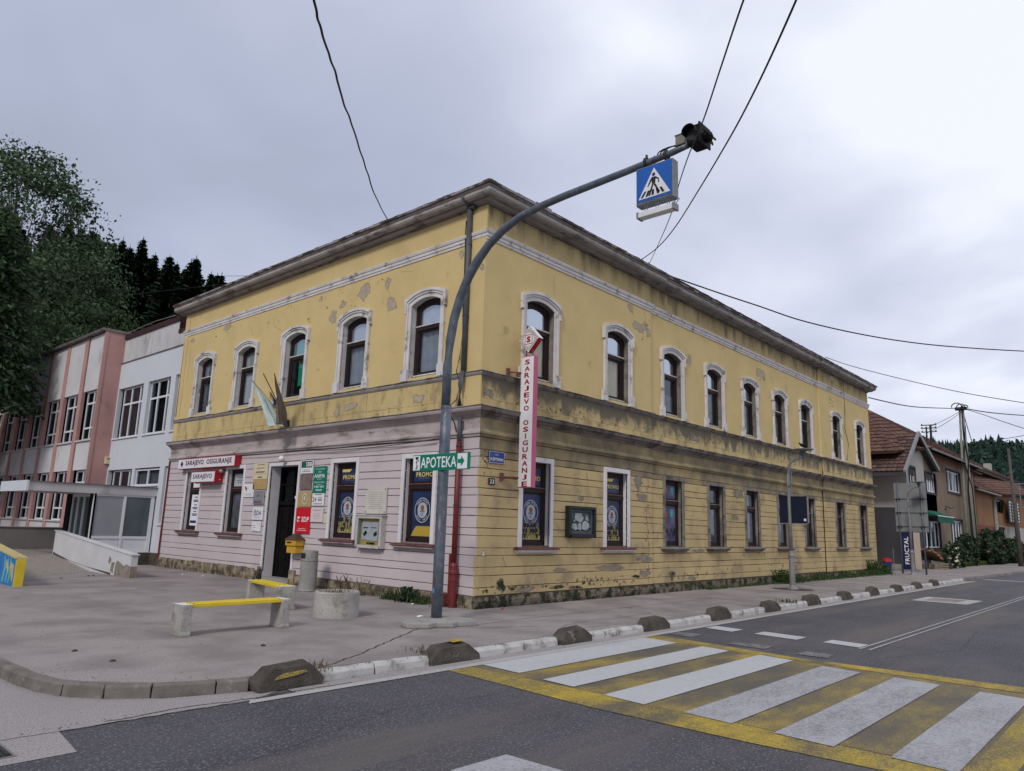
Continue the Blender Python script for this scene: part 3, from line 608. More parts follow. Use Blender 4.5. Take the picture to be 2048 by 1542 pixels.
# roof: low hip
rf = MB(); e0 = .33; zb, zt = 8.79, 10.4
A_ = [(-e0,-e0),(26.4+e0,-e0),(26.4+e0,14.75),(-e0,14.75)]
rf.add([(x,y,zb) for x,y in A_]+[(6.5,7.1,zt),(19.9,7.1,zt)],[(0,1,5,4),(1,2,5),(2,3,4,5),(3,0,4),(0,3,2,1)])
roof = rf.build('roof','roof_rust',BL)
for x, y, z, w in ((2.3,.55,9.10,.28),(14.6,.9,9.1,.45)):
    m = MB(); m.box(ID,x-w,x+w,y-.2,y+.2,z-.35,z+.06); m.box(ID,x-w-.05,x+w+.05,y-.25,y+.25,z+.10,z+.13)
    for sx_ in (-w,w): m.box(ID,x+sx_-.01,x+sx_+.01,y-.2,y-.18,z+.06,z+.26)
    m.box(ID,x-w,x+w,y-.2,y-.18,z+.24,z+.26); m.build('roof_hatch','zinc_old',BL)
# tile edge: small uneven tiles above the gutter
m = MB()
x = -e0
while x < 26.6: m.box(ID,x,x+.19,-e0-.03,-.05,8.775+random.uniform(0,.012),8.80+random.uniform(0,.02)); x += .21
y = -e0
while y < 14.7: m.box(ID,-e0-.03,-.05,y,y+.19,8.775+random.uniform(0,.012),8.80+random.uniform(0,.02)); y += .21
tag(m.build('roof_tile_edge','roof_rust',BL),kind='stuff')
# dado panels
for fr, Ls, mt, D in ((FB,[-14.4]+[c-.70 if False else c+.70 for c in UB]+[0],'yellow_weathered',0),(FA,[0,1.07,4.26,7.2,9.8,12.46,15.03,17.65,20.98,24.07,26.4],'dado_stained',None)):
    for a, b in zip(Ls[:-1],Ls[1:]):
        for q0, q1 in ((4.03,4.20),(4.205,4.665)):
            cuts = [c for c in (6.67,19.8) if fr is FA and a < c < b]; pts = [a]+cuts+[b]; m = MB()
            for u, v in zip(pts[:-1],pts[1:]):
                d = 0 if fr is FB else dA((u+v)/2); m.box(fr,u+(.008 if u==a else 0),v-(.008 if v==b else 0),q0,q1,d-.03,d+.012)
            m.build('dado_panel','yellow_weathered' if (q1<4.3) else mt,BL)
# plinth stones
SV = []
for k in range(8):
    nx, nz = 5, 3; vs = []; 
    for j in range(nz+1):
        for i in range(nx+1):
            e_ = (i in (0,nx)) or (j in (0,nz)); vs.append((i/nx, j/nz, .0 if e_ else random.uniform(.25,1)))
    SV.append((vs,[(j*(nx+1)+i,j*(nx+1)+i+1,(j+1)*(nx+1)+i+1,(j+1)*(nx+1)+i) for j in range(nz) for i in range(nx)]))
def stone(fr, s0, s1, h, d, mt):
    vs, fs = random.choice(SV); g = .012; b = [fr(s0+g+v[0]*(s1-s0-2*g), v[1]*(h+random.uniform(-.01,.01) if v[1]==1 else h), d+.035+v[2]*.045) for v in vs]
    m = MB().add(b, fs); m.add([fr(s0+g,0,d+.035),fr(s1-g,0,d+.035),fr(s1-g,h,d+.035),fr(s0+g,h,d+.035),fr(s0+g,h,d-.03),fr(s1-g,h,d-.03),fr(s0+g,0,d-.03),fr(s1-g,0,d-.03)],[(3,2,5,4),(0,3,4,6),(1,7,5,2)])
    return m.build('plinth_stone',mt,BL,recalc=False)
s = 0
while s < 26.3:
    w = random.uniform(.34,.62); stone(FA, s, min(s+w,26.4), .225+random.uniform(-.012,.008)-(.05 if s>9 else 0), dA(s), 'stone_dark'); s += w
s = -14.4
while s < -.1:
    w = random.uniform(.34,.60)
    if not (-8.15 < s+w/2 < -6.3): stone(FB, s, min(s+w,0), .225+random.uniform(-.012,.01)+(.08 if s<-8.1 else 0), 0, 'stone_light')
    else: w = .2
    s += w
for fr,mt in ((FA,'stone_dark'),(FB,'stone_dark')): MB().box(fr,*( (-14.4,-8.0) if fr is FB else (0,26.4)),0,.21,-.03,.03).build('plinth_backing',mt,BL)
MB().box(FB,-6.5,0,0,.21,-.03,.03).build('plinth_backing','stone_dark',BL)
m = MB()
for k in range(3): pass
stone(FB,-8.16,-7.94,.36,0,'stone_dark'); stone(FB,-6.56,-6.30,.36,.03,'stone_light')
# peeled patches
PBL = [(11.33,7.55,.3,.11),(4.31,7.29,.31,.2),(3.34,7.33,.11,.16),(3.18,6.78,.2,.19),(5.19,7.14,.14,.12),(5.55,6.9,.21,.17),(6.19,7.49,.1,.06),(5.06,4.32,.1,.16),(4.55,4.39,.32,.1),(1.97,4.37,.21,.12),(13.77,7.47,.16,.08),(.78,7.51,.08,.1),(.11,7.06,.08,.08),(.17,4.12,.16,.08)]
PAL = [(5.61,7.5,.14,.12),(6.1,7.1,.35,.17),(6.5,7.02,.14,.14),(.21,4.31,.17,.1),(8.97,6.66,.17,.17),(14.26,7.2,.4,.2),(21.56,8.32,.32,.14),(6.11,2.47,.29,.11),(5.96,2.84,.23,.2),(6.21,.9,.40,.11),(4.81,.69,.57,.09),(6.35,.52,.27,.11),(.77,.46,.16,.13),(1.54,.3,.35,.05),(2.6,.32,.26,.05),(2.72,.68,.22,.06),(5.9,.46,.23,.04),(.22,1.06,.05,.08),(7.83,.44,.17,.15),(9.37,1.08,.4,.06),(12.09,2.89,.4,.17),(11.77,2.1,.3,.1),(1.45,4.4,.1,.06),(9.2,4.35,.3,.1),(16.9,4.4,.4,.1),(3.5,2.3,.12,.07),(3.3,.30,.3,.04),(8.9,.32,.3,.06)]
def blot(r, s, z, rx, rz, k=40):
    ph = [r.uniform(0,6.3) for _ in range(9)]; am = [.16,.13,.10,.09,.07,.06,.05,.04,.04]; pts = []
    for i in range(k):
        t = 2*math.pi*i/k; f = .80+sum(am[q]*math.sin((q+1.0+(q>4)*3)*t+ph[q]) for q in range(9))+r.uniform(-.05,.05); pts.append((s+rx*f*math.cos(t), z+rz*f*math.sin(t)))
    return pts
def patch(fr, s, z, rx, rz, d, seed, mt='bare_render'):
    r = random.Random(seed); P_ = blot(r, s, z, rx*1.08, rz*1.08)
    m = MB(); m.prism(fr, P_, d-.004, d+.0030); m.mi = 1; g = .012
    Q = [(s+(a-s)*(1-g/max(.03,math.hypot(a-s,b-z))), z+(b-z)*(1-g/max(.03,math.hypot(a-s,b-z)))-.003) for a,b in P_]
    m.prism(fr, Q, d-.003, d+.0040); m.build('plaster_patch',['flake_edge',mt],BL)
for i,(y,z,a,b) in enumerate(PBL): patch(FB,-y,z,a,b,.014 if z<4.7 else (.03 if y<.6 else 0),i,'render_pale')
for i,(x,z,a,b) in enumerate(PAL): patch(FA,x,z,a,b,dA(x)+(.014 if 4<z<4.7 else 0),100+i, 'ramp_white' if abs(x-.22)<.01 and z<2 else ('render_pale' if z>6 else 'bare_render' if z>4 or i%2 else 'stone_dark' if z<.6 else 'bare_render'))

# chips and hairline cracks
r = random.Random(77); m = MB()
CL = [(1.2,.36,1.2,.07,40),(4.5,.40,1.8,.12,60),(6.4,2.2,.18,.8,40),(6.45,.8,.25,.5,30),(.15,2.9,.12,.35,20),(9.5,.4,2.2,.12,40),(11.8,2.6,.7,.3,24),(16,.5,2.5,.2,40),(8,3.05,2,.08,20),(22,2.8,1.5,.2,24),(13.6,1.0,1.2,.08,14),(3.5,4.25,2.6,.10,50),(10,4.3,3,.12,50),(17,4.3,3,.12,40),(6.3,7.1,.25,.25,20),(14.3,7.15,.5,.2,26),(21.2,7.1,.7,.2,26),(8.8,6.75,.2,.2,10)]
for cx_,cz_,sx_,sz_,n_ in CL:
    for k in range(n_):
        s_ = r.gauss(cx_,sx_*.6); z_ = r.gauss(cz_,sz_*.6)
        if not (.02 < s_ < 26.3) or any(abs(s_-c) < .72 and 1.0 < z_ < 3.2 for c in GA) or (z_ > 4.9 and any(abs(s_-c) < .8 and z_ < 7 for c in UA)) or z_ < .24: continue
        d_ = dA(s_)+(.0135 if 4.0 < z_ < 4.7 else .0015); w_ = r.uniform(.012,.045)*(1.3 if sx_>1 else 1); m.mi = r.choice((0,0,1)); m.prism(FA, blot(r,s_,z_,w_,w_*r.uniform(.5,1.1),9), d_-.002, d_+.0015)
tag(m.build('plaster_chips',['flake_edge','bare_render'],BL),kind='stuff')
m = MB()
for k in range(70):
    s_ = r.choice([r.gauss(-4.5,1.5),r.gauss(-11,1.5),r.uniform(-14,0)]); z_ = r.choice([r.gauss(4.3,.12),r.gauss(7.2,.25)]) 
    if not (-14.3 < s_ < -.7) or z_ > 7.62 or (z_ > 4.9 and any(abs(s_-c) < .8 and z_ < 7 for c in UB)) or not (4.06 < z_ < 4.62 or z_ > 6.6): continue
    d_ = .0135 if z_ < 4.7 else .0015; w_ = r.uniform(.012,.04); m.mi = r.choice((0,1,1)); m.prism(FB, blot(r,s_,z_,w_,w_*r.uniform(.5,1.4),9), d_-.002, d_+.0015)
tag(m.build('plaster_chips',['flake_edge','render_pale'],BL),kind='stuff')
def wcrack(m, fr, pts, d, w=.006):
    m = MB()
    P = []
    for a, b in zip(pts[:-1],pts[1:]):
        n_ = max(2,int(math.hypot(b[0]-a[0],b[1]-a[1])/.06))
        for q in range(n_): P.append((a[0]+(b[0]-a[0])*q/n_+r.uniform(-.02,.02), a[1]+(b[1]-a[1])*q/n_+r.uniform(-.02,.02)))
    P.append(pts[-1]); vs = []
    for q in P: w_ = w*r.uniform(.3,1); vs += [fr(q[0]-w_,q[1]-w_*.5,d),fr(q[0]+w_,q[1]+w_*.5,d)]
    m.add(vs,[(2*i,2*i+1,2*i+3,2*i+2) for i in range(len(P)-1)]); m.build('wall_crack','flake_edge',BL,recalc=False)
for pts in ([(-5.1,7.1),(-4.6,7.2),(-4.3,7.4)],[(-3.6,7.55),(-3.3,7.3),(-3.2,6.9),(-3.25,6.5)],[(-2.9,7.55),(-2.4,7.45)],[(-8.6,7.4),(-8.5,7.1),(-8.1,6.9)],[(-11.6,7.5),(-11.2,7.3),(-10.9,7.35)],[(-9.9,7.3),(-9.7,7.0)],[(-13.9,6.0),(-13.8,6.6),(-13.85,7.3)]): wcrack(m,FB,pts,.002)
for pts in ([(-4.9,4.15),(-4.4,4.25),(-3.4,4.2),(-2.6,4.25)],[(-12.9,4.12),(-12,4.2)]): wcrack(m,FB,pts,.0145)
for pts in ([(2.3,7.5),(2.32,7.0)],[(6.3,7.6),(6.5,7.2),(6.45,6.8)],[(8.3,7.2),(8.4,6.95)],[(15,7.4),(15.2,7.0)],[(.12,8.2),(.2,7.95)]): wcrack(m,FA,pts,dA(pts[0][0])+.002)
for pts in ([(.5,.5),(.9,.8),(.8,1.0)],[(1.2,.32),(2.0,.38),(2.9,.33)],[(3.4,.5),(4.4,.45),(5.6,.5),(6.5,.42)],[(6.45,.3),(6.5,1.2),(6.38,2.1),(6.5,3.1)],[(3.75,2.62),(3.7,2.9),(3.78,3.1)]): wcrack(m,FA,pts,dA(pts[0][0])+.003,.008)

# ---- upper (arched) windows
def arched_window(fr, c, D, cu, cl, extra=None):
    m = MB()
    inner = [(c-.5,4.80)]+arc(c,.5,6.57,6.70)+[(c+.5,4.80)]; mid = [(c-.59,4.80)]+arc(c,.59,6.64,6.79)+[(c+.59,4.80)]; outer = [(c-.645,4.80)]+arc(c,.645,6.70,6.86)+[(c+.645,4.80)]
    m.ring(fr, inner, mid, D-.01, D+.035); m.ring(fr, mid, outer, D-.01, D+.06)
    # hood with ears, foot blocks
    hood = [(c-.695,6.40)]+arc(c,.695,6.745,6.90)+[(c+.695,6.40)]; hin = [(c-.635,6.40)]+arc(c,.635,6.68,6.84)+[(c+.635,6.40)]
    m.ring(fr, hin, hood, D-.01, D+.085)
    for sx_ in (-1,1): m.box(fr, c+sx_*.61-.105, c+sx_*.61+.105, 4.79, 5.06, D-.01, D+.075)
    m.build('window_surround','white_trim',BL)
    m = MB(); I_ = [(c-.5,4.86)]+arc(c,.5,6.57,6.70)+[(c+.5,4.86)]
    for a, b in zip(I_,I_[1:]+I_[:1]): m.add([fr(*a,D),fr(*b,D),fr(*b,D-.20),fr(*a,D-.20)],[(0,1,2,3)])
    m.build('window_reveal','grey_surround' if fr is FA else 'white_trim',BL,recalc=False)
    f = MB(); q = D-.13
    o1 = [(c-.5,4.86)]+arc(c,.5,6.57,6.70)+[(c+.5,4.86)]; i1 = [(c-.41,4.95)]+arc(c,.41,6.49,6.60)+[(c+.41,4.95)]
    f.ring(fr, i1, o1, q-.07, q); f.box(fr,c-.5,c+.5,4.86,4.95,q-.07,q); f.box(fr,c-.41,c+.41,5.98,6.07,q-.06,q+.02); f.box(fr,c-.022,c+.022,4.95,5.98,q-.065,q-.035) if False else None
    w = f.build('window','window_wood',BL)
    m = MB(); 
    i2 = [(c-.41,6.07)]+arc(c,.41,6.49,6.60)+[(c+.41,6.07)]; i3 = [(c-.36,6.11)]+arc(c,.36,6.45,6.55)+[(c+.36,6.11)]; m.ring(fr,i3,i2,q-.05,q-.012); m.box(fr,c-.41,c+.41,6.07,6.11,q-.05,q-.012)
    for a, b in ((c-.41,c-.36),(c+.36,c+.41)): m.box(fr,a,b,4.95,5.98,q-.05,q-.012)
    m.box(fr,c-.36,c+.36,4.95,5.0,q-.05,q-.012); m.box(fr,c-.36,c+.36,5.93,5.98,q-.05,q-.012); m.build('sash','sash_dark',w)
    MB().box(fr,c-.45,c+.45,6.071,6.10,q,q+.035).build('drip_rail','drip_white',w); MB().box(fr,c-.46,c+.46,4.90,4.93,q,q+.05).build('drip_rail','drip_white',w)
    pts = [(c-.36,6.11)]+arc(c,.36,6.45,6.55)+[(c+.36,6.11)]
    m = MB(); m.poly([fr(a,b,q-.03) for a,b in pts]); m.build('pane','glass',w,recalc=False)
    m = MB(); m.quad(fr,c-.36,c+.36,5.0,5.93,q-.03); m.build('pane','glass',w,recalc=False)
    if cu:
        m = MB(); m.quad(fr,c-.40,c+.40,6.05,6.60,q-.09); m.build('curtain',cu,w,recalc=False)
    if cl:
        mt, x0, x1, z0, z1 = cl; n_ = 24; vs = []
        for i in range(n_+1):
            t = i/n_; wv = .018*math.sin(t*26+c)+.01*math.sin(t*61)
            for zz in (z0,z1): vs.append(fr(c-.40+.80*(x0+(x1-x0)*t),zz,q-.11+wv))
        m = MB(); m.add(vs,[(2*i,2*i+2,2*i+3,2*i+1) for i in range(n_)]); m.build('curtain',mt,w,recalc=False,smooth=True)
    return w
CU = {0:('curtain_shade',('curtain_sand',0,1,4.95,5.98)),1:(None,('curtain_sand',0,1,4.95,5.98)),2:('curtain_shade',('curtain_dim',.3,1,4.95,5.5)),3:('curtain_shade',('curtain_dim',0,1,4.95,5.9)),
      4:('curtain_shade',('curtain_dim',0,1,4.95,5.9)),5:('curtain_dim',('curtain_dim',0,1,4.95,5.9)),6:('curtain_dim',('curtain_dim',0,1,4.95,5.6)),7:('curtain_dim',('curtain_dim',0,.6,4.95,5.7)),8:('curtain_dim',None)}
for i, c in enumerate(UA): arched_window(FA, c, dA(c), *CU[i])
CUB = {0:('curtain_grey',('curtain_dim',0,1,4.95,5.9)),1:('curtain_pale',('curtain_pale',.0,.62,4.95,5.98)),2:('curtain_green',('curtain_green',.30,.95,5.25,5.98)),3:('curtain_pale',('curtain_grey',0,1,4.95,5.98)),4:('curtain_pale',('curtain_grey',0,1,4.95,5.98))}
for i, c in enumerate(UB): arched_window(FB, c, 0, *CUB[i])
# ---- ground-floor windows
def flat_window(fr, c, D, surround, sill, back):
    m = MB(); x = .47; X = .58
    m.ring(fr,[(c-x,1.19),(c-x,3.02),(c+x,3.02),(c+x,1.19)],[(c-X,1.19),(c-X,3.13),(c+X,3.13),(c+X,1.19)],D-.01,D+.035); m.build('window_surround',surround,BL,bevel=.005)
    m = MB()
    for a, b in (((c-x,1.19),(c-x,3.02)),((c-x,3.02),(c+x,3.02)),((c+x,3.02),(c+x,1.19)),((c+x,1.19),(c-x,1.19))): m.add([fr(*a,D),fr(*b,D),fr(*b,D-.20),fr(*a,D-.20)],[(0,1,2,3)])
    m.build('window_reveal',surround,BL,recalc=False)
    q = D-.115; f = MB()
    f.ring(fr,[(c-.38,1.30),(c-.38,2.93),(c+.38,2.93),(c+.38,1.30)],[(c-x,1.19),(c-x,3.02),(c+x,3.02),(c+x,1.19)],q-.07,q); f.box(fr,c-x,c+x,1.19,1.30,q-.07,q); f.box(fr,c-.38,c+.38,2.35,2.48,q-.06,q+.02)
    w = f.build('window','window_wood',BL,bevel=.004)
    m = MB()
    for z0,z1 in ((1.30,2.35),(2.48,2.93)):
        m.ring(fr,[(c-.34,z0+.04),(c-.34,z1-.04),(c+.34,z1-.04),(c+.34,z0+.04)],[(c-.38,z0),(c-.38,z1),(c+.38,z1),(c+.38,z0)],q-.05,q-.012); m.box(fr,c-.34,c+.34,z0,z0+.04,q-.05,q-.012)
    m.build('sash','sash_dark' if surround!='grey_surround' else 'sash_dark',w)
    m = MB(); m.box(fr,c-.42,c+.42,2.455,2.475,q+.02,q+.04); m.build('drip_rail','sill_red' if sill=='sill_red' else 'sill_grey',w)
    for z0,z1 in ((1.34,2.31),(2.52,2.89)):
        m = MB(); m.quad(fr,c-.34,c+.34,z0,z1,q-.03); m.build('pane','glass',w,recalc=False)
        if back:
            m = MB(); m.quad(fr,c-.38,c+.38,z0-.03,z1+.03,q-.06); m.build('curtain',back,w,recalc=False)
    sl = sweep([(0,0)],[(0,0),(1,0)]) if False else None
    m = MB(); m.box(fr,c-.70,c+.70,1.135,1.17,D-.02,D+.15); m.box(fr,c-.67,c+.67,1.17,1.19,D-.11,D+.12)
    s_ = m.build('window_sill',sill,BL,bevel=.006)
    m = MB(); m.box(fr,c-.66,c+.66,1.095,1.134,D-.02,D+.12); m.box(fr,c-.63,c+.63,1.06,1.094,D-.02,D+.07)
    m.build('window_sill','pink_trim' if sill=='sill_red' and fr is FB else 'white_surround' if sill=='sill_red' else 'grey_surround',BL,bevel=.012,seg=2)
    return w
for i, c in enumerate(GA): flat_window(FA, c, dA(c), 'white_surround' if i<2 else 'grey_surround', 'sill_red' if i<2 else 'sill_grey', [None,None,None,'curtain_dim','curtain_grey','curtain_grey','curtain_dim','curtain_dim','curtain_dim'][i])
for i, c in enumerate(GB): flat_window(FB, c, 0, 'white_surround', 'sill_red', [None,'curtain_dim',None,None][i])
# ---- entrance
m = MB(); m.ring(FB,[(-7.94,0.3),(-7.94,3.03),(-6.56,3.03),(-6.56,0.3)],[(-8.02,0.3),(-8.02,3.12),(-6.47,3.12),(-6.47,0.3)],-.01,.03)
m.build('door_surround','white_surround',BL)
m = MB()
for a, b in (((-7.94,0),(-7.94,3.03)),((-7.94,3.03),(-6.56,3.03)),((-6.56,3.03),(-6.56,0))): m.add([FB(*a,0),FB(*b,0),FB(*b,-.42),FB(*a,-.42)],[(0,1,2,3)])
m.build('door_reveal','white_surround',BL,recalc=False)
m = MB(); m.box(FB,-7.94,-7.90,0,3.03,-.42,-.30); m.box(FB,-6.60,-6.56,0,3.03,-.42,-.30); m.box(FB,-7.9,-6.6,2.96,3.03,-.42,-.30); m.box(FB,-7.9,-6.6,2.0,2.10,-.42,-.28); m.box(FB,-7.9,-6.6,2.52,2.57,-.42,-.31); m.box(FB,-7.27,-7.22,2.1,2.96,-.42,-.31)
dr = m.build('entrance_door','door_dark',BL)
m = MB(); m.quad(FB,-7.9,-6.6,2.1,2.96,-.38); m.build('pane','glass_dark',dr,recalc=False)
m = MB(); m.box(FB,-7.9,-7.26,.08,2.0,-.42,-.34)
for z0,z1 in ((.2,.42),(.5,1.15),(1.2,1.45),(1.5,1.9)): m.ring(FB,[(-7.76,z0+.04),(-7.76,z1-.04),(-7.42,z1-.04),(-7.42,z0+.04)],[(-7.80,z0),(-7.80,z1),(-7.38,z1),(-7.38,z0)],-.34,-.32)
m.build('door_leaf','door_dark',dr)
m = MB(); m.box(FB,-7.24,-6.62,.08,2.0,-.42,-.345); m.build('door_leaf','door_dark',dr)
m = MB(); m.disc(FB,-7.05,2.20,.045,-.27); m.build('round_sticker','letter_white',dr,recalc=False)
m = MB(); m.box(FB,-7.94,-6.56,0,.10,-.42,.0); m.build('door_step','concrete',BL)
# ---- downpipe on the short side
dp = thing('downpipe','downpipe beside the building corner, grey above and dark red below','downpipe')
yq = .47
m = MB(); m.tube([(-.10,yq,8.50),(-.09,yq,4.78)],.060,12); m.tube([(-.36,yq,8.66),(-.28,yq-.02,8.56),(-.10,yq,8.47)],.04,8); m.box(ID,-.16,-.03,yq-.16,yq+.05,8.42,8.47); m.tube([(-.11,yq,4.78),(-.16,yq,4.5),(-.16,yq,4.03)],.055,12); m.tube([(-.12,yq,3.8),(-.12,yq,3.3)],.05,12)
m.build('upper_pipe','pipe_grey',dp,smooth=True)
m = MB(); m.tube([(-.12,yq,3.3),(-.12,yq,.75)],.058,12); m.build('lower_pipe','pipe_red',dp,smooth=True)
m = MB(); m.lathe((-.12,yq,0),[(.085,.0),(.085,.5),(.10,.505),(.10,.545),(.085,.55),(.085,.64),(.105,.645),(.105,.69),(.08,.72),(.08,.80),(.06,.86)],14); m.build('cast_foot','pipe_red',dp,smooth=False)
m = MB()
for zz in (3.2,2.0,6.0,7.6): m.tube([(-.01,yq+.08,zz),(-.12,yq+.08,zz)],.01,6); m.lathe((-.12 if zz<4 else -.09,yq,zz-.015),[(.066,0),(.066,.03)],12)
m.build('clamp','grate',dp)
m = MB(); m.box(FB,-.70,-.64,0.0,1.03,.0,.05); m.box(FB,-.82,-.60,0.0,.26,.0,.12); tag(m.build('cable_duct','pipe_red',None,bevel=.006),'slim dark red cable duct and small box left of the downpipe foot','cable duct')
ag = tag(MB().tube([(-.005,14.33,8.2),(-.03,14.33,4.9)],.012,6).tube([(-.03,14.36,3.4),(-.04,14.38,.25)],.028,8).build('drain_pipe','pipe_red'),'thin red pipe at the far left edge of the pink wall','downpipe')
# ================================================================ posters in the ground-floor windows
def promo_poster(fr, c, D, label, people, top=True, yellow_foot=False):
    t = thing('window_poster', label, 'poster', 'sports club posters in the ground floor windows'); q = D-.143
    m = MB(); m.quad(fr,c-.335,c+.335,1.345,2.305,q); 
    if top: m.quad(fr,c-.335,c+.335,2.525,2.885,q)
    m.build('poster_sheet','poster_blue',t,recalc=False); e = .0015
    if top:
        m = MB(); m.poly([fr(c-.30,2.80,q+e),fr(c-.0,2.80,q+e),fr(c+.08,2.87,q+e),fr(c-.30,2.87,q+e)]); m.build('gold_flash','letter_gold',t,recalc=False)
        lettering('Košarkaški klub',t,fr,c+.02,2.755,.42,.032,q+e,'letter_grey')
        lettering('PROMO',t,fr,c+.02,2.675,.56,.105,q+e,'letter_gold',.02)
        lettering('Donji Vakuf',t,fr,c+.02,2.585,.34,.045,q+e,'letter_grey')
    zc = 1.93 if not yellow_foot else 1.90; R = .25
    g = MB(); g.ring(fr,[(c+R*.93*math.cos(a),zc+R*1.08*.93*math.sin(a)) for a in np.linspace(0,2*math.pi,33)],[(c+R*math.cos(a),zc+R*1.08*math.sin(a)) for a in np.linspace(0,2*math.pi,33)],q,q+e)
    g.disc(fr,c,zc,R*.62,q+e,28,R*.67)
    for txt, a0, a1, fl in (('K.K. PROMO',2.45,.70,1),('DONJI VAKUF',3.75,5.67,-1)):
        for i, ch in enumerate(txt):
            if ch == ' ': continue
            a = a0+(a1-a0)*i/(len(txt)-1); text_into(g,ch,fr,c+R*.78*math.cos(a),zc+R*.84*math.sin(a),0,.045,q+e,.02,(a-math.pi/2) if fl>0 else (a+math.pi/2))
    g.build('club_badge','badge_white',t,recalc=False)
    g = MB(); g.disc(fr,c,zc+.05,.062,q+2*e,20); g.build('ball','ball',t,recalc=False)
    g = MB(); g.poly([fr(c-.085,zc-.012,q+2*e),fr(c+.085,zc-.012,q+2*e),fr(c+.08,zc-.03,q+2*e),fr(c-.08,zc-.03,q+2*e)])
    for k in range(4):
        for u in range(6): g.quad(fr,c-.065+k*.008+u*.0215*(1-k*.13),c-.055+k*.008+u*.0215*(1-k*.13),zc-.055-k*.024,zc-.043-k*.024,q+2*e)
    g.build('hoop_net','letter_navy',t,recalc=False)
    if yellow_foot:
        m = MB(); m.poly([fr(c-.335,1.345,q+e),fr(c+.335,1.345,q+e),fr(c+.335,1.56,q+e),fr(c-.16,1.56,q+e),fr(c-.21,1.53,q+e)]); m.build('gold_flash','poster_gold',t,recalc=False)
    if people:
        fl = MB(); fl.quad(fr,c-.335,c+.335,1.345,1.43,q+e); fl.build('court_floor','poster_floor',t,recalc=False)
        P = {'kit_yellow':MB(),'kit_black':MB(),'skin_print':MB()}; r = random.Random(int(abs(c)*100))
        for row, (zz, n_) in enumerate(((1.60,6),(1.48,7),(1.37,6))):
            for i in range(n_):
                x = c-.30+.60*(i+.5*(row%2)+.2)/n_+r.uniform(-.02,.02); d = q+e*(2+row)
                if people == 2: z0 = zz*.6+.42*1.34
                z0 = zz+r.uniform(-.01,.01); k = P['kit_yellow'] if r.random() < .5 else P['kit_black']
                k.poly([fr(x-.030,z0,d),fr(x+.030,z0,d),fr(x+.038,z0+.08,d),fr(x+.02,z0+.10,d),fr(x-.02,z0+.10,d),fr(x-.038,z0+.08,d)])
                P['skin_print'].disc(fr,x,z0+.122,.019,d+e*.3,10); P['skin_print'].quad(fr,x-.024,x-.008,z0-.07,z0,d); P['skin_print'].quad(fr,x+.008,x+.024,z0-.07,z0,d)
                P['kit_black'].poly([fr(x-.018,z0+.128,d+e*.6),fr(x+.018,z0+.128,d+e*.6),fr(x,z0+.148,d+e*.6)])
        for k, mm in P.items(): tag(mm.build({'kit_yellow':'yellow_kits','kit_black':'black_kits','skin_print':'player_figures'}[k],k,t,recalc=False),kind='stuff')
promo_poster(FA, GA[0], dA(1), 'navy PROMO club poster with players, half behind the tall vertical white sign', 1)
promo_poster(FA, GA[1], dA(5), 'navy PROMO club poster with players, in the yellow wall window right of the framed relief', 2)
promo_poster(FB, GB[2], 0, 'navy PROMO poster with yellow kitted players, in the window left of the notice case', 1)
promo_poster(FB, GB[3], 0, 'navy PROMO poster without players, gold at its foot, in the window beside the pole', 0, True, True)
t = thing('window_poster','dark violet poster with teal shapes and a crowd, in the first grey framed street window','poster'); c = GA[2]; q = dA(c)-.143
m = MB(); m.quad(FA,c-.335,c+.335,1.345,2.305,q); m.quad(FA,c-.335,c+.335,2.525,2.885,q); m.build('poster_sheet','poster_violet',t,recalc=False)
m = MB(); m.disc(FA,c+.14,2.12,.07,q+.002,16,.12); m.disc(FA,c+.18,2.78,.08,q+.002,16,.07); m.poly([FA(c+.10,2.76,q+.0025),FA(c+.26,2.76,q+.0025),FA(c+.18,2.60,q+.0025)]); m.build('teal_shape','print_teal',t,recalc=False)
lettering('18',t,FA,c-.20,2.08,.22,.15,q+.002,'print_orange',.03); lettering('18',t,FA,c-.18,2.76,.22,.13,q+.002,'print_orange',.03)
m = MB(); r = random.Random(5)
for i in range(60): x = c-.32+.64*r.random(); z0 = 1.42+.2*r.random(); m.quad(FA,x-.006,x+.006,z0,z0+.09+.05*r.random(),q+.002)
m.build('crowd_print','letter_black',t,recalc=False)
# insurance posters in the two left pink windows
t = thing('window_poster','pale poster with blue print in the leftmost pink wall window','poster'); c = GB[0]; q = -.143
m = MB(); m.quad(FB,c-.335,c+.335,1.345,2.305,q); m.quad(FB,c-.335,c+.335,2.525,2.885,q); m.build('poster_sheet','curtain_pale',t,recalc=False)
m = MB(); 
for k,(z,w) in enumerate([(2.22,.2),(2.13,.34),(2.09,.30),(1.98,.2),(1.9,.36),(1.86,.3),(1.78,.2),(1.7,.4),(1.66,.3),(2.72,.3),(2.66,.36)]): m.quad(FB,c-.05-w/2,c-.05+w/2,z-.014,z+.014,q+.002)
m.quad(FB,c-.3,c+.3,1.42,1.50,q+.002); m.build('print_line','letter_navy',t,recalc=False)
t = thing('window_poster','pale half sheet with faint print at the top of the second pink wall window','poster'); c = GB[1]
m = MB(); m.quad(FB,c-.335,c+.335,2.525,2.885,q); m.build('poster_sheet','curtain_grey',t,recalc=False)
m = MB(); 
for z,w in ((2.78,.3),(2.70,.4),(2.63,.3)): m.quad(FB,c-w/2,c+w/2,z-.012,z+.012,q+.002)
m.build('print_line','letter_grey',t,recalc=False)
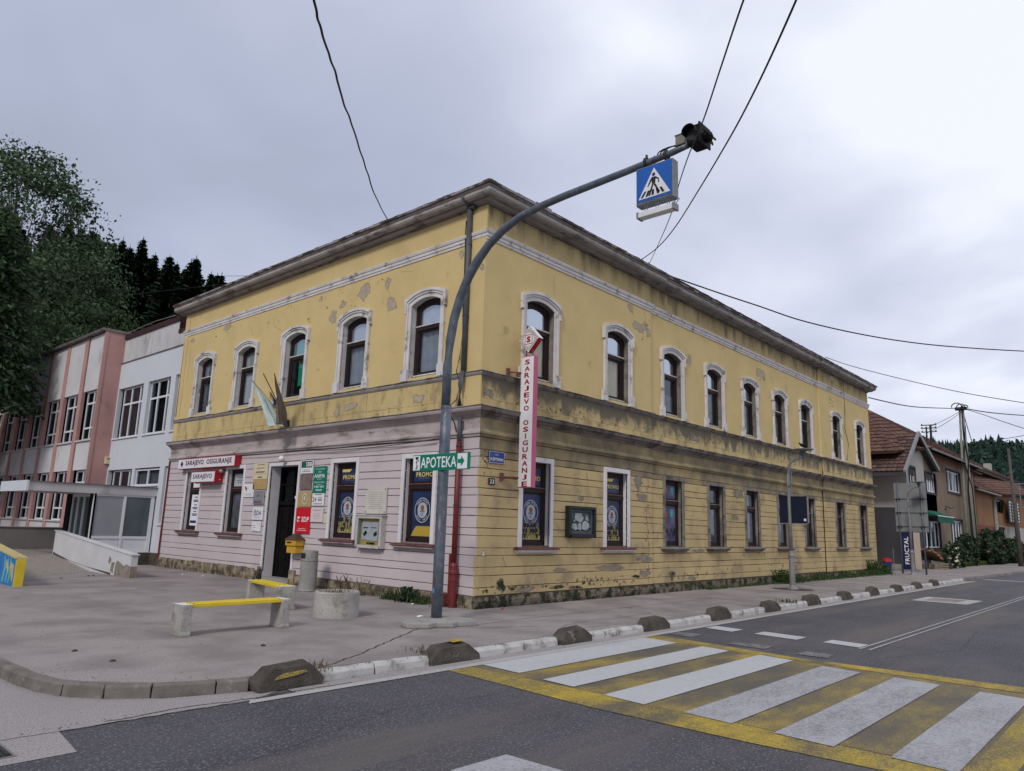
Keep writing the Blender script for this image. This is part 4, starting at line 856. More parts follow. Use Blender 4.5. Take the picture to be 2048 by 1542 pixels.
# ================================================================ signs on the pink wall
def sign(name, label, cat, fr, s0, s1, z0, z1, th, mat, group=None, bev=.003, d=0.012):
    t = thing(name, label, cat, group); m = MB(); m.box(fr,s0,s1,z0,z1,d,d+th); m.build('board',mat,t,bevel=bev); return t, d+th+.002
t = thing('insurance_sign','long white lightbox reading SARAJEVO OSIGURANJE with red sides over two pink wall windows','sign')
MB().box(FB,-13.32,-9.62,3.085,3.40,.01,.20).build('case','sign_red',t,bevel=.004); MB().box(FB,-13.30,-9.66,3.10,3.385,.20,.205).build('face','sign_white',t)
lettering('SARAJEVO  OSIGURANJE',t,FB,-11.30,3.245,2.95,.20,.208,'letter_dark',.03)
m = MB(); m.poly([FB(-13.03,3.34,.208),FB(-12.93,3.245,.208),FB(-13.03,3.15,.208),FB(-13.13,3.245,.208)])
m.build('emblem','letter_navy',t,recalc=False)
t = thing('insurance_sign','short white lightbox reading SARAJEVO with red sides below the long one','sign')
MB().box(FB,-12.16,-10.62,2.64,2.97,.01,.26).build('case','sign_red',t,bevel=.004); MB().box(FB,-12.14,-10.66,2.66,2.95,.26,.265).build('face','sign_white',t)
lettering('SARAJEVO',t,FB,-11.42,2.805,1.24,.18,.268,'letter_dark',.022); MB().quad(FB,-10.45,-10.4,2.7,2.72,.2).build('clip','sign_white',t,recalc=False)
def lines(t, fr, sc, w, zs, d, mat, h=.012, name='print_line'):
    m = MB(); r = random.Random(int(abs(sc*100)))
    for z in zs:
        hw = w/2*r.uniform(.6,1.0); s = sc-hw
        while s < sc+hw: e_ = min(s+r.uniform(.02,.06),sc+hw); m.quad(fr,s,e_,z-h/2,z+h/2,d); s = e_+.008
    m.build(name,mat,t,recalc=False)
t,d = sign('wall_plaque','cream enamel office plaque with dark print, upper left of the doorway','plaque',FB,-8.84,-8.08,2.69,3.14,.02,'cream'); lines(t,FB,-8.46,.6,[3.09,3.0],d,'letter_black',.018); lines(t,FB,-8.46,.72,[2.89],d,'letter_black',.03); lines(t,FB,-8.46,.4,[2.745],d,'letter_black',.03); MB().quad(FB,-8.8,-8.12,2.83,2.836,d).build('rule','letter_black',t,recalc=False)
t,d = sign('wall_plaque','blank ochre board under the cream plaque left of the doorway','plaque',FB,-8.80,-8.06,2.41,2.685,.015,'ochre')
t,d = sign('wall_plaque','white plaque with a small red and grey mark, leftmost by the doorway','plaque',FB,-9.31,-8.73,2.20,2.56,.015,'sign_white'); lines(t,FB,-9.02,.4,[2.29,2.26],d,'letter_grey',.008)
m = MB(); m.poly([FB(-9.25,2.50,d),FB(-9.16,2.50,d),FB(-9.13,2.36,d)]); m.poly([FB(-9.21,2.44,d+.001),FB(-9.10,2.47,d+.001),FB(-9.13,2.36,d+.001)]); m.build('emblem','sign_red',t,recalc=False)
t,d = sign('wall_plaque','silver grey framed plaque with a crescent mark, left of the doorway','plaque',FB,-8.70,-8.14,2.01,2.36,.03,'plate_silver',bev=.01); lines(t,FB,-8.42,.42,[2.09,2.05],d,'letter_black',.018)
m = MB(); m.poly([FB(-8.52,2.19,d),FB(-8.48,2.24,d),FB(-8.40,2.255,d),FB(-8.33,2.22,d),FB(-8.41,2.235,d),FB(-8.47,2.22,d)]); m.disc(FB,-8.42,2.30,.012,d,8); m.build('emblem','letter_black',t,recalc=False)
t,d = sign('party_plaque','white plaque reading SDA, left of the doorway under the silver plaque','plaque',FB,-8.68,-8.13,1.58,1.92,.02,'sign_white'); lettering('SDA',t,FB,-8.37,1.77,.33,.13,d,'letter_navy',.018); lines(t,FB,-8.40,.42,[1.66,1.63],d,'letter_grey',.008)
m = MB()
for k,(rr) in enumerate((.13,.105)): m.ring(FB,[(-8.47+rr*math.cos(a),1.77+rr*math.sin(a)) for a in np.linspace(2.2,4.1,10)],[(-8.47+(rr-.012)*math.cos(a),1.77+(rr-.012)*math.sin(a)) for a in np.linspace(2.2,4.1,10)],d,d+.001)
m.build('emblem','sign_teal',t,recalc=False)
t,d = sign('wall_plaque','small white plaque with faint stamps, lowest on the left of the doorway','plaque',FB,-8.65,-8.18,1.27,1.53,.015,'sign_white'); lines(t,FB,-8.52,.16,[1.42,1.37,1.30],d,'letter_black',.012); m = MB(); m.ring(FB,[(-8.29+.07*math.cos(a),1.46+.035*math.sin(a)) for a in np.linspace(0,6.28,17)],[(-8.29+.075*math.cos(a),1.46+.04*math.sin(a)) for a in np.linspace(0,6.28,17)],d,d+.001); m.build('emblem','letter_grey',t,recalc=False)
t,d = sign('party_plaque','white plaque with green clover and SBB lettering, at the top right of the doorway','plaque',FB,-6.42,-5.87,2.79,3.13,.03,'sign_white'); MB().quad(FB,-6.39,-5.90,2.94,3.11,d).build('panel','letter_black',t,recalc=False)
m = MB(); [m.disc(FB,-6.27+a,3.02+b,.035,d+.002,10) for a,b in ((-.03,.03),(.03,.03),(-.03,-.03),(.03,-.03))]; m.build('clover','sign_green',t,recalc=False); lettering('SBB',t,FB,-6.05,3.025,.27,.12,d+.002,'letter_white',.018); lines(t,FB,-6.15,.42,[2.88,2.84],d,'letter_black',.014)
t,d = sign('wall_plaque','brown weathered metal plaque under the SBB plaque right of the doorway','plaque',FB,-6.42,-5.90,2.39,2.77,.02,'plate_brown'); lines(t,FB,-6.16,.4,[2.68,2.62,2.50,2.46],d,'letter_grey',.012)
t,d = sign('wall_plaque','ochre plaque with pale oval coat of arms, right of the doorway above the red one','plaque',FB,-6.44,-5.85,1.945,2.335,.02,'ochre')
m = MB(); m.disc(FB,-6.14,2.15,.12,d,20,.145); m.build('emblem','cream',t,recalc=False); m = MB(); m.disc(FB,-6.14,2.15,.09,d+.002,20,.11); m.build('emblem','plate_silver',t,recalc=False); m = MB(); m.disc(FB,-6.14,2.16,.04,d+.004,12,.07); lines(t,FB,-6.14,.15,[1.985],d,'cream',.014); m.build('emblem','cream',t,recalc=False)
t,d = sign('party_plaque','tall crimson plaque reading SDP with a white rose, above the letter box','plaque',FB,-6.49,-5.83,1.275,1.92,.02,'sign_crimson'); lettering('SDP',t,FB,-6.04,1.63,.33,.13,d,'letter_white',.018)
m = MB(); m.disc(FB,-6.34,1.65,.055,d,12); m.poly([FB(-6.41,1.70,d),FB(-6.34,1.62,d),FB(-6.36,1.55,d),FB(-6.40,1.58,d)]); m.poly([FB(-6.27,1.70,d),FB(-6.34,1.62,d),FB(-6.31,1.57,d)]); m.build('rose','letter_white',t,recalc=False); lines(t,FB,-6.16,.5,[1.40,1.355],d,'letter_white',.012)
t,d = sign('green_sign','tall green board of the women\'s association ANIMA, right of the doorway','sign',FB,-5.82,-5.27,2.29,2.955,.02,'sign_green')
lettering('UDRUŽENJE',t,FB,-5.545,2.89,.40,.042,d,'letter_white'); lettering('ŽENA',t,FB,-5.545,2.82,.16,.04,d,'letter_white'); lettering('ANIMA',t,FB,-5.545,2.715,.46,.095,d,'letter_white',.015); lettering('CENTAR ŽENA',t,FB,-5.545,2.56,.46,.04,d,'letter_white'); lettering('SVIJET BEZ',t,FB,-5.545,2.44,.44,.055,d,'letter_white',.03); lettering('NASILJA',t,FB,-5.545,2.36,.28,.055,d,'letter_white',.03); lines(t,FB,-5.545,.3,[2.635,2.50],d,'letter_white',.007)
t,d = sign('wall_plaque','white plaque with a slanted grey 24 and black lines, under the green board','plaque',FB,-5.81,-5.29,1.975,2.28,.02,'sign_white'); lettering('24',t,FB,-5.70,2.13,.17,.13,d,'letter_grey',.02); lines(t,FB,-5.46,.28,[2.17,2.13,2.10],d,'letter_black',.016); lines(t,FB,-5.55,.46,[2.25,2.02],d,'letter_black',.018)
t,d = sign('wall_plaque','pale pink plaque with faint lines, under the one showing 24','plaque',FB,-5.80,-5.27,1.57,1.915,.03,'plate_pink'); lines(t,FB,-5.53,.44,[1.86],d,'letter_grey',.012); lines(t,FB,-5.53,.36,[1.78,1.74,1.70,1.66],d,'sign_pink',.006)
t,d = sign('wall_plaque','small cream card beside the pale pink plaque, left of a window surround','plaque',FB,-5.262,-5.13,1.55,1.79,.01,'cream')
t,d = sign('memorial_plaque','square cream marble tablet with engraved lines and four corner bolts, between two PROMO windows','plaque',FB,-3.60,-2.83,1.80,2.40,.03,'marble'); lines(t,FB,-3.215,.62,[2.28-.045*k for k in range(9)],d,'ray_grey',.008); lettering('MEMORIJALNA PLOČA',t,FB,-3.215,2.34,.4,.03,d,'ray_grey') if False else None
m = MB(); [m.disc(FB,a,b,.016,d+.004,8) for a in (-3.56,-2.87) for b in (1.84,2.36)]; m.build('bolt','letter_black',t,recalc=False)
# notice case
t = thing('notice_case','cream wooden notice case with posters behind glass, under the marble tablet','notice case')
m = MB(); m.box(FB,-3.75,-2.82,1.03,1.75,.0,.03); m.ring(FB,[(-3.68,1.10),(-3.68,1.69),(-2.89,1.69),(-2.89,1.10)],[(-3.75,1.03),(-3.75,1.75),(-2.82,1.75),(-2.82,1.03)],.03,.15); m.box(FB,-3.68,-2.89,1.03,1.10,.03,.15); m.box(FB,-3.78,-2.79,1.75,1.775,.0,.165); m.build('case','case_white',t,bevel=.004)
MB().quad(FB,-3.68,-2.89,1.10,1.69,.035).build('back_board','letter_gold',t,recalc=False)
m = MB(); m.poly([FB(-3.64,1.22,.05),FB(-3.04,1.19,.055),FB(-3.02,1.62,.05),FB(-3.62,1.63,.05)]); m.build('poster','paper',t,recalc=False)
m = MB(); m.quad(FB,-3.58,-3.40,1.475,1.495,.06); m.quad(FB,-3.30,-3.10,1.485,1.495,.06); m.poly([FB(-3.58,1.34,.06),FB(-3.48,1.43,.06),FB(-3.43,1.37,.06),FB(-3.53,1.29,.06)]); m.poly([FB(-3.20,1.35,.062),FB(-3.09,1.42,.062),FB(-3.06,1.34,.062),FB(-3.17,1.29,.062)]); m.quad(FB,-3.45,-3.15,1.12,1.16,.05); m.build('poster_print','letter_black',t,recalc=False)
MB().quad(FB,-3.68,-2.89,1.10,1.69,.13).build('glass_door','glass_dark',t,recalc=False)
# letter box
t = thing('letter_box','yellow letter box with a brown peaked roof, right of the doorway','letter box')
m = MB(); m.box(FB,-6.48,-6.02,.97,1.12,.015,.27); m.box(FB,-6.45,-6.05,.79,.965,.015,.24); m.build('body','mail_yellow',t,bevel=.012,seg=2)
m = MB(); m.add([FB(-6.51,1.12,.0),FB(-5.99,1.12,.0),FB(-5.99,1.12,.30),FB(-6.51,1.12,.30),FB(-6.25,1.30,.07),FB(-6.25,1.30,.13)],[(0,1,4),(1,2,5,4),(2,3,5),(3,0,4,5),(0,3,2,1)]); m.build('roof','mail_roof',t)
MB().box(FB,-6.40,-6.20,1.03,1.07,.27,.274).build('slot','letter_black',t); MB().box(FB,-6.47,-6.03,.963,.972,.015,.25).build('seam','mail_roof',t)
# globe lamp above the door
t = thing('globe_lamp','white globe lamp on a short bracket above the doorway','lamp'); m = MB(); m.lathe((-.17,7.18,3.20),[(.001,-.085),(.05,-.07),(.08,-.03),(.085,0),(.075,.04),(.045,.07),(.02,.08)],18); m.build('globe','lamp_globe',t,smooth=True)
MB().tube([(-.0,7.12,3.14),(-.10,7.12,3.14),(-.16,7.18,3.14)],.014,8).build('bracket','case_white',t)
t = thing('small_lamp','small round bulkhead lamp under the long white lightbox','lamp'); m = MB(); m.lathe((-.12,10.55,2.98),[(.001,-.08),(.06,-.05),(.07,0),(.05,.03)],14); m.build('globe','plate_silver',t,smooth=True); MB().box(FB,-10.58,-10.52,2.99,3.02,.0,.14).build('bracket','grate',t)
# plates on the yellow wall
t,d = sign('street_name_plate','dark blue enamel plate reading ULICA 14.SEPTEMBAR, on the yellow wall near the corner','street sign',FA,.27,.74,2.88,3.13,.015,'street_blue')
lettering('ULICA',t,FA,.50,3.06,.12,.026,d,'letter_white'); lettering('14.SEPTEMBAR',t,FA,.505,2.965,.39,.062,d,'letter_white',.02)
m = MB(); m.ring(FA,[(.285,2.893),(.285,3.117),(.725,3.117),(.725,2.893),(.285,2.893)],[(.278,2.886),(.278,3.124),(.732,3.124),(.732,2.886),(.278,2.886)],d-.001,d); m.build('border','letter_white',t,recalc=False)
t,d = sign('house_number_plate','small black plate with white number 23, below the blue street plate','house number',FA,.285,.475,2.435,2.57,.015,'letter_black'); lettering('23',t,FA,.38,2.502,.13,.085,d,'letter_white',.018)
# framed relief
t = thing('framed_relief','square dark framed grey relief panel between the first two yellow wall windows','relief')
m = MB(); m.ring(FA,[(2.97,1.50),(2.97,2.05),(3.86,2.05),(3.86,1.50)],[(2.88,1.41),(2.88,2.12),(3.94,2.12),(3.94,1.41)],.0,.13); m.box(FA,2.97,3.86,1.41,1.50,0,.13); m.build('frame','relief_frame',t,bevel=.01)
m = MB(); m.ring(FA,[(3.03,1.55),(3.03,2.0),(3.80,2.0),(3.80,1.55)],[(2.98,1.50),(2.98,2.05),(3.85,2.05),(3.85,1.50)],.02,.07); m.box(FA,2.98,3.85,1.50,1.55,.02,.07); m.quad(FA,2.98,3.85,1.50,2.05,.03); m.build('mount','relief_stone',t)
m = MB(); r = random.Random(9)
for pts in ([(3.20,1.80),(3.18,1.95),(3.40,1.97),(3.52,1.85),(3.40,1.74),(3.26,1.78)],[(3.45,1.60),(3.50,1.76),(3.62,1.80),(3.74,1.72),(3.72,1.62),(3.60,1.57)],[(3.06,1.62),(3.10,1.72),(3.24,1.72),(3.30,1.60),(3.2,1.57)],[(3.32,1.58),(3.34,1.74),(3.40,1.72),(3.40,1.57)],[(3.60,1.84),(3.66,1.92),(3.72,1.86),(3.66,1.80)]): m.prism(FA,pts,.03,.03+r.uniform(.02,.05))
for k in range(22): x,z_ = r.uniform(3.07,3.76),r.uniform(1.57,1.96); m.prism(FA,[(x,z_),(x+r.uniform(.02,.06),z_+r.uniform(-.03,.03)),(x+r.uniform(0,.04),z_+r.uniform(.02,.06))],.03,.065)
m.build('carving','relief_pale',t,bevel=.004)
# ---- vertical blade sign
t = thing('blade_sign','tall narrow white and red vertical sign reading SARAJEVO OSIGURANJE with a diamond on top','sign')
FX = Fr((1.0,0,0),(0,-1,0),(-1,0,0))
MB().box(FX,.185,.555,2.41,5.22,-.135,0).build('case','sign_pink',t,bevel=.005)
MB().box(FX,.197,.543,2.43,5.20,.0,.004).build('face','sign_white',t)
for i, ch in enumerate('SARAJEVO OSIGURANJE'):
    if ch == ' ': continue
    z_ = 5.085-i*.1435+(.0 if i<8 else -.02); lettering(ch,t,FX,.37,z_,.034 if ch=='I' else .12 if ch=='J' else .15,.110,.006,'letter_maroon',.035)
hs = .285; FD = Fr((1.0,-.385,5.585),(0,-1,0),(-1,0,0))
m = MB(); m.prism(FD,[(0,hs*1.05),(hs,0),(0,-hs*1.05),(-hs,0)],-.14,0); m.build('diamond_case','sign_red',t,bevel=.004)
m = MB(); m.prism(FD,[(0,hs),(hs*.95,0),(0,-hs),(-hs*.95,0)],0,.004); m.prism(FD,[(.012,hs*1.05+.004),(hs+.004,.006),(hs+.004,.0),(0,hs*1.05)],-.138,.0); m.build('diamond_face','sign_white',t)
m = MB()
for k in range(28):
    a = 2*math.pi*k/28+.1; ca, sa = math.cos(a), math.sin(a); R1 = hs*.93/(abs(ca)+abs(sa)); R0 = .145
    if R1 < R0+.02: continue
    w0, w1 = .007, .018; m.poly([FD(R0*ca-w0*sa,R0*sa+w0*ca,.006),FD(R0*ca+w0*sa,R0*sa-w0*ca,.006),FD(R1*ca+w1*sa,R1*sa-w1*ca,.006),FD(R1*ca-w1*sa,R1*sa+w1*ca,.006)])
m.build('sun_ray','ray_grey',t,recalc=False)
m = MB(); q = .105; m.ring(FD,[(-q+.012,-q+.012),(-q+.012,q-.012),(q-.012,q-.012),(q-.012,-q+.012),(-q+.012,-q+.012)],[(-q,-q),(-q,q),(q,q),(q,-q),(-q,-q)],.004,.008); text_into(m,'S',FD,0,0,.115,.135,.008,.05); m.build('emblem','letter_maroon',t,recalc=False)
m = MB()
for y_ in (-.29,-.47): m.box(ID,1.04,1.06,y_-.01,y_+.01,5.2,5.36)
for z_, x0 in ((4.87,.78),(2.62,.68)): m.tube([(1.0,-.20,z_),(x0,-.02,z_)],.018,6); m.box(ID,x0-.05,x0+.03,-.05,.0,z_-.08,z_+.08); m.tube([(1.07,-.19,z_),(1.07,.0,z_)],.02,6)
m.build('bracket','sill_red',t)
# ================================================================ cables on the walls
def cable(label, pts, r=.008, mat='cable', name='cable', cat='cable', group=None, nn=6):
    m = MB(); m.tube(pts, r, nn); return tag(m.build(name, mat, None, smooth=True, recalc=False), label, cat, group)
def sagpath(a, b, sag, n=10): a, b = Vector(a), Vector(b); return [a.lerp(b,i/n)-Vector((0,0,sag*4*(i/n)*(1-i/n))) for i in range(n+1)]
cable('thin dark cable along the top of the pink wall above the signs', [(-.10,13.6-k*.65,3.385+.012*math.sin(k*1.3)) for k in range(20)], .011)
cable('second sagging cable below it along the pink wall top', sagpath((-.09,6.5,3.40),(-.09,.9,3.42),.09,14), .009)
cable('dark cable looping down beside the grey downpipe', [(-.09,.58,8.2),(-.06,.62,7.9),(-.03,.63,7),(-.03,.63,6.3),(-.03,.60,5.6),(-.04,.66,5.1),(-.11,.66,4.8),(-.05,.58,4.5),(-.04,.70,4.2),(-.26,.72,4.0),(-.10,.66,3.7),(-.05,.60,3.4),(-.03,.62,2.2),(-.03,.63,1.1)], .012)
cable('thin cable hanging down the yellow wall from the eaves at its far end', [(22.9,-.04,8.4),(22.9,-.03,7.0),(22.75,-.03,6.3),(22.9,-.1,5.6),(22.8,-.03,4.9)], .012)
# ================================================================ flags
def flagpole(tip, label): 
    return tag(MB().tube([(-.03,7.30,4.22),tip],.013,8).build('flagpole','wood_pole'), label, 'flagpole')
T1,T2,T3 = (-1.0,7.06,5.36),(-1.0,6.50,5.29),(-1.0,7.61,5.23)
flagpole(T1,'bare middle flagpole slanting up from the pink and yellow wall'); flagpole(T2,'right flagpole with the brownish grey flag'); flagpole(T3,'left flagpole carrying the pale green flag')
t = tag(MB().box(FB,-7.40,-7.20,4.08,4.26,.0,.07).build('flag_bracket','grate',bevel=.01),'rusty iron flag bracket on the yellow band over the doorway','bracket')
def cloth(A, B, C, D, nu, nv, fold, mat, par, name):      # A-B along pole (tip->base), C below A side, D below B side
    A,B,C,D = map(Vector,(A,B,C,D)); vs = []
    for j in range(nv+1):
        for i in range(nu+1):
            u, v = i/nu, j/nv; p = (A.lerp(B,u)).lerp(C.lerp(D,u),v); a = fold*min(1,v*2.5)
            vs.append((p.x+a*math.sin(u*17+v*2), p.y+a*.8*math.cos(u*13-v*2), p.z-.03*math.sin(u*9)*v))
    m = MB().add(vs,[(j*(nu+1)+i,j*(nu+1)+i+1,(j+1)*(nu+1)+i+1,(j+1)*(nu+1)+i) for j in range(nv) for i in range(nu)]); return m.build(name,mat,par,recalc=False,smooth=True)
f = thing('flag','pale green and white flag hanging limp from the left pole','flag'); cloth(T3,(-.45,7.42,4.66),(-.80,6.98,4.02),(-.42,6.75,4.02),16,14,.035,'flag_pale',f,'cloth')
m = MB(); m.disc(FB,-6.86,4.45,.085,.60,14); tag(m.build('emblem','emblem_red',f,recalc=False))
f = thing('flag','small dark blue flag with gold between the pale and the grey one','flag'); cloth((-.70,7.16,4.95),(-.30,7.25,4.55),(-.72,6.88,4.60),(-.50,6.75,4.42),10,10,.03,'flag_blue',f,'cloth'); cloth((-.74,7.12,4.94),(-.64,7.14,4.84),(-.80,6.98,4.70),(-.70,6.95,4.66),4,6,.01,'flag_gold',f,'gold_field')
f = thing('flag','brownish grey furled flag hanging from the right pole','flag'); cloth(T2,(-.25,7.05,4.52),(-.72,6.62,4.06),(-.35,6.72,3.98),14,14,.05,'flag_grey',f,'cloth')
# ================================================================ lamp pole with beacon arm
t = thing('signal_pole','tall galvanised pole whose curved arm reaches over the road','pole')
arm = [(-1.93,-1.05,0)]+[(-1.93,-1.05,z_) for z_ in (1,2,3,3.63)]
m = MB(); m.tube(arm,.092,16); m.build('lower_tube','galv',t,smooth=True)
P2 = [(-1.01,3.63),(-1.01,4.35),(-1.04,4.8),(-1.12,5.22),(-1.26,5.60),(-1.44,5.93),(-1.66,6.2),(-1.92,6.43),(-2.25,6.62),(-2.65,6.755),(-3.1,6.82),(-3.6,6.855),(-4.74,6.90),(-5.51,6.945),(-5.82,6.98)]
m = MB(); m.tube([(-1.93,y_-.02,z_) for y_,z_ in P2],[.080]*7+[.072,.070,.066,.062,.060,.054,.048,.046],16); m.build('arm','galv',t,smooth=True)
m = MB(); m.lathe((-1.93,-1.045,3.60),[(.098,0),(.098,.05)],16); m.build('collar','galv',t)
m = MB()
for y_ in (-5.12,-5.45): m.ring(Fr((-1.93,y_,6.93),(1,0,0),(0,-1,0)),[(.062*math.cos(a),.062*math.sin(a)) for a in np.linspace(0,6.283,15)],[(.075*math.cos(a),.075*math.sin(a)) for a in np.linspace(0,6.283,15)],-.02,.02); m.box(ID,-1.94,-1.92,y_-.01,y_+.01,6.82,6.88); m.box(ID,-1.945,-1.915,y_-.012,y_+.012,6.99,7.05)
m.build('clamp','grate',t)
m = MB(); 
for k in range(3): m.tube([(-1.93+.03*k,-5.30-.16*(1-math.cos(a))-.03*k,7.0+.05*math.sin(a)+.015*k) for a in np.linspace(0,6.28,12)],.009,6)
m.tube([(-1.95,-5.26,6.98),(-2.0,-5.25,6.88),(-1.95,-5.32,6.80)],.008,6); m.build('cable_coil','cable',t,smooth=True)
m = MB(); m.box(ID,-2.0,-1.87,-5.78,-5.63,6.99,7.14); m.box(ID,-2.01,-1.86,-5.79,-5.62,7.14,7.15); m.build('junction_box','box_grey',t,bevel=.008)
MB().tube([(-2.0,-1.1,.0),(-1.98,-1.05,.32)],.008,6).build('strut','grate',t)
m = MB(); m.prism(ID,[(-2.78,-1.30),(-2.70,-1.05),(-2.0,-.80),(-1.55,-.98),(-1.50,-1.45),(-1.66,-1.74),(-1.95,-1.60),(-2.12,-1.66),(-2.3,-1.48),(-2.52,-1.52)],.0,.085); tag(m.build('pole_footing','concrete',None,bevel=.02,seg=2),'broken low concrete footing around the foot of the tall galvanised pole','footing')
t = thing('beacon','black warning beacon with visors at the tip of the curved arm','beacon')
# body built square to the arm; two hooded lenses facing both traffic directions
m = MB(); m.box(ID,-2.16,-1.72,-6.16,-5.86,6.84,7.24); m.box(ID,-2.19,-1.69,-6.18,-6.14,6.80,7.27); m.build('housing','black_plastic',t,bevel=.02,seg=2)
for sx_ in (-1,1):
    m = MB(); xb = -1.94+sx_*.22; pts = []
    for a in np.linspace(-.25,math.pi+.25,15): pts.append((.155*math.cos(a),.155*math.sin(a)))
    FH = Fr((xb,-6.0,7.03),(0,-sx_,0),(sx_,0,0)); m.ring(FH,[(a*.94,b*.94) for a,b in pts],pts,0,.20); m.build('visor','black_plastic',t,smooth=False)
    m = MB(); m.disc(FH,0,0,.14,.012,20); m.build('lens','grate',t,recalc=False)
m = MB(); m.box(ID,-2.22,-1.68,-6.30,-6.27,7.0,7.03); m.box(ID,-1.95,-1.92,-6.3,-6.16,7.0,7.03); m.lathe((-1.93,-6.22,6.90),[(.001,0),(.10,.01),(.13,.08),(.10,.17),(.001,.19)],14); m.build('rear_cap','black_plastic',t)
t.location = (-1.93*.34,-5.84*.34,7.0*.34); t.scale = (.66,.66,.66)
# crossing sign
t = thing('crossing_sign','illuminated blue pedestrian crossing sign box hanging from the curved arm','road sign')
FS = Fr((-1.99,0,0),(0,-1,0),(-1,0,0))
MB().box(FS,4.975,5.585,6.245,6.835,-.15,0).build('case','sign_grey',t,bevel=.008)
MB().box(FS,4.99,5.57,6.30,6.82,0,.004).build('blue_face','sign_blue',t)
MB().box(FS,4.99,5.57,6.255,6.295,0,.003).build('lower_rim','galv',t)
m = MB(); m.prism(FS,[(5.02,6.335),(5.54,6.335),(5.28,6.775)],.004,.006); m.build('triangle','sign_white',t)
m = MB(); d = .008; X, Z = 5.275, 6.335
m.disc(FS,X+.0,Z+.335,.027,d,14)
for pg in ([(-.035,.30),(.035,.295),(.025,.19),(-.03,.19)],[(-.03,.295),(-.055,.27),(-.105,.17),(-.09,.165),(-.03,.25)],[(.03,.295),(.085,.255),(.09,.19),(.072,.188),(.07,.24),(.02,.27)],
           [(-.03,.185),(.0,.185),(-.06,.02),(-.09,.02),(-.085,.04)],[(-.005,.185),(.03,.185),(.075,.09),(.105,.045),(.085,.035),(.055,.075)]): m.poly([FS(X+a,Z+b,d) for a,b in pg])
for a in (-.20,-.12,-.02,.07,.155): k = a*.30; m.poly([FS(X+a-.02,Z+.02,d),FS(X+a+.022,Z+.02,d),FS(X+a+.022-k,Z+.105,d),FS(X+a-.015-k,Z+.105,d)])
m.build('walking_figure','letter_black',t,recalc=False)
t = thing('sign_light','slim grey lamp bar hanging under the blue crossing sign','lamp')
m = MB(); m.box(ID,-2.03,-1.90,-5.60,-5.02,6.045,6.13); m.build('lamp_bar','sign_white',t,bevel=.008); m = MB(); m.box(ID,-2.035,-1.895,-5.615,-5.585,6.04,6.135); m.box(ID,-2.035,-1.895,-5.035,-5.005,6.04,6.135); m.build('end_cap','sign_grey',t)
m = MB(); [m.tube([(-1.98,y_,6.25),(-1.98,y_,6.13),(-1.98,y_-.04,6.13),(-1.98,y_-.04,6.25)],.006,6) for y_ in (-5.12,-5.30,-5.48)]; m.tube([(-1.95,-5.58,6.12),(-1.95,-5.66,6.20),(-1.95,-5.60,6.25)],.006,6); m.build('hanger','galv',t)
# pharmacy sign
t = thing('pharmacy_sign','green and white arrow sign reading APOTEKA on the galvanised pole','sign')
FP = Fr((-2.045,0,0),(0,-1,0),(-1,0,0))
MB().box(FP,.37,1.80,2.515,2.80,-.02,0).build('board','sign_green',t,bevel=.003)
m = MB(); m.quad(FP,.385,.565,2.53,2.785,.003); m.quad(FP,1.51,1.745,2.53,2.785,.003); m.build('white_field','sign_white',t,recalc=False)
lettering('APOTEKA',t,FP,1.035,2.657,.90,.19,.003,'letter_white',.012)
m = MB(); z_ = 2.657; m.poly([FP(1.52,z_-.035,.006),FP(1.60,z_-.035,.006),FP(1.60,z_-.09,.006),FP(1.68,z_,.006),FP(1.60,z_+.09,.006),FP(1.60,z_+.035,.006),FP(1.52,z_+.035,.006)]); m.build('arrow','sign_green',t,recalc=False)
m = MB(); m.poly([FP(.43,2.765,.006),FP(.53,2.765,.006),FP(.50,2.72,.006),FP(.48,2.715,.006),FP(.455,2.72,.006)]); m.quad(FP,.474,.486,2.56,2.72,.006); m.quad(FP,.445,.515,2.55,2.562,.006)
S_ = [(.51,2.755),(.53,2.73),(.515,2.70),(.47,2.685),(.45,2.66),(.475,2.635),(.505,2.62),(.50,2.595),(.465,2.58)]
m.ring(FP,S_,[(a+.009,b-.008) for a,b in S_],.006,.0065); m.build('bowl_and_snake','letter_black',t,recalc=False)
m = MB(); m.lathe((-1.93,-1.05,2.56),[(.099,0),(.099,.03)],16); m.lathe((-1.93,-1.05,2.72),[(.099,0),(.099,.03)],16); m.build('clamp','grate',t)
m = MB(); m.disc(Fr((-2.024,0,0),(0,-1,0),(-1,0,0)),1.05,.52,.03,.0,12,.045); 
tag(m.build('paint_blot','paint_faded',None,recalc=False),'small faded blue paint blot low on the galvanised pole','paint mark')
# ================================================================ benches, planter, litter bin
def bench(name_label, loc, rot, flip=False):
    t = thing('bench', name_label, 'bench', 'yellow benches on the pavement'); t.location = (*loc,0); t.rotation_euler = (0,0,rot)
    for sx_ in (-1,1):
        m = MB(); pr = [(-.17,0),(.17,0),(.17,.045),(.155,.055),(.155,.40),(.145,.415),(-.145,.415),(-.155,.40),(-.155,.055),(-.17,.045)]
        m.prism(lambda a,z,d: (d,a,z), pr, sx_*.76-.07, sx_*.76+.07); o = m.build('leg','concrete_pale',t,bevel=.012,seg=2)
        m = MB(); m.box(ID,sx_*.76-.068,sx_*.76+.068,-.15,.15,.416,.421); m.build('leg_top','sign_white',t)
    for k in range(3):
        y0 = -.135+k*.095; m = MB(); m.box(ID,-.71,.71,y0,y0+.083,.375,.428); m.build('seat_slat','bench_yellow',t,bevel=.006)
        for sx_ in (-1,1): MB().lathe((sx_*.66,y0+.04,.428),[(.011,0),(.010,.005),(.004,.007)],8).build('bolt','grate',t)
    return t
bench('front bench with yellow slats on concrete legs, nearest the road', (-4.985,-.03), R_(.5))
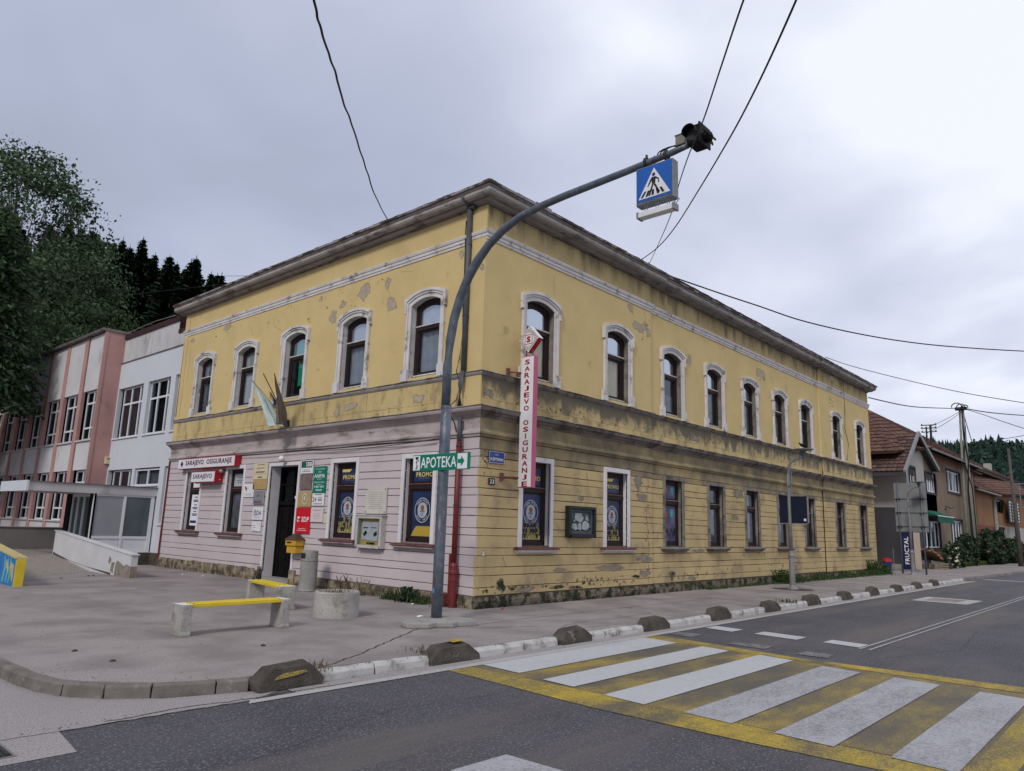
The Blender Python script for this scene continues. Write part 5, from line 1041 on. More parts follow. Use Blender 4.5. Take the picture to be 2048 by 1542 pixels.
bench('rear bench with yellow slats on concrete legs, in front of the doorway', (-2.88,2.58), R_(80.5))
t = thing('planter','round concrete ring planter with dry soil, right of the benches','planter')
m = MB(); m.lathe((-2.79,.56,0),[(.385,0),(.385,.40),(.375,.425),(.335,.425),(.33,.40),(.33,.30)],40); m.build('ring','concrete_pale',t,smooth=False)
m = MB(); m.lathe((-2.79,.56,0),[(.325,.33),(.2,.36),(.05,.37)],18); m.build('soil','crack',t)
t = thing('litter_bin','concrete cylindrical litter bin with a dark slot, right of the doorway','litter bin')
m = MB(); m.lathe((-.62,4.80,0),[(.205,0),(.215,.02),(.205,.04),(.195,.66),(.20,.67),(.20,.69),(.19,.70),(.19,.90),(.185,.915),(.10,.93)],32); m.build('body','concrete',t,smooth=False)
m = MB(); 
for a0 in (2.7,): 
    A = [a0+.9*k/8 for k in range(9)]; m.ring(lambda a,z,d:( -.62+(.193+d)*math.cos(a), 4.80+(.193+d)*math.sin(a), z),[(a,.74) for a in A],[(a,.86) for a in A],0,.004)
m.build('slot','letter_black',t); m = MB(); m.lathe((-.62,4.80,.69),[(.208,0),(.208,.018)],32); m.build('band','plate_silver',t)
# ================================================================ left: annex, wing, porch, ramp walls
AN = thing('white_annex','white two storey annex with large white framed windows left of the yellow building','building')
FW = Fr((0.05,0,0),(0,-1,0),(-1,0,0))
def pane_window(parent, fr, s0, s1, z0, z1, d, cols, rowz, fm='pvc_white', gm='glass', back='room_dark', fw=.05, mull=.035):
    f = MB(); f.ring(fr,[(s0+fw,z0),(s0+fw,z1-fw),(s1-fw,z1-fw),(s1-fw,z0)],[(s0,z0),(s0,z1),(s1,z1),(s1,z0)],d-.05,d); f.box(fr,s0+fw,s1-fw,z0,z0+fw,d-.05,d)
    xs = [s0+fw]+[s0+(s1-s0)*c for c in cols]+[s1-fw]; zs = [z0+fw]+list(rowz)+[z1-fw]
    for x in xs[1:-1]: f.box(fr,x-mull,x+mull,z0+fw,z1-fw,d-.05,d+.005)
    for z_ in zs[1:-1]: f.box(fr,s0+fw,s1-fw,z_-mull,z_+mull,d-.048,d+.003)
    w = f.build('window',fm,parent); 
    for a,b in zip(xs[:-1],xs[1:]):
        for p,q in zip(zs[:-1],zs[1:]): m = MB(); m.quad(fr,a,b,p,q,d-.025); m.build('pane',gm,w,recalc=False)
    if back: m = MB(); m.quad(fr,s0,s1,z0,z1,d-.12); m.build('window_backing',back,w,recalc=False)  # back sheet; in room_dark it paints the unlit room behind the panes
    return w
m = MB(); Y0, Y1 = -20.0, -14.4
def holes_wall(m, fr, s0, s1, z0, z1, d, H, depth):
    ss = sorted({s0,s1,*[h[0] for h in H],*[h[1] for h in H]}); zz = sorted({z0,z1,*[h[2] for h in H],*[h[3] for h in H]})
    for a,b in zip(ss[:-1],ss[1:]):
        for p,q in zip(zz[:-1],zz[1:]):
            if any(h[0]<=(a+b)/2<=h[1] and h[2]<=(p+q)/2<=h[3] for h in H): continue
            m.quad(fr,a,b,p,q,d)
    for h in H:
        for (a,p),(b,q) in (((h[0],h[2]),(h[0],h[3])),((h[0],h[3]),(h[1],h[3])),((h[1],h[3]),(h[1],h[2])),((h[1],h[2]),(h[0],h[2]))): m.add([fr(a,p,d),fr(b,q,d),fr(b,q,d-depth),fr(a,p,d-depth)],[(0,1,2,3)])
HU = [(-19.9,-17.55,4.42,6.42),(-17.12,-15.25,4.42,6.42),(-14.86,-14.4,4.42,6.42)]; HL = [(-19.9,-17.62,1.3,3.26),(-17.40,-15.28,2.6,3.26),(-14.90,-14.4,1.3,3.26)]
holes_wall(m, FW, Y0, Y1, .4, 7.45, 0, HU+HL, .16); m.build('wall','annex_white',AN,recalc=False)
m = MB(); m.box(FW,Y0,-15.16,7.45,8.42,-.3,-.04); m.box(FW,-15.16,Y1,7.45,7.95,-.3,-.04); m.build('parapet','annex_dirty',AN)
m = MB(); m.box(FW,-17.38,-17.37,7.46,8.40,-.04,-.038); m.build('joint','grate',AN)
m = MB(); m.box(FW,Y0,Y1,7.43,7.47,-.05,.03); m.build('flashing','zinc_old',AN)
m = MB(); m.box(FW,-19.95,-15.12,8.42,8.60,-.35,.02); m.box(FW,-15.12,-14.42,7.95,8.08,-.35,.0); m.box(FW,-15.14,-15.10,7.95,8.5,-.5,-.03); m.box(FW,-20,-14.3,8.0,8.4,-4,-.4); m.build('roof_fascia','fascia_brown',AN)
cable('thin grey cable laid along the brown fascia of the white annex', [(-.02,19.6,8.62),(-.0,18.5,8.68),(-.0,17,8.70),(-.0,16,8.66),(-.05,15.3,8.6)], .015,'galv_pale')
m = MB(); m.box(ID,.25,12,14.45,20.3,.0,8.0); m.build('inner_wall','room_dark',AN)
m = MB(); m.box(FW,-15.25,-14.4,0,.4,-.3,.03); m.box(FW,-15.3,-15.2,0,.4,-.3,.4); m.build('base_wall','concrete_dark',AN)
for a,b,z0,z1 in HU: pane_window(AN, FW, a+(.32 if a<-19 else .04), b-.03, z0+.06, z1-.02, -.10, ([.36,.78] if a>-19 and a<-17 else [.38,.78]) if b-a>1 else [.5], [5.78], gm='glass', back='curtain_dim')
for a,b,z0,z1 in HU+HL: MB().box(FW,a-.02,b+.02,z0-.0,z0+.05,-.12,.05).build('window_sill','pvc_white',AN)
pane_window(AN,FW,-19.6,-17.65,1.36,3.24,-.10,[.36,.78],[2.5],back='curtain_dim'); pane_window(AN,FW,-17.36,-15.32,2.64,3.22,-.06,[.5],[],back='curtain_dim'); pane_window(AN,FW,-14.87,-14.42,1.36,3.22,-.08,[],[2.55],back='curtain_dim')
# porch and canopy
m = MB(); m.box(ID,-3.75,.05,15.22,17.85,2.25,2.52); m.build('canopy','annex_dirty',AN)
m = MB(); m.box(ID,-3.80,.04,15.18,17.9,2.521,2.545); m.build('canopy_edge','zinc_old',AN)
m = MB(); m.box(ID,-3.82,-3.76,15.16,17.92,2.235,2.55); m.build('canopy_end','annex_white',AN)
FPo = Fr((0,15.25,0),(1,0,0),(0,-1,0))
w = pane_window(AN,FPo,-1.88,-.04,.42,2.25,0,[.51],[.88],gm='frost',back=None,fw=.06,mull=.04)
m = MB(); m.quad(FPo,-1.82,-1.0,.48,.85,-.02); m.quad(FPo,-.96,-.1,.48,.85,-.02); m.build('panel','pvc_white',w,recalc=False)
m = MB(); m.quad(FPo,-.93,-.10,.92,2.19,-.012); tag(m.build('pane','frost_dark',w,recalc=False),'darker frosted pane on the right')
m = MB(); m.box(FPo,-.12,0,.42,2.25,-.05,.002); m.box(FPo,-1.92,.02,.32,.42,-.5,.02); m.build('porch_post','pvc_white',AN)
FDo = Fr((-1.88,0,0),(0,-1,0),(-1,0,0))
pane_window(AN,FDo,-17.3,-15.62,.4,2.25,-.02,[.33,.66],[],gm='frost_dark',back='room_dark',fw=.1,mull=.06)
MB().box(FDo,-17.75,-17.32,.3,2.25,-.03,.02).build('door_jamb','black_plastic',AN); MB().box(FDo,-15.6,-15.36,.3,2.25,-.03,.02).build('door_jamb','black_plastic',AN)
m = MB(); m.box(FDo,-15.34,-15.25,.3,2.25,-.06,.01); m.build('porch_post','pvc_white',AN)
m = MB(); m.box(ID,-2.0,0,15.3,19,.0,.36); m.build('porch_floor','concrete_wall',AN)
# wing
WG = thing('panel_wing','long two storey wing with dirty white panels between dull pink pilasters, partly under the trees','building')
FL = Fr((-.62,0,0),(0,-1,0),(-1,0,0)); 
m = MB(); m.box(ID,-.62,.3,20.0,20.25,.3,8.68); m.build('side_wall','annex_pink',WG)
m = MB(); m.box(ID,-.68,-.56,19.98,20.06,.3,8.70); m.build('corner_strip','annex_pink',WG)
bays = [(-21.72,-20.06)]; y_ = -22.2
PIL = []
while y_ > -38: PIL.append((y_, y_+.38)); bays.append((y_-1.76,y_)); y_ -= 2.14
for a,b in PIL: MB().box(FL,a,b,.3,8.66,-.1,.03).build('pilaster','annex_pink',WG)
for a,b in bays:
    for z0,z1,mt in ((6.38,8.62,'annex_dirty'),(3.26,4.40,'annex_dirty'),(.3,1.30,'annex_dirty')): MB().box(FL,a,b,z0,z1,-.2,0).build('wall_panel','wing_panel',WG)
    pane_window(WG,FL,a+.22,b-.02,4.42,6.36,-.10,[.52],[4.90,5.88],back='room_dark',fw=.06,mull=.035)
    pane_window(WG,FL,a+.22,b-.02,1.32,3.24,-.10,[.52],[1.80,2.78],back='room_dark',fw=.06,mull=.035)
    m = MB(); m.box(FL,a-.02,b,4.36,4.42,-.1,.07); m.box(FL,a-.02,b,1.27,1.32,-.1,.07); m.build('window_sill','annex_dirty',WG)
m = MB(); m.box(ID,-.35,14,20.3,39,.3,8.55); m.build('inner_wall','room_dark',WG)
m = MB(); m.box(ID,-.80,14,19.95,39.2,8.66,8.76); m.build('roof_edge','zinc_old',WG)
t = thing('alarm_box','small yellowed alarm box on the dull pink side wall','alarm box'); m = MB(); m.box(ID,-.12,.10,19.86,19.98,3.50,3.78); m.build('box','cream',t,bevel=.01); m = MB(); m.box(ID,-.06,.06,19.855,19.86,3.68,3.71); m.build('slot','letter_black',t)
# ramp and its walls
m = MB(); m.add([(-12,10.4,.003),(-5.0,10.75,.003),(-2.55,12.75,.003),(-2.55,16,.33),(-2.55,20,.33),(-12,20,.33),(-12,16,.33)],[(0,1,5,6),(1,2,3,5),(3,4,5)]); tag(m.build('ramp','aggregate',recalc=False),kind='structure')
m = MB(); m.box(ID,-2.55,.0,15.3,19.6,0,.33); tag(m.build('terrace','concrete_wall'),kind='structure')
FR_ = Fr((-2.6,0,0),(0,-1,0),(-1,0,0)); RW = thing('ramp_wall','white rendered sloping ramp wall, its near end crumbling to bare grey','wall')
m = MB(); m.prism(FR_,[(-16.05,.0),(-9.95,0),(-9.95,.57),(-16.05,1.04)],-.18,0); m.build('wall','ramp_white',RW,bevel=.006)
m = MB(); m.prism(FR_,[(-16.1,1.041),(-9.92,.571),(-9.92,.60),(-16.1,1.07)],-.20,.02); m.build('coping','ramp_white',RW)
m = MB(); m.prism(FR_,[(-10.95,.0),(-9.96,0),(-9.96,.30),(-10.2,.34),(-10.35,.28),(-10.6,.36),(-10.85,.40),(-10.92,.30)],0,.004); m.prism(FR_,[(-11.25,.12),(-11.05,.05),(-11.0,.35),(-11.2,.33)],0,.004); m.prism(FR_,[(-11.45,.35),(-11.35,.28),(-11.22,.40),(-11.38,.50)],0,.004)
m.box(FR_,-9.955,-9.945,.0,.29,-.18,-.002); m.build('bare_patch','bare_render',RW)
m = MB(); m.prism(FR_,[(-16.0,.30),(-11.2,.0),(-11.2,.06),(-13,.12),(-14.5,.22),(-16.0,.40)],0,.003); m.build('dirt_band','concrete_dark',RW)
m = MB(); m.box(ID,-12,-1.3,19.6,19.8,0,1.06); m.box(ID,-12,-1.28,19.57,19.83,1.06,1.10); tag(m.build('grey_wall','concrete_wall',bevel=.01),'low plain grey concrete wall at the back of the ramp','wall')
MW = thing('mural_wall','low wall with blue and yellow mural at the left edge of the picture','wall')
FM = Fr((-5.52,0,0),(0,-1,0),(-1,0,0)); m = MB(); m.prism(FM,[(-13.5,0),(-8.60,0),(-8.60,.58),(-13.5,1.05)],-.16,0); m.build('wall','mural_blue',MW)
m = MB(); m.prism(FM,[(-13.5,1.051),(-8.56,.581),(-8.56,.62),(-13.5,1.09)],-.20,.03); m.build('coping','mural_cream',MW)
m = MB(); m.box(FM,-8.60,-8.55,0,.58,-.17,.006); m.build('end_face','bench_yellow',MW)
m = MB()
for k,(c_,w_) in enumerate(((-9.0,.05),(-9.2,.04),(-9.45,.06))): m.prism(FM,[(c_-w_,.05),(c_+w_,.05),(c_+w_+.1,.35),(c_+w_-.05,.62),(c_-w_,.62),(c_-w_+.05,.35)],0,.003)
m.build('mural_shape','mural_teal',MW); m = MB(); m.prism(FM,[(-8.78,.12),(-8.7,.1),(-8.72,.45),(-8.95,.5),(-9.1,.30),(-8.95,.40)],0,.004); m.prism(FM,[(-9.35,.45),(-9.1,.25),(-9.05,.30),(-9.3,.55)],0,.004); m.build('mural_shape','mural_cream',MW)
# ================================================================ overhead wires
WIR = {
 'twisted dark cable rising from the short roof edge to the top of the sky':([(2.8,7.21,11.02),(-0.49,3.45,9.51),(-1.91,1.82,9.0),(-3.03,0.54,8.61),(-3.98,-0.55,8.29),(-4.85,-1.55,7.93),(-5.39,-2.16,7.82),(-5.95,-2.8,7.61),(-6.38,-3.29,7.48),(-6.7,-3.66,7.44),(-7.3,-4.4,7.40)],.016),
 'thin wire passing behind the crossing sign and beacon':([(6.97,0.2,9.26),(0.6,-4.04,7.2),(-1.24,-5.26,6.8),(-2.6,-6.16,6.42),(-3.91,-7.03,5.97),(-4.96,-7.73,5.71),(-5.98,-8.41,5.45),(-6.5,-8.8,5.35)],.008),
 'thicker wire curving up to the right of the beacon':([(6.56,0.2,9.24),(3.58,-2.05,8.1),(1.24,-3.81,7.34),(-0.97,-5.48,6.8),(-2.19,-6.39,6.51),(-3.12,-7.09,6.32),(-4.01,-7.76,6.2),(-4.84,-8.39,6.16),(-5.4,-8.8,6.15)],.011),
 'long black cable from the middle of the eaves to the right edge':([(7.19,0.,8.97),(8.14,-0.44,8.83),(9.3,-0.98,8.66),(10.51,-1.54,8.5),(11.96,-2.22,8.29),(13.89,-3.11,8.19),(15.97,-4.08,8.19),(18.22,-5.12,8.31),(21.93,-6.84,8.65),(24.5,-8,9.0)],.020),
 'cable from the far eaves to the right edge, below the long black one':([(20.79,0.,9.12),(20.85,-0.97,8.63),(20.96,-2.8,7.89),(21.08,-4.8,7.16),(21.19,-6.76,6.58),(21.3,-8.2,6.2)],.014),
 'cable from the far end of the yellow building to the utility pole':([(28.41,0.5,8.57),(30.97,0.41,8.74),(34.46,0.29,9.01),(38.46,0.15,9.45),(46.79,-0.14,10.54),(47.7,-.17,10.7)],.028),
 'upper cable from the utility pole to the right edge':([(47.7,-.17,10.7),(52.1,-1.14,10.9),(58.18,-2.47,11.39),(66,-4.2,12.1)],.035),
 'lower cable from the utility pole to the right edge':([(47.68,-0.1,10.7),(47.93,-1.16,10.26),(48.18,-2.24,9.73),(48.47,-3.51,9.13),(48.79,-4.85,8.58),(49,-5.9,8.2)],.022),
 'far thin wire crossing in front of the wooded hill':([(97.17,8.25,13.82),(87.12,4.28,12.85),(75.44,-0.32,11.88),(66,-3.9,11.1)],.030),
 'wire leading right from the top of the second pole':([(50.8,-2.2,8.1),(45.56,-3.77,7.86),(38.89,-5.77,7.47)],.022),
 'short steep stay wire right of the utility pole top':([(47.7,-.18,10.6),(48.72,-0.21,9.45),(50.3,-0.27,7.9)],.025),
 'thin wire crossing the trees at the left':([(-7,18.5,7.4),(-4.29,18.19,8.35),(-2.68,17.99,8.93),(-0.57,17.72,9.73),(1.8,17.42,10.62),(2.6,17.3,10.9)],.010),
 'short pale wire over the left end of the roof':([(5.47,24.28,13.57),(6.37,23.77,13.71),(7.7,23.0,13.95)],.010)}
def smooth_path(P, n=6):
    P = [Vector(p) for p in P]; Q = [P[0]*2-P[1]]+P+[P[-1]*2-P[-2]]; out = []
    for i in range(1,len(Q)-2):
        a,b,c,d = Q[i-1:i+3]
        for k in range(n): t = k/n; out.append(.5*((2*b)+(c-a)*t+(2*a-5*b+4*c-d)*t*t+(3*b-a-3*c+d)*t**3))
    return out+[P[-1]]
for lb,(p,r) in WIR.items():
    q = smooth_path(p, 8 if 'twisted' in lb else 6)
    if 'twisted' in lb: q = [v+Vector((0,0,.005*math.sin(i*1.3)))+Vector((.006*math.cos(i*.9),0,0)) for i,v in enumerate(q)]
    cable(lb, q, r, name='overhead_wire', cat='wire')
t = tag(MB().tube([(7.0,.25,8.8),(7.0,.25,9.28)],.02,6).tube([(6.5,.25,8.8),(6.55,.2,9.26)],.015,6).build('wire_bracket','grate'),'small wire bracket on the roof edge where the long wires meet','bracket')
# ================================================================ street lamps, sign backs, poles on the right
def street_lamp(label, x, y, banner):
    t = thing('street_lamp', label, 'street lamp', 'disc-topped street lamps on the pavement'); t.location = (x,y,0)
    m = MB(); m.lathe((0,0,0),[(.17,0),(.16,.03),(.10,.07),(.085,.12),(.08,.95),(.10,.97),(.10,1.02),(.075,1.05),(.07,1.12),(.07,1.14)],14); m.build('base','galv_pale',t,smooth=False)
    m = MB(); m.tube([(0,0,1.1),(0,0,2.2),(0,0,3.45),(0,-.02,3.65),(0,-.08,3.82),(0,-.2,3.94),(0,-.36,3.99),(0,-.50,3.995)],[.055,.052,.05,.045,.042,.038,.034,.032],12); m.build('pole','galv_pale',t,smooth=True)
    m = MB(); m.lathe((0,-.50,3.95),[(.035,0),(.045,.05),(.055,.14),(.075,.16),(.09,.22),(.09,.24)],14); m.build('lamp_holder','galv',t)
    m = MB(); m.lathe((0,-.50,4.19),[(.10,0),(.30,.035),(.31,.05),(.22,.07),(.05,.085)],28); m.build('lamp_disc','galv_pale',t,smooth=False)
    m = MB(); m.tube([(0,0,2.84),(0,-.62,2.84)],.012,6); m.tube([(0,0,3.55),(0,-.10,3.58),(0,-.52,3.60)],.010,6); m.tube([(0,-.10,3.55),(0,-.10,2.84)],.012,6); m.build('banner_arm','galv_pale',t)
    m = MB(); m.tube([(.0,.0,3.1),(-.06,-.03,3.1)],.03,6); m.build('socket','grate',t)
    if banner:
        m = MB(); m.box(ID,.06,.09,-.52,.34,1.98,2.80); m.build('banner','banner_navy',t); m = MB(); m.box(ID,.055,.095,-.56,-.52,1.95,2.83); m.box(ID,.055,.095,-.56,.34,1.95,1.98); m.build('banner_frame','galv_pale',t)
        m = MB(); m.box(ID,.054,.06,-.48,-.41,2.05,2.12); m.build('small_label','sign_white',t)
    return t
street_lamp('grey disc-topped street lamp with a dark navy board', 12.3,-1.5,True)
tag(MB().lathe((12.3,-1.5,0),[(.62,.0),(.5,.006),(.1,.010)],14).build('earth_patch','crack'),kind='structure')
street_lamp('grey disc-topped street lamp in front of the big grey sign back', 27.55,-1.18,False)
t = thing('pigeon','dark pigeon perched on the disc of the nearer street lamp','bird')
m = MB(); m.v = []
bd = [(-.16,0,.02,.012),(-.10,0,.035,.03),(-.03,0,.055,.05),(.04,0,.075,.052),(.085,0,.11,.032),(.105,0,.135,.024),(.125,0,.142,.02),(.15,0,.138,.006)]
ob = MB().tube([(12.3+0, -2.0+p[0]*.9, 4.30+p[2]) for p in bd],[p[3] for p in bd],10).build('body','black_plastic',t,smooth=True)
MB().box(ID,12.29,12.30,-2.02,-2.01,4.27,4.32).box(ID,12.31,12.32,-2.01,-2.0,4.27,4.32).build('leg','sill_red',t)
t = thing('traffic_sign_back','large grey ribbed back of a traffic sign board on two posts','road sign')
FK = Fr((28.5,0,0),(0,-1,0),(-1,0,0))
for k,(z0,z1) in enumerate(((1.95,2.2),(2.21,2.85),(2.86,3.5),(3.51,4.25))): MB().box(FK,.34,1.74,z0,z1,-.06,-.03).build('panel','sign_grey' if k else 'galv_pale',t,bevel=.004)
m = MB(); 
for z_ in (2.2,2.85,3.5): m.box(FK,.33,1.75,z_-.02,z_+.02,-.03,.0)
m.build('rail','galv',t); 
for s_ in (.52,1.52): 
    m = MB(); m.tube([(28.46,-s_,0),(28.46,-s_,4.28)],.04,10); m.build('post','galv',t,smooth=True)
    m = MB(); [m.box(FK,s_-.09,s_+.09,z_-.025,z_+.025,.0,.09) for z_ in (2.2,2.85,3.5)]; m.build('clamp','grate',t)
def pole(name,label,x,y,h,r0,r1,mat,lean=(0,0)):
    t = thing(name,label,'utility pole'); m = MB(); m.tube([(x,y,0),(x+lean[0]*.5,y+lean[1]*.5,h/2),(x+lean[0],y+lean[1],h)],[r0,(r0+r1)/2,r1],10); m.build('shaft',mat,t,smooth=True); return t
t = pole('utility_pole','tall pale utility pole with a tangle of cables at its top, at the garden edge',47.7,-.17,10.8,.17,.10,'concrete_pole')
m = MB(); m.tube([(47.7,.18,.0),(47.7,.15,5),(47.7,.0,10.6)],[.11,.09,.06],8); m.build('brace','concrete_pole',t,smooth=True)
m = MB(); m.tube([(47.45,-.2,.5),(47.45,-.15,5),(47.5,-.3,7),(47.5,-.15,9),(47.6,-.2,10.5)],.045,6); m.tube([(47.5,-.42,.5),(47.5,-.38,5.2),(47.45,-.05,7),(47.5,-.3,9.4)],.035,6); m.build('down_cable','cable',t)
m = MB()
for k in range(3): m.tube([(47.6,-.1+.25*(k-1)+(.18+.06*k)*math.cos(a),10.72+.05*k+(.16+.04*k)*math.sin(a)) for a in np.linspace(-.3,3.5,12)],.035,5)
m.box(ID,47.5,47.8,-.45,.25,10.55,10.75); m.build('cable_loop','cable',t)
t = pole('utility_pole','bare brown-grey pole at the pavement edge near the right border',51.4,-2.2,8.1,.17,.07,'wood_pole',(-.6,0))
m = MB(); m.tube([(51.0,-2.25,3.9),(51,-2.65,4.0),(51,-3.3,4.02)],.03,6); m.tube([(51.0,-2.3,5.6),(51,-3.2,5.62)],.03,6); m.tube([(51,-2.6,5.6),(51,-2.6,4.1)],.03,6); m.build('arm','galv_pale',t)
# ---------------- far objects on the pavement
t = thing('drinks_fridge','tall navy drinks fridge with white vertical FRUCTAL lettering, behind the street lamp','fridge')
FF = Fr((33.95,0,0),(0,-1,0),(-1,0,0)); MB().box(FF,-.85,-.24,.02,1.97,-.6,0).build('body','fridge_navy',t,bevel=.01); MB().box(FF,-.238,-.06,.02,1.97,-.6,-.003).build('door','fridge_side',t)
lettering('FRUCTAL',t,FF,-.60,1.0,1.45,.22,.004,'letter_white',.02,rot=math.pi/2)
t = thing('litter_tub','blue plastic tub with a red lid by the dark wall beyond the yellow building','bin'); m = MB(); m.lathe((31.6,1.0,0),[(.17,0),(.22,.38),(.22,.42)],14); m.build('tub','plastic_blue',t); m = MB(); m.lathe((31.6,1.0,.42),[(.24,0),(.22,.12),(.10,.18),(.05,.19)],14); m.build('lid','plastic_red',t)
t = tag(MB().tube([(31.4,.62,0),(31.4,.62,1.1)],.02,6).build('thin_post','galv_pale'),'thin grey stake standing right of the blue tub','post')
t = thing('fruit_stand','sloping wooden fruit stand with red and orange produce at the house front','fruit stand')
m = MB(); 
for k in range(4): m.prism(lambda a,z,d:(a,d,z),[(35.9+k*.12,.0+.02),(38.2,.02),(38.2,.25),(36.2,.3)],-.25+k*.28,-.23+k*.28)
m.add([(36.0,-.25,.95),(38.3,-.25,.35),(38.3,.6,.45),(36.0,.6,1.05)],[(0,1,2,3)]); m.box(ID,36,38.2,-.28,-.24,.0,.35); m.build('frame','crate_wood',t)
m = MB(); r = random.Random(3)
for k in range(90): u = r.random(); m.lathe((36.05+2.2*u,-.2+.75*r.random(),1.0-.6*u),[(.03,0),(.09,.05),(.05,.12)],6)
m.build('produce','fruit_red',t)
for i,(x,y) in enumerate(((37.9,-.45),(37.1,-.42))):
    t = thing('produce_crate','%s wooden produce crate on the pavement under the fruit stand'%('dark right hand','pale left hand')[i],'crate','crates under the fruit stand'); m = MB()
    for z_ in (.02,.14,.26): m.box(ID,x-.35,x+.35,y-.22,y-.20,z_,z_+.08); m.box(ID,x-.35,x-.33,y-.2,y+.2,z_,z_+.08)
    m.box(ID,x-.35,x+.35,y-.2,y+.2,0,.02); m.build('slats','crate_wood' if i else 'bark',t)
# ================================================================ houses on the right
def tiled(parent, P00, P10, P11, P01, rows, cols, mat, name='roof_slope'):     # P00-P10 eave, P01-P11 ridge
    P00,P10,P11,P01 = map(Vector,(P00,P10,P11,P01)); nrm = (P10-P00).cross(P01-P00).normalized(); nrm = -nrm if nrm.z < 0 else nrm; m = MB(); r = random.Random(rows*7+cols)
    for j in range(rows):
        v0, v1 = j/rows, (j+1.12)/rows; v1 = min(v1,1)
        for i in range(cols):
            u0, u1 = i/cols, (i+1)/cols; o = r.uniform(0,.012)
            q = [P00.lerp(P10,u0).lerp(P01.lerp(P11,u0),v0)+nrm*(.05+o), P00.lerp(P10,(u0+u1)/2).lerp(P01.lerp(P11,(u0+u1)/2),v0)+nrm*(.085+o), P00.lerp(P10,u1).lerp(P01.lerp(P11,u1),v0)+nrm*(.05+o)]
            t_ = [P00.lerp(P10,u0).lerp(P01.lerp(P11,u0),v1)+nrm*.012, P00.lerp(P10,(u0+u1)/2).lerp(P01.lerp(P11,(u0+u1)/2),v1)+nrm*.03, P00.lerp(P10,u1).lerp(P01.lerp(P11,u1),v1)+nrm*.012]
            m.add(q+t_,[(0,1,4,3),(1,2,5,4)])
    b = [P00,P10,P11,P01]; m.add([tuple(p) for p in b]+[tuple(p-nrm*.10) for p in b],[(0,1,2,3),(7,6,5,4),(0,4,5,1),(1,5,6,2),(2,6,7,3),(3,7,4,0)])
    return tag(m.build(name,mat,parent,recalc=False),kind='stuff' if rows*cols>300 else None)
H1 = thing('gabled_house','white and brown house with a brown tiled gable and dark grey ground floor','house')
FG = Fr((0,.45,0),(1,0,0),(0,-1,0))
GW = [(34.9,36.15,4.55,5.62),(38.6,41.0,4.42,5.60),(37.2,41.2,1.1,2.75),(44.15,48.2,4.78,6.2),(44.4,47.8,1.43,2.95)]
m = MB(); holes_wall(m,FG,34.3,38.3,3.32,5.3,0,GW[:2],.15); m.poly([FG(34.3,5.6,-.0),FG(38.3,5.62,0),FG(38.3,7.2,0),FG(37.0,7.4,0)]); m.build('front_wall','house_white',H1,recalc=False)
m = MB(); holes_wall(m,FG,38.3,53.0,0,7.0,0.0,[GW[1]]+[(38.3,41.2,1.1,2.75)]+GW[3:],.15); holes_wall(m,FG,36.9,38.3,0,3.32,0.0,[(37.2,38.3,1.1,2.75)],.15); m.quad(FG,37.7,38.3,3.32,4.5,.004); m.build('front_wall','house_brown',H1,recalc=False)
m = MB(); m.box(FG,42.0,53.0,6.05,6.98,.0,.012) if False else None
m = MB(); m.prism(FG,[(41.2,5.75),(43.8,5.9),(43.9,6.45),(48.4,6.5),(53.0,6.2),(53.0,6.99),(41.2,6.99)],.0,.006); m.build('reddish_plaster','house_rust',H1)
m = MB(); m.box(FG,34.3,37.2,0.25,3.32,-.2,.0); m.box(ID,34.3,34.5,.45,9,.25,3.32); m.build('dark_base_wall','house_dark',H1); m = MB(); m.box(ID,34.25,34.5,.3,9,0,.25); m.box(FG,34.25,53,0,.45,-.2,.03); m.build('footing','concrete',H1)
m = MB(); m.box(ID,34.3,34.5,.452,9,3.32,5.55); m.build('side_wall','house_white',H1)
m = MB(); m.box(ID,53.0,53.2,.45,9,0,7.0); m.box(ID,34.6,52.9,1.4,8.8,.3,7.0); m.build('inner_wall','room_dark',H1)
for i,(a,b,z0,z1) in enumerate(GW): pane_window(H1,FG,a+.04,b-.04,z0+.04,z1-.04,-.08,[.5] if i==0 else [.27,.52,.77],[],gm='glass',back='curtain_dim',fw=.07,mull=.07); MB().ring(FG,[(a,z0),(a,z1),(b,z1),(b,z0),(a,z0)],[(a-.09,z0-.12),(a-.09,z1+.09),(b+.09,z1+.09),(b+.09,z0-.12),(a-.09,z0-.12)],-.02,.05).build('window_surround','house_dark',H1)
# gable roof (ridge along y), front rake
G0, Gy0, Gy1 = .1, .05, 9.0
tiled(H1,(32.6,Gy0,5.15),(32.6,Gy1,5.15),(36.07,Gy1,7.58),(36.07,Gy0,7.58),11,34,'tile_brown')
tiled(H1,(40.3,Gy0,5.85),(40.3,Gy1,5.85),(36.07,Gy1,7.58),(36.07,Gy0,7.58),9,30,'tile_brown')
m = MB(); FGr = Fr((0,Gy0,0),(1,0,0),(0,-1,0))
m.prism(FGr,[(32.55,5.0),(36.07,7.48),(36.07,7.72),(32.5,5.22)],-.10,.03); m.prism(FGr,[(36.07,7.48),(40.35,5.70),(40.4,5.92),(36.07,7.72)],-.10,.03); m.build('barge_board','galv_pale',H1)
m = MB(); m.add([(32.7,Gy0+.1,5.05),(36.07,Gy0+.1,7.44),(36.07,.44,7.44),(32.7,.44,5.05)],[(0,1,2,3)]); m.add([(40.3,Gy0+.1,5.72),(36.07,Gy0+.1,7.44),(36.07,.44,7.44),(40.3,.44,5.72)],[(0,1,2,3)]); m.box(ID,32.5,32.65,Gy0,Gy1,4.93,5.12); m.prism(FG,[(34.3,5.2),(41,5.2),(40.2,5.75),(36.07,7.40),(34.3,6.3)],-.12,-.05); m.build('soffit','house_dark',H1)
m = MB(); m.prism(FG,[(35.6,5.65),(38.3,5.62),(38.3,6.45),(36.07,7.35),(35.0,6.6)],-.04,-.03) ; m.build('gable_wall','house_white',H1)
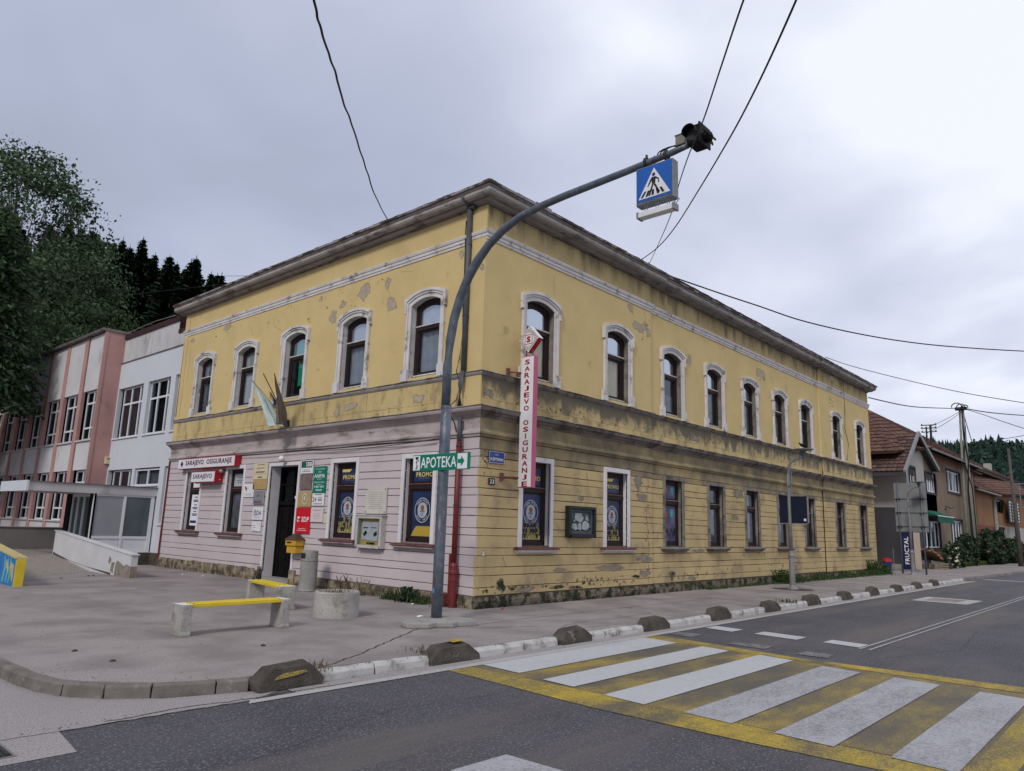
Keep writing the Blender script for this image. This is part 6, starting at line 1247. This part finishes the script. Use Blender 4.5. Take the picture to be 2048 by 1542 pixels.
tiled(H1,(38.5,-.05,6.98),(53.6,-.05,6.98),(50.4,3.5,9.50),(38.0,3.5,9.62),12,60,'tile_red')
tiled(H1,(53.6,-.05,6.98),(53.6,8,6.98),(50.4,5,9.50),(50.4,3.5,9.50),10,20,'tile_red')
tiled(H1,(33.2,.6,6.3),(33.2,9,6.3),(38.0,6,9.62),(38.0,3.5,9.62),14,26,'tile_red'); tiled(H1,(38.5,-.05,6.98),(33.2,.6,6.3),(38.0,3.5,9.62),(38.01,3.5,9.62),12,14,'tile_red')
MB().box(ID,38.4,53.65,-.12,-.03,6.88,7.0).build('gutter','zinc_old',H1)
t = thing('roof_pylon','small black insulator mast on the tiled roof ridge','mast'); m = MB(); m.tube([(43,.9,7.4),(43,.9,9.0)],.07,6); m.tube([(43,1.15,7.4),(43,1.15,8.9)],.05,6)
for z_ in (8.55,8.8,9.0): m.box(ID,42.95,43.05,.55,1.45,z_-.025,z_+.025); [m.lathe((43,yy,z_),[(.04,0),(.05,.06),(.02,.10)],6) for yy in (.6,1.4)]
m.build('mast','grate',t)
cable('first of two thin wires from the utility pole down to the roof mast',sagpath((47.6,-.1,10.5),(43,.9,8.9),.05,6),.015,group=None); cable('second thin wire from the utility pole down to the roof mast',sagpath((47.6,-.1,10.4),(43,1.1,8.5),.1,6),.015)
t = thing('shop_awning','dark green shop awning with a white edge on the brown house','awning'); m = MB()
m.add([(37.2,.42,3.30),(41.2,.42,3.30),(41.2,-.35,2.98),(37.2,-.35,2.98)],[(0,1,2,3)]); m.add([(37.2,-.35,2.95),(41.2,-.35,2.95),(41.2,-.35,2.60),(37.2,-.35,2.60)],[(0,1,2,3)]); m.add([(41.2,.42,3.30),(41.2,-.35,2.98),(41.2,.42,2.98)],[(0,1,2)]); m.add([(37.2,.42,3.30),(37.2,-.35,2.98),(37.2,.42,2.98)],[(0,1,2)]); m.build('canvas','awning',t,recalc=False)
MB().box(ID,37.18,41.22,-.37,-.34,2.95,3.0).build('front_bar','sign_white',t)
t = tag(MB().box(ID,43.0,43.06,.36,.45,3.5,3.62).tube([(43.03,.45,3.75),(43.03,.1,3.6),(43.4,.0,3.72)],.03,5).build('wall_hook','grate'),'small dark bracket on the brown house wall','bracket')
H2 = thing('orange_house','orange rendered house with a low tiled hip roof behind the garden hedge','house'); FO = Fr((0,1.0,0),(1,0,0),(0,-1,0))
HW = [(64.6,69.4,4.1,5.35),(64.8,69.0,1.2,2.9)]
m = MB(); m.box(FO,55.3,64.0,2.85,5.6,-.3,0); holes_wall(m,FO,64.0,84,3.0,6.0,0,HW[:1],.2); m.build('wall','house_orange',H2,recalc=False); m = MB(); m.box(FO,55.3,64,0,2.85,-.3,-.02); m.build('red_wall','house_red',H2)
m = MB(); holes_wall(m,FO,64.0,71,0,3.0,0,HW[1:],.2); m.build('stone_base','concrete_pole',H2,recalc=False); m = MB(); m.box(FO,71,84,0,3.0,-.3,-.0); m.build('pale_base','house_white',H2)
for a,b,z0,z1 in HW: pane_window(H2,FO,a,b,z0,z1,-.15,[.5],[],fm='window_wood',gm='glass',back='room_dark',fw=.1)
tiled(H2,(54.9,.5,5.55),(64.6,.5,5.65),(62.5,3.4,7.5),(54.9,3.4,7.9),9,36,'tile_red'); tiled(H2,(64.6,.5,5.65),(86,.5,6.6),(86,4,9.2),(62.5,3.4,7.5),10,60,'tile_red')
m = MB(); m.box(FO,54.8,64.7,5.45,5.56,.3,.55); m.tube([(63.6,.7,5.5),(63.6,.9,4.9),(63.6,.9,.2)],.09,8); m.tube([(64.2,.7,5.6),(64.2,.9,4.9),(64.2,.9,.2)],.09,8); m.build('gutter','concrete_pole',H2)
t = thing('lattice_screen','dark balcony screen with rows of pale square openings on the orange house','screen'); FQ = Fr((0,.55,0),(1,0,0),(0,-1,0)); r = random.Random(4)
MB().box(FQ,68.4,74.6,3.35,5.35,-.05,0).build('screen','letter_black',t); m = MB()
for i in range(4):
    for j in range(7): w_ = r.uniform(.22,.42); m.quad(FQ,68.9+i*1.5,68.9+i*1.5+w_*1.8,3.45+j*.27,3.45+j*.27+.17,.01)
m.build('pale_square','sign_white',t,recalc=False)
H3 = thing('far_roof_house','far house showing only a long dark tiled roof and a pale chimney','house')
m = MB(); m.box(ID,56.5,95,5,14,0,8.2); m.build('wall','house_rust',H3)
tiled(H3,(56.0,2.6,8.1),(96,2.6,8.4),(96,8,11.6),(57.5,8,11.2),12,70,'tile_brown'); MB().box(ID,55.9,96,2.4,2.65,7.9,8.12).build('eaves_board','bark',H3)
m = MB(); m.box(ID,88,88.9,4.6,5.3,9.2,10.4); m.build('chimney','house_white',H3)
MB().box(ID,51.9,55.2,.2,1.4,6.6,6.68).build('roof_edge','tile_red',H2)
# ================================================================ vegetation
def npmesh(name, V, F, mat, parent=None, smooth=False):
    me = bpy.data.meshes.new(name); V = np.asarray(V,dtype=np.float32).reshape(-1,3); F = np.asarray(F,dtype=np.int32); k = F.shape[1]
    me.vertices.add(len(V)); me.vertices.foreach_set('co',V.ravel()); me.loops.add(F.size); me.loops.foreach_set('vertex_index',F.ravel())
    me.polygons.add(len(F)); me.polygons.foreach_set('loop_start',np.arange(0,F.size,k,dtype=np.int32)); me.polygons.foreach_set('loop_total',np.full(len(F),k,dtype=np.int32))
    me.materials.append(MATS[mat]); me.update(); me.validate(); return link(name,me,parent)
def leaves(C, size, rng, aspect=.55, droop=0):
    n_ = len(C); a = rng.normal(size=(n_,3)); a[:,2] -= droop; a /= np.linalg.norm(a,axis=1)[:,None]+1e-9; b = rng.normal(size=(n_,3)); b -= a*(a*b).sum(1)[:,None]; b /= np.linalg.norm(b,axis=1)[:,None]+1e-9
    s = size*rng.uniform(.35,1.6,(n_,1)); A = a*s; B_ = b*s*aspect
    V = np.stack([C-A, C+B_, C+A, C-B_],1).reshape(-1,3); F = np.arange(n_*4).reshape(-1,4); return V, F
def broadleaf(label, loc, H, spread, crown0, ncl, per, lsize, seed, mat, group=None, clr=.55, name='leafy_tree', shape=None, trunk_r=.2, cat='tree'):
    rng = np.random.default_rng(seed); r = random.Random(seed); t = thing(name,label,cat,group); t.location = loc; m = MB(); 
    top = Vector((r.uniform(-.4,.4),r.uniform(-.4,.4),H*.9)); tr = [Vector((0,0,-.5)),Vector((.1,0,H*.25)),top*.55+Vector((.2,.1,0)),top*.8,top]; m.tube(tr,[trunk_r,trunk_r*.8,trunk_r*.5,trunk_r*.28,.03],8)
    cl = []
    for k in range(ncl):
        u = r.random(); zc = crown0+(H-crown0)*u; prof = math.sin(math.pi*min(1,(u*.85+.12)))**.6; rr = spread*prof*math.sqrt(r.uniform(.15,1)); a = r.uniform(0,6.283)
        p = Vector((rr*math.cos(a),rr*math.sin(a),zc)); b0 = Vector((0,0,crown0*.8+(zc-crown0*.8)*.55)); k0 = max(0,min(1,b0.z/H)); b0 += Vector((.15,.08,0))
        if r.random() < .5: md = b0.lerp(p,.55)+Vector((0,0,-.05*rr)); m.tube([b0,md,p],[trunk_r*.22*(1-k0*.5)+.01,.03,.010],5)
        cl.append(p)
    m.build('trunk','bark',t,smooth=True)
    C = np.concatenate([np.array(p)+np.clip(rng.normal(size=(per,3)),-1.7,1.7)*np.array([clr,clr,clr*.55])*rng.uniform(.6,1.2) for p in cl]); V,F = leaves(C,lsize,rng); npmesh('crown',V,F,mat,t); return t
def spruce_mesh(seed, H=18, R0=3.0, dens=1.0, mat='needle'):
    rng = np.random.default_rng(seed); Vs = []; n_w = int(H*3.6)
    for w in range(n_w):
        u = w/n_w; z = H*.08+u*H*.92+rng.uniform(-.12,.12); R = R0*(1-u)**.98+.16; nb = int(6+5*(1-u)*dens); a0 = rng.uniform(0,6.28)
        for b in range(nb):
            a = a0+6.283*b/nb+rng.uniform(-.2,.2); Rb = R*rng.uniform(.7,1.12); ca, sa = math.cos(a), math.sin(a); ns_ = max(2,int(Rb*3.2*dens))
            for s in range(ns_):
                f = (s+.6)/ns_; rr = Rb*f; dz = -.32*rr+.10*rr*f+rng.uniform(-.08,.08); c = np.array([rr*ca,rr*sa,z+dz]); L = Rb/ns_*1.2; wd = .24+.22*(1-f)*Rb**.5
                d = np.array([ca,sa,-.25]); sd_ = np.array([-sa,ca,rng.uniform(-.35,.1)])*wd*rng.uniform(.8,1.6)
                Vs += [c-d*L*.5, c+sd_+d*L*.15-[0,0,.08], c+d*L*.75+[0,0,.04], c-sd_+d*L*.15-[0,0,.08]]
                Vs += [c-d*L*.3, c+d*L*.3, c+d*L*.25-[0,0,wd*rng.uniform(.9,2.0)], c-d*L*.25-[0,0,wd*rng.uniform(.9,1.9)]]
    V = np.array(Vs); V = np.concatenate([V,np.array([[-.05,0,H-.2],[.05,0,H-.2],[.02,0,H+.25],[-.02,0,H+.25]])]); return V, np.arange(len(V)).reshape(-1,4)
SPM = []
for k,(Hs,Rs) in enumerate(((18,4.9),(18,4.2),(18,5.6))):
    V,F = spruce_mesh(40+k,Hs,Rs,1.0); o = npmesh('crown',V,F,'needle'); SPM.append(o.data); bpy.data.objects.remove(o)
TRK = MB().tube([(0,0,-1),(0,0,9),(0,0,18)],[.28,.16,.02],8).build('trunk','bark'); TRM = TRK.data; bpy.data.objects.remove(TRK)
def spruce(label, x, y, z, H, k, rz, group='dark spruces on the slope behind the buildings'):
    t = thing('spruce_tree',label,'tree',group); t.location = (x,y,z); s_ = H/18; t.scale = (s_*1.05,s_*1.05,s_); t.rotation_euler = (0,0,rz); link('crown',SPM[k],t); link('trunk',TRM,t); return t
hz = lambda x,y: max(0,(y-34))*.34
# slope
gx = np.linspace(-90,150,61); gy = np.linspace(33,190,40); V = [(x,y,hz(x,y)*(1 if y<130 else 1)-.02 + (0 if y<35 else .5*math.sin(x*.21)*math.cos(y*.17))) for y in gy for x in gx]
F = [(j*61+i,j*61+i+1,(j+1)*61+i+1,(j+1)*61+i) for j in range(39) for i in range(60)]; o = npmesh('hill',V,F,'forest_floor'); tag(o,kind='structure')
SK = [(7.6,57.9,25.9,'dark spruce tip just right of the airy trees'),(13.3,60.5,25.6,'dark spruce tip on the falling skyline right of the pair'),(9.69,57.53,27.2,'left of a pair of dark spruce tips above the pink side wall'),(11.2,57.6,26.9,'right of a pair of dark spruce tips above the pink side wall'),(19.2,69.45,30.9,'tallest dark spruce right of the gap in the skyline'),(21.6,70.88,30.3,'dark spruce right of the tallest one'),
  (22.9,70.3,30.5,'third dark spruce of the skyline cluster left of the roof'),(24.2,71.5,29.2,'lowest right spruce of the skyline cluster'),(17.6,69,28.0,'dark spruce at the left foot of the tallest one'),(28.6,76.1,33.0,'single dark spruce standing apart just left of the yellow roof'),(32.6,79.9,32.9,'small spruce tip peeping over the roof edge'),(38.3,81.6,36.4,'single far spruce tip above the middle of the short roof edge')]
for i,(x,y,zt_,lb) in enumerate(SK): g = hz(x,y); spruce(lb,x,y,g-.5,(zt_-g)/1.045,i%3,i*1.3)
r = random.Random(21); n_=0
fill = []
for k in range(130):
    y = r.uniform(48,92); ang = r.uniform(-.10,.52); x = -10.55+(y+10.4)*math.tan(ang); fill.append((x,y))
for k,(x,y) in enumerate(fill):
    g = hz(x,y); el = .385-.03*abs((x/ max(y,1))-.1); dist = math.hypot(x+10.55,y+10.36); lim = 1.6+dist*(.385 if x/y < .22 else .352 if x/y < .32 else .338-.25*(x/y-.32)); H = min(19,max(6,lim-g))*r.uniform(.82,1.0)
    t = spruce('dark spruce in the dense wood on the slope, one of many alike',x,y,g-.4,H,k%3,r.uniform(0,6)); t['group'] = 'spruces filling the wooded slope'
# broadleaf trees at the left
broadleaf('tall airy pale leaved tree at the far left rising highest against the sky',(-.4,37.0,1.2),20.6,5.0,6,230,150,.10,1,'leaf_light',clr=.62,trunk_r=.30)
broadleaf('airy tree with a long branch reaching right above the spruces',(3.4,40,2.0),16.8,3.6,6,100,130,.10,2,'leaf_light',clr=.6,trunk_r=.26)
broadleaf('round bushy mid green tree behind the wing roof, centre of the left wood',(4.4,42.0,2.6),14.2,3.8,2,220,190,.12,3,'leaf_b',clr=.8,trunk_r=.25)
broadleaf('dark bushy tree behind the right half of the wing roof',(8.6,43.5,3.0),9.6,3.4,2,190,170,.12,4,'leaf_a',clr=.8,trunk_r=.25)
broadleaf('broad dark tree directly behind the wing roof at the left',(.5,39.0,2),12.4,5.4,2,240,170,.14,6,'leaf_a',clr=.85,trunk_r=.25)
broadleaf('leafy tree at the left behind the airy pair',(-6.5,45,4),16,6,3,220,160,.15,8,'leaf_a',clr=.9,trunk_r=.25)
# the big conifer in front of the wing at the left edge
rng = np.random.default_rng(5); t = thing('conifer_tree','big dark conifer at the left edge hanging over the wing','tree'); t.location = (-3.85,26.9,.2)
m = MB(); m.tube([(0,0,-.3),(.1,0,6),(0,0,13.8)],[.32,.24,.05],10); Vs = []
for k in range(420):
    f = rng.random(); c = np.array([2.2+.5*math.sin(f*9),-.6+.3*math.cos(f*7),7.2-f*2.0])+rng.normal(size=3)*[.16,.2,.12]; d = rng.normal(size=3)*[.5,.5,1]; d /= np.linalg.norm(d); e_ = np.cross(d,[1,0,0]); Vs += [c-d*.12,c+e_*.03,c+d*.12,c-e_*.03]
for w in range(60):
    u = (w/60); z_ = 6.3+u*7.6; R = 2.85*(1-u)**.40+.28; nb = 15; a0 = rng.uniform(0,6.28)
    for b in range(nb):
        a = a0+6.283*b/nb+rng.uniform(-.25,.25); Rb = R*rng.uniform(.65,1.08); ca, sa = math.cos(a), math.sin(a)
        if b%4==0: m.tube([(0,0,z_),(Rb*.6*ca,Rb*.6*sa,z_-.10*Rb),(Rb*ca,Rb*sa,z_-.22*Rb)],[.05,.03,.01],4)
        for s in range(13):
            f = rng.uniform(.25,1.05)**.6; rr = Rb*f; c = np.array([rr*ca,rr*sa,z_-.22*rr])+rng.normal(size=3)*[.22,.22,.16]
            d = np.array([ca,sa,-.35])+rng.normal(size=3)*.35; d /= np.linalg.norm(d); sd_ = np.cross(d,[0,0,1])+rng.normal(size=3)*.3; L = rng.uniform(.14,.30); wd = .055
            Vs += [c-d*L, c+sd_*wd, c+d*L, c-sd_*wd]; Vs += [c-d*L*.6+[0,0,.03], c-[0,0,.13], c+d*L*.8, c+[0,0,.03]]
m.build('trunk','bark',t,smooth=True); npmesh('crown',Vs,np.arange(len(Vs)).reshape(-1,4),'needle_mid',t)
broadleaf('small dark tree in front of the shaded wing windows',(-3.3,31,.3),8.2,1.6,3.0,60,70,.10,12,'leaf_a',clr=.5,trunk_r=.16,name='small_tree')
broadleaf('added dark undergrowth tree standing in for deep shade left of the canopy',(-3.2,34,.3),7.0,1.6,1.2,110,110,.11,13,'bush_dark',clr=.5,trunk_r=.14,name='small_tree')  # added foliage mass, its dark green stands in for shade under the trees
# bushes on the right
def bush(name,label,x,y,z,rx,ry,h,n_,ls,seed,mat,petals=None,pn=0,group=None):
    rng = np.random.default_rng(seed); t = thing(name,label,'bush',group); t.location = (x,y,z); u = rng.normal(size=(n_,3)); u /= np.linalg.norm(u,axis=1)[:,None]; rad = rng.uniform(.35,1,(n_,1))**.5*(1+.22*np.sin(u[:,:1]*7+seed)*np.cos(u[:,1:2]*6))
    C = u*rad*[rx,ry,h*.55]+[0,0,h*.45]; C = C[C[:,2]>0]; V,F = leaves(C,ls,rng); npmesh('foliage',V,F,mat,t); m = MB()
    for k in range(6): a = k; m.tube([(0,0,0),(rx*.5*math.cos(a),ry*.5*math.sin(a),h*.6)],[.03,.01],5)
    m.build('stem','bark',t)
    if petals:
        k = rng.choice(len(C),pn); c = C[k]*[1.04,1.04,1.03]; c[:,1] -= .05; V,F = leaves(c,.06,rng,1.0); V2,F2 = leaves(c+rng.normal(size=c.shape)*.02,.06,rng,1.0); npmesh('blossom',np.concatenate([V,V2]),np.concatenate([F,F2+len(V)]),petals,t)
bush('rose_bush','flowering bush between the fruit stand and the brown house',39.6,-.35,0,.60,.40,1.45,1000,.08,1,'bush_dark','petal',75)
bush('rose_bush','bush with few white roses, right of the flowering bush',41.8,-.25,0,.80,.40,1.5,1500,.09,2,'bush_dark','petal',34)
bush('garden_hedge','big dark green hedge left part around the utility pole foot',46.8,.1,0,1.9,.6,2.0,3600,.12,3,'bush_dark')
bush('garden_hedge','large dark hedge with a few pink roses in front of the orange house',54.5,-.1,0,4.6,.9,2.45,7000,.14,4,'bush_dark','petal_pink',28)
bush('garden_hedge','low hedge end beside the second pole',60.5,-.6,0,2.6,.8,1.9,3000,.14,5,'bush_dark')
# weeds along the foot of the yellow wall
def blades(n_, f, hmin, hmax, rng, w=.014):
    P = np.array([f(rng) for _ in range(n_)]); h = rng.uniform(hmin,hmax,n_)*P[:,3]; a = rng.uniform(0,6.283,n_); l_ = rng.uniform(.1,.6,n_)*h; V = np.zeros((n_,4,3)); V[:,:,0] = P[:,0:1]; V[:,:,1] = P[:,1:2]; V[:,:,2] = P[:,2:3]
    wx = np.cos(a+1.57)*w; wy = np.sin(a+1.57)*w; V[:,0,0]-=wx; V[:,0,1]-=wy; V[:,1,0]+=wx; V[:,1,1]+=wy; V[:,2,0]+=np.cos(a)*l_+wx*.5; V[:,2,1]+=np.sin(a)*l_+wy*.5; V[:,3,0]+=np.cos(a)*l_-wx*.8; V[:,3,1]+=np.sin(a)*l_-wy*.8; V[:,2,2]+=h; V[:,3,2]+=h*.85; return V.reshape(-1,3), np.arange(n_*4).reshape(-1,4)
rng = np.random.default_rng(8)
def fw(rg): x = 26.9-17.5*rg.random()**1.5; k = (.15+.85*abs(math.sin(x*1.1)*math.sin(x*2.7+1)))*(1 if x>14 else .4); return (x,-.10-abs(rg.normal())*.11*(1.5 if x>14 else .7),0,k)
V,F = blades(4200,fw,.07,.34,rng,.012); tag(npmesh('wall_weeds',V,F,'weed'),kind='stuff')
for i,(x,y,h,mt,lb) in enumerate([(-.16,1.75,.36,'bush_dark','dark leafy weed clump at the stone base below the fourth pink wall window'),(-.16,2.3,.22,'weed','smaller weed at the stone base left of the dark clump'),(-.16,1.35,.22,'weed','small weed right of the dark clump at the stone base'),(-.22,.62,.42,'dry_weed','dry brownish weeds at the foot of the red downpipe'),
    (-.16,4.0,.55,'dry_weed','thin dry weed stalks behind the planter'),(-.16,3.4,.5,'dry_weed','second tuft of thin dry stalks behind the planter'),(25.0,-.25,.8,'weed','taller leafy weed at the far end of the yellow wall'),(26.6,-.2,.6,'weed','last weed at the far corner of the yellow wall'),(14.6,-.25,.55,'weed','weed clump by the wall beyond the nearer street lamp'),(-4.0,-3.12,.10,'dry_weed','dry grass tuft left of the second kerb block'),(-5.62,-3.1,.12,'dry_weed','dry tuft right of the first kerb block'),(7.7,-3.1,.12,'weed','green tuft among the far white kerb stones')]):
    rg = np.random.default_rng(i); t = thing('weed_clump',lb,'weed','weeds at the wall foot and kerb'); V,F = blades((26 if 'dry' in mt else 170) if h>.2 else 50,lambda q:(x+q.normal()*.09,y+q.normal()*.12,0,max(.3,1-abs(q.normal())*.3)),h*.4,h,rg,.006 if 'dry' in mt else .009); npmesh('foliage',V,F,mt,t)
    if h>.3:
        nl = 70 if 'dry' in mt else 260; C = np.stack([x+rg.normal(size=nl)*.08,y+rg.normal(size=nl)*.13,rg.uniform(.03,h*.8,nl)],1); V,F = leaves(C,.035 if mt!='dry_weed' else .015,rg); npmesh('leaf_mass',V,F,mt,t)
# dry stuff in the planter
rg = np.random.default_rng(3); V,F = blades(60,lambda q:(-2.79+q.normal()*.12,.56+q.normal()*.12,.34,1),.06,.16,rg,.004); npmesh('dry_plant',V,F,'dry_weed',bpy.data.objects['planter'])
V,F = blades(9000,lambda q:(q.uniform(39,62),-.28+q.random()**2*1.2,.02,1),.08,.3,rg,.03); tag(npmesh('garden_grass',V,F,'grass'),kind='stuff')
# ================================================================ far wooded hill on the right
def ridge(x,y):
    t_ = min(1,max(0,(x-150)/330)); t_ = t_*t_*(3-2*t_); return t_*(39+.27*(y-40)+4*math.sin(y*.045)+3*math.sin(y*.11+x*.02))*(1 if x<520 else 1)
gx = np.linspace(140,640,50); gy = np.linspace(-260,420,70); V = [(x,y,ridge(x,y)-.1) for y in gy for x in gx]; F = [(j*50+i,j*50+i+1,(j+1)*50+i+1,(j+1)*50+i) for j in range(69) for i in range(49)]
tag(npmesh('far_hill',V,F,'forest_floor'),kind='structure')
rng = np.random.default_rng(11); VC = []; FC = []; VL = []; k = 0
def cone(x,y,z,h,rad,rg):
    out = []
    for (z0,z1,r0) in ((0,.55,1),(.3,.8,.72),(.55,1.0,.45)):
        a0 = rg.uniform(0,6)
        for i in range(6):
            a1, a2 = a0+i*1.047, a0+(i+1)*1.047; out.append([(x+rad*r0*math.cos(a1),y+rad*r0*math.sin(a1),z+h*z0+rg.uniform(0,.08)*h),(x+rad*r0*math.cos(a2),y+rad*r0*math.sin(a2),z+h*z0),(x,y,z+h*z1)])
    return out
T = []; L_ = []
for i in range(6400):
    x = rng.uniform(190,560); y = rng.uniform(-60,330)
    if not (-.02 < math.atan2(y+10,x+10) < .52): continue
    z = ridge(x,y)
    if rng.random() < .42 or x > 470: T += cone(x,y,z-1,rng.uniform(7,13),rng.uniform(1.6,2.6),rng)
    else:
        c = np.array([x,y,z+4]); pts = c+rng.normal(size=(70,3))*[1.9,1.9,1.6]; L_.append(pts)
T = np.array(T).reshape(-1,3); tag(npmesh('far_spruce_wood',T,np.arange(len(T)).reshape(-1,3),'far_needle'),kind='stuff')
V,F = leaves(np.concatenate(L_),.85,rng,.8); tag(npmesh('far_leafy_wood',V,F,'far_leaf'),kind='stuff')
